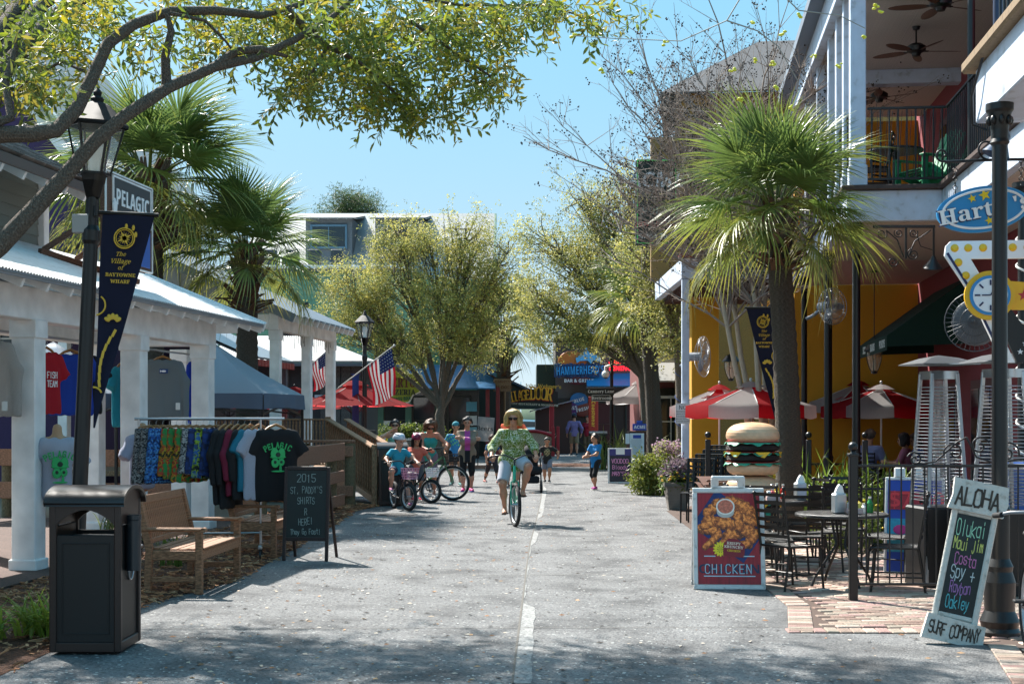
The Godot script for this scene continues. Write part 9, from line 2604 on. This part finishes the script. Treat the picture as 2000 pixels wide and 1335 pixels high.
	# furniture of the far terrace and of the upper balcony
	for q in [[V(7.5,0,-28.6),"bare round table where the seated couple eat"],[V(6.3,0,-29.2),"round table left of the man in lavender"]]: patio_table(q[1],q[0],0.42)
	for q in [[V(7.2,0,-28.9),2.6,"chair of the seated man in the lavender shirt"],[V(7.75,0,-28.1),-2.0,"chair of the woman in pink at the far table"],[V(8.05,0,-28.3),-1.8,"chair of the red haired diner in blue"],[V(5.9,0,-28.8),1.5,"empty chair before the yellow wall"],[V(6.6,0,-28.4),-2.5,"empty chair left of the man in lavender"]]: twin(c0,q[0],q[1],q[2])
	var bt := thing("bar_table","tall round bar table on the upper balcony","table",Transform3D(yaw(GRID),V(4.84,5.0,-20.7))*V(0.85,0,-1.2))
	var b1 := mb(); b1.lathe([[0,0.7],[0.42,0.7],[0.42,0.73],[0,0.73]],Vector3.ZERO,24); b1.lathe([[0.26,0],[0.26,0.03],[0.04,0.05],[0.035,0.7]],Vector3.ZERO,16); part(bt,"table",b1,mat("table mesh",H("3a3837"),0.3))
	for q in [[0.75,-2.4,"3f3a38","dark"],[0.5,-0.95,"a9703a","orange backed"],[1.05,-2.9,"a9703a","far orange backed"]]:
		var c := twin(c0,Transform3D(yaw(GRID),V(4.84,4.96,-20.7))*V(q[0],0,q[1]),q[1]*2.0,"%s chair behind the upper balcony railing" % q[3])
	for i in 2:
		var a := thing("adirondack_chair",["green slatted lounge chair nearer the railing on the upper balcony","second green slatted lounge chair further along the upper balcony"][i],"chair",Transform3D(yaw(GRID),V(4.84,4.96,-20.7))*V(1.25 + i*0.35,0,-0.8 - i*0.9),-1.2 - i*0.4,"green lounge chairs")
		var gm := mat("lounge green",H("1f8a5a"),0.5)
		for k in 6:
			var s := mb(); s.cbar(V(-0.22 + k*0.088,0.3,-0.2),V(-0.25 + k*0.1,0.95 + 0.08*sin(k*0.63),-0.5),0.07,0.02); part(a,"back_slat",s,gm)
		for k in 5:
			var s := mb(); s.cbox(V(0,0.36 - k*0.015 + 0.0,0.28 - k*0.11),V(0.52,0.02,0.09),0.005); part(a,"seat_slat",s,gm)
		for s3 in [-0.32,0.32]:
			var s := mb(); s.cbox(V(s3,0.56,0.0),V(0.11,0.025,0.66),0.006); part(a,"armrest",s,gm); var l := mb(); l.cbox(V(s3,0.28,0.27),V(0.03,0.56,0.1),0.005); l.cbar(V(s3*0.9,0.36,0.3),V(s3*0.9,0.06,-0.5),0.03,0.1); part(a,"leg",l,gm)
func build_people() -> void:
	var green := print_tex("tunic print",["62771a","62771a","e4e2d2","4e641a"],0.04)
	green.uv1_scale = V(1.6,1.6,1.6)
	# cyclist in front
	bicycle("mint green beach cruiser bicycle ridden straight at the camera",V(0.03,0,-22.45),0.03,0.335,H("2f9a7c"),0.2,{"bars": 1.06,"seat": 0.86,"crank": 2.7,"guard": 1,"fat": 0.028,"width": 0.35})
	person("blonde woman in a green floral tunic and white shorts riding the mint bicycle",V(0.03,0,-22.45),0.03,1.7,{"pelvis": V(0,0.98,-0.3),"lean": V(0,0,0.1),"handL": V(0.35,1.07,0.03),"handR": V(-0.35,1.07,0.0),"palmL": V(0,-1,0),"palmR": V(0,-1,0),"reachL": V(-0.1,-0.25,1),"reachR": V(0.1,-0.25,1),"curl": 1.0,"footL": V(0.14,0.52,-0.02),"footR": V(-0.14,0.24,-0.14),"kneeL": V(0.35,0.2,1),"kneeR": V(-0.35,0.2,1),"toeL": V(0.1,-0.05,1).normalized(),"toeR": V(-0.1,-0.1,1).normalized(),"look": -0.1},
		{"skin": "c98d70","hair": "bob","haircol": "e2bd76","top": green,"topname": "tunic","sleeve": 1.55,"ease": 0.024,"hem": -0.09,"bottom": "d4d6e2","cut": 0.93,"loose": 0.03,"shades": true,"sandal": true,"sole": "4a342a","wide": 1.16},"",0.015)
	# family with bicycles
	bicycle("green cruiser bicycle with dark bag at the handlebar standing side on",V(-1.72,0,-28.85),1.22,0.35,H("4f8a5c"),0.15,{"basket": "3a2f2c","basketsize": 0.34,"fat": 0.026,"rim": "c8c8c4"})
	person("woman in a teal tank top bending over the green bicycle",V(-1.72,0,-29.3),0.15,1.66,{"lean": V(0.06,0,0.22),"handL": V(0.34,1.06,0.42),"handR": V(-0.02,1.0,0.42),"nod": 0.4,"footL": V(0.12,0.075,0.05),"footR": V(-0.12,0.075,-0.05)},{"skin": "c8876a","hair": "bob","haircol": "7a5236","top": "36b4ae","topname": "tank_top","sleeve": 0.0,"hem": -0.06,"bottom": "8a7f92","cut": 0.75,"shoe": "6b6f78","shades": true,"wide": 1.05})
	bicycle("small black children's bicycle with white basket in front of the coral shirted girl",V(-1.83,0,-28.0),0.75,0.235,H("1c1e24"),0.35,{"bars": 0.78,"seat": 0.55,"basket": "d8d8dc","basketsize": 0.24,"fat": 0.03,"width": 0.25,"base": 1.0})
	person("girl in a coral tee and dark pink helmet holding a small bicycle",V(-1.9,0,-28.45),0.2,1.3,{"handL": V(0.27,0.78,0.26),"handR": V(-0.05,0.78,0.38),"nod": 0.25},{"skin": "c68a6c","hair": "long","haircol": "241a18","helmet": "7a1838","ventcol": "d8d0d4","top": "ff8068","sleeve": 0.6,"hem": -0.1,"bottom": "6e7076","cut": 0.9,"shoe": "c8204a","sock": "d8b8c0","socklen": 0.35,"child": true,"head": 1.2})
	bicycle("black children's bicycle with patterned basket ridden toward the camera",V(-2.0,0,-25.85),0.42,0.25,H("24252c"),0.25,{"bars": 0.86,"seat": 0.6,"basket": "c890a8","basketsize": 0.27,"fat": 0.03,"width": 0.28,"crank": 0.2,"base": 0.98})
	person("girl in a turquoise tee and silver helmet sitting on a small bicycle",V(-2.0,0,-25.85),0.42,1.27,{"pelvis": V(0,0.72,-0.2),"lean": V(0,0,0.12),"handL": V(0.28,0.86,0.1),"handR": V(-0.28,0.86,0.1),"palmL": V(0,-1,0),"palmR": V(0,-1,0),"curl": 1.0,"footL": V(0.16,0.12,0.05),"footR": V(-0.19,0.4,0.0),"kneeL": V(0.4,0.2,1),"kneeR": V(-0.5,0.2,1),"look": 0.45},{"skin": "d0987e","hair": "short","haircol": "8a5a3c","helmet": "c0c4cc","ventcol": "6a7080","top": "34b0cc","sleeve": 0.7,"hem": -0.08,"bottom": "34405e","cut": 0.6,"shoe": "8a3468","child": true,"head": 1.2})
	person("woman in a mint tank top and sunglasses raising a hand to her face",V(-2.55,0,-31.2),0.1,1.6,{"handR": V(-0.1,1.36,0.16),"handL": V(0.14,1.12,0.16),"elbowR": V(-0.8,-0.6,0.1)},{"skin": "cf9c80","hair": "ponytail","haircol": "2c2220","top": "7ec2b0","topname": "tank_top","sleeve": 0.0,"hem": -0.05,"bottom": "4a4e58","cut": 0.7,"shoe": "8a8a8e","shades": true,"wide": 1.05})
	var splash := func(p: Vector3,g: Vector3) -> Color: return L(0.16,0.55,0.2) if g.z > 0.2 and absf(p.y - 1.1) < 0.13 and sin(p.x*70.0)*sin(p.y*60.0 + p.x*30.0) > 0.25 else L(0.035,0.2,0.42)
	person("boy in a blue tee with green splash print and turquoise cap",V(-1.36,0,-34.7),0.05,1.52,{"handR": V(-0.26,0.8,0.05),"handL": V(0.25,0.82,0.06),"footL": V(0.1,0.075,0.08),"footR": V(-0.11,0.075,-0.05)},{"skin": "c08a66","hair": "short","haircol": "2c201a","hat": "2f7f8c","brim": 0.0,"top": "2068b0","paint": splash,"sleeve": 0.7,"hem": -0.06,"bottom": "16161c","bottomname": "athletic_shorts","cut": 0.6,"shoe": "3f7f7a","woman": false,"head": 1.1})
	var cardi := func(p: Vector3,g: Vector3) -> Color: return L(0.42,0.07,0.3) if absf(p.x) < 0.06 and g.z > 0.25 and p.y > 0.93 else L(0.2,0.155,0.11) if absf(p.x) > 0.06 or g.z < 0.25 else L(0.01,0.01,0.012)
	person("woman in a khaki cardigan over a magenta top with folded arms and black leggings",V(-1.0,0,-32.0),0.05,1.66,{"handL": V(-0.12,1.19,0.2),"handR": V(0.14,1.17,0.17),"elbowL": V(0.7,-0.7,0.5),"elbowR": V(-0.7,-0.7,0.5),"reachL": V(-1,0.1,0),"reachR": V(1,0.1,0.1),"palmL": V(0,0,-1),"palmR": V(0,0,-1)},{"skin": "c08a70","hair": "ponytail","haircol": "2a1d1a","top": "8c7a60","topname": "cardigan","paint": cardi,"sleeve": 1.8,"ease": 0.024,"hem": -0.13,"bottom": "17171b","bottomname": "leggings","cut": 1.3,"loose": 0.008,"shoe": "c0246e","sole": "2a3f90","wide": 1.02})
	person("child in a blue tee half hidden between the cardigan woman and the cyclist",V(-0.5,0,-35.6),0.6,1.2,{"handL": V(0.24,0.76,0.2),"footL": V(0.05,0.075,0.2),"footR": V(-0.05,0.09,-0.25)},{"skin": "c08a6c","hair": "ponytail","haircol": "6a4a38","top": "2a6ea0","sleeve": 0.6,"hem": -0.08,"bottom": "3a3438","bottomname": "leggings","cut": 1.8,"shoe": "b06a60","child": true,"head": 1.2})
	person("man in an orange tee and dark glasses pushing the stroller behind the cyclist",V(0.02,0,-33.1),0.05,1.83,{"handL": V(0.42,1.08,0.42),"handR": V(0.02,1.08,0.45),"palmL": V(0,-1,0),"palmR": V(0,-1,0),"curl": 1.0,"footL": V(0.1,0.075,0.25),"footR": V(-0.1,0.09,-0.3)},{"skin": "bd8468","hair": "short","haircol": "2a1c16","top": "f45a24","sleeve": 0.75,"hem": -0.05,"bottom": "4a4640","cut": 0.95,"shoe": "4a4a4e","woman": false,"shades": true,"ease": 0.02})
	var st := thing("stroller","dark three wheeled stroller pushed beside the cyclist","stroller",V(0.42,0,-31.8),0.05)
	var fr := mb()
	for s in [-0.22,0.22]: fr.tube([V(s,1.05,-0.5),V(s,0.62,-0.1),V(s*0.9,0.18,0.42)],0.016,8); fr.tube([V(s,0.55,0.0),V(s*1.1,0.17,-0.32)],0.014,8)
	fr.tube([V(-0.22,1.05,-0.5),V(0.22,1.05,-0.5)],0.018,8); part(st,"frame",fr,M_black())
	var cl := cloth("stroller cloth",H("1d2026"),0.02)
	var sb := mb(); skin(sb,[bn(V(-0.15,0.48,0.1),V(0.15,0.48,0.1),0.1,0.1),bn(V(0,0.5,-0.05),V(0,0.85,-0.25),0.17,0.17,1.8,V(0,0.5,0.86))],0.025,50.0); part(st,"seat",sb,cl)
	var cn := mb(); cn.ball(V(0,0.86,-0.1),0.25,14,V(0.9,0.75,0.9)); part(st,"canopy",cn,cl)
	var bk := mb(); bk.cbox(V(0,0.28,0.0),V(0.36,0.16,0.4),0.03); part(st,"basket",bk,cl)
	for q in [[-0.2,0.12,0.42],[0.2,0.12,0.42],[-0.25,0.13,-0.32],[0.25,0.13,-0.32]]:
		var w := mb(); w.ring(V(q[0],q[1],q[2]),q[1] - 0.025,0.024,Basis(V(0,0,1),V(0,1,0),V(-1,0,0)),22,8); w.ball(V(q[0],q[1],q[2]),0.05,8,V(0.5,1,1)); part(st,"wheel",w,mat("bike tyre",H("1d1d1f"),0.8))
	var tan := func(p: Vector3,g: Vector3) -> Color: return L(0.3,0.24,0.12) if g.z > 0.3 and Vector2(p.x*1.3,p.y - 0.78).length() < 0.1 and sin(p.x*90.0)*cos(p.y*80.0) > -0.2 else L(0.012,0.012,0.014)
	person("small boy in a black tee with tan print walking with a white cup",V(0.88,0,-36.0),-0.05,1.12,{"handR": V(-0.2,0.68,0.22),"handL": V(0.28,0.68,0.16),"elbowL": V(1,-0.2,-0.5),"footL": V(0.06,0.08,0.12),"footR": V(-0.06,0.075,-0.16),"reachR": V(0.3,0.2,1)},{"skin": "b98260","hair": "short","haircol": "171210","top": "1a1a1e","paint": tan,"sleeve": 0.8,"hem": -0.09,"ease": 0.02,"bottom": "8a94a4","cut": 0.85,"loose": 0.03,"shoe": "1c1c20","child": true,"woman": false,"head": 1.22})
	var cup := mb(); cup.lathe([[0,0],[0.03,0],[0.04,0.12],[0.042,0.125],[0,0.13]],Vector3.ZERO,12); cup.tube([V(0,0.12,0),V(0.01,0.2,0)],0.004,5); solo("paper_cup",cup,mat("cup white",H("dcdcd8"),0.5),"white paper cup with straw held by the small boy","cup","",Transform3D(Basis.IDENTITY,V(0.69,0.65,-35.68)))
	person("girl in a bright blue tee and black leggings looking back to the left",V(1.9,0,-32.6),-0.75,1.27,{"handL": V(0.02,0.78,0.26),"handR": V(-0.12,0.76,0.26),"look": -0.35,"footL": V(0.07,0.075,0.1),"footR": V(-0.07,0.075,-0.08)},{"skin": "c0896a","hair": "ponytail","haircol": "3a2820","top": "2490d8","sleeve": 0.65,"hem": -0.12,"ease": 0.018,"bottom": "1c1c20","bottomname": "leggings","cut": 1.6,"loose": 0.006,"shoe": "a01f80","child": true,"head": 1.18})
	person("man in a lavender shirt and dark cap walking away up the street",V(2.65,0,-61.0),PI + 0.1,1.78,{"footL": V(0.1,0.08,0.18),"footR": V(-0.1,0.075,-0.14),"handL": V(0.3,0.9,0.1),"handR": V(-0.3,0.9,0.0)},{"skin": "c08c70","hair": "short","haircol": "3a2e28","hat": "1c2840","top": "8a80b8","sleeve": 1.8,"ease": 0.016,"hem": -0.07,"bottom": "9a8c72","cut": 0.95,"loose": 0.03,"shoe": "2a2e38","woman": false},"",0.022)
	person("person in a red tee standing near the wooden front at the street's end",V(3.4,0,-64.5),-0.4,1.68,{"handR": V(-0.15,1.05,0.25)},{"skin": "b98468","hair": "short","haircol": "4a3428","top": "c02c44","sleeve": 0.7,"hem": -0.07,"bottom": "8a7a60","cut": 1.8,"shoe": "4a4a4e","wide": 1.1},"",0.022)
	var sit := func(x: float) -> Dictionary: return {"pelvis": V(0,0.56,0),"lean": V(0,0,0.06),"footL": V(0.12,0.075,0.42),"footR": V(-0.12,0.075,0.4),"kneeL": V(0.1,1,0.6),"kneeR": V(-0.1,1,0.6),"handL": V(0.16,0.78,0.36),"handR": V(-0.16,0.78,0.36),"nod": x}
	person("grey haired man in a lavender shirt seated with his back to the camera",V(7.2,0,-28.9),2.6,1.8,sit.call(0.1),{"skin": "c08c70","hair": "short","haircol": "6a6460","top": "a8aedc","sleeve": 1.8,"ease": 0.024,"bottom": "3a3c44","cut": 1.8,"shoe": "2a2a2e","woman": false},"",0.02)
	person("dark haired diner in pink seated at the far table",V(7.75,0,-28.1),-2.0,1.66,sit.call(0.1),{"skin": "c08c70","hair": "bob","haircol": "3a2420","top": "c87890","sleeve": 1.0,"bottom": "3a3c44","cut": 1.8,"shoe": "2a2a2e"},"",0.02)
	person("auburn haired diner in a blue top seated beside the diner in pink",V(8.05,0,-28.3),-1.6,1.66,sit.call(0.2),{"skin": "c08c70","hair": "bob","haircol": "6e4a34","top": "4a62b0","sleeve": 1.8,"bottom": "3a3c44","cut": 1.8,"shoe": "2a2a2e"},"",0.02)
	for q in [[4.55,"3a4a80","person in dark blue seated left under the white umbrella",0.6],[5.1,"c8d040","person in lime green seated right under the white umbrella",-0.6]]:
		person(q[2],V(q[0],0,-49.3),q[3],1.7,sit.call(0.1),{"skin": "c08c70","hair": "short","haircol": "3a2e28","top": q[1],"sleeve": 0.7,"bottom": "3a3c44","cut": 1.8,"shoe": "2a2a2e","woman": false},"",0.024)
		var ss := mb(); ss.cbox(V(0,0.42,0),V(0.42,0.05,0.42),0.01); ss.cbox(V(0,0.7,-0.2),V(0.42,0.5,0.03),0.01)
		for a in [-0.18,0.18]:
			for b in [-0.18,0.18]: ss.box(V(a,0.2,b),V(0.03,0.4,0.03))
		var c := thing("cafe_chair","dark cafe chair of the " + q[2].substr(0,24).strip_edges() + " diner under the white umbrella","chair",V(q[0],0,-49.35),q[3],"dark cafe chairs"); part(c,"chair_shell",ss,M_black())
	# the bicycle cut by the right edge
	bicycle("dark bicycle cut off by the right edge of the picture, front wheel toward the camera",V(3.62,0,-9.7),-0.16,0.335,H("1e2026"),0.12,{"bars": 1.04,"seat": 0.86,"fat": 0.026,"bar": "8a8c90"})
func _ready() -> void:
	rng.seed = 20150317
	var cam := Camera3D.new()
	cam.name = "camera"
	cam.projection = Camera3D.PROJECTION_FRUSTUM
	cam.near = 0.1; cam.far = 2000.0
	cam.size = 0.1*1335.0/FL
	cam.frustum_offset = Vector2(0,0.1*143.5/FL)
	cam.position = V(0,EYE,0)
	add_child(cam); cam.current = true
	var env := Environment.new()
	env.background_mode = Environment.BG_SKY
	var sky := ProceduralSkyMaterial.new()
	sky.sky_top_color = H("528eae"); sky.sky_horizon_color = H("97a3a7"); sky.sky_curve = 0.13
	sky.ground_bottom_color = H("6a645c"); sky.ground_horizon_color = H("b8c4c8")
	sky.sun_angle_max = 62.0; sky.sun_curve = 0.36  # glow around the sun widened to add fill light from out of frame
	sky.sky_energy_multiplier = 0.79
	env.sky = Sky.new(); env.sky.sky_material = sky
	env.tonemap_mode = Environment.TONE_MAPPER_LINEAR
	env.tonemap_exposure = 4.2
	env.sdfgi_enabled = true; env.ssao_enabled = true; env.ssil_enabled = true
	var we := WorldEnvironment.new(); we.name = "world_environment"; we.environment = env; add_child(we)
	var sun := DirectionalLight3D.new()
	sun.name = "sun"
	add_child(sun)
	sun.look_at_from_position(V(-0.55,1.0,-0.75)*50.0,Vector3.ZERO)
	sun.light_energy = 0.98; sun.light_angular_distance = 0.53; sun.light_color = H("fffaf2"); sun.shadow_enabled = true
	build_ground()
	build_shop()
	build_pavilion()
	build_far_left()
	build_green_house()
	build_far_right()
	build_arch()
	build_yellow()
	build_sign_pelagic()
	build_plants()
	build_street_things()
	build_patio_trim()
	build_props()
	build_clothes()
	build_patio()
	build_people()
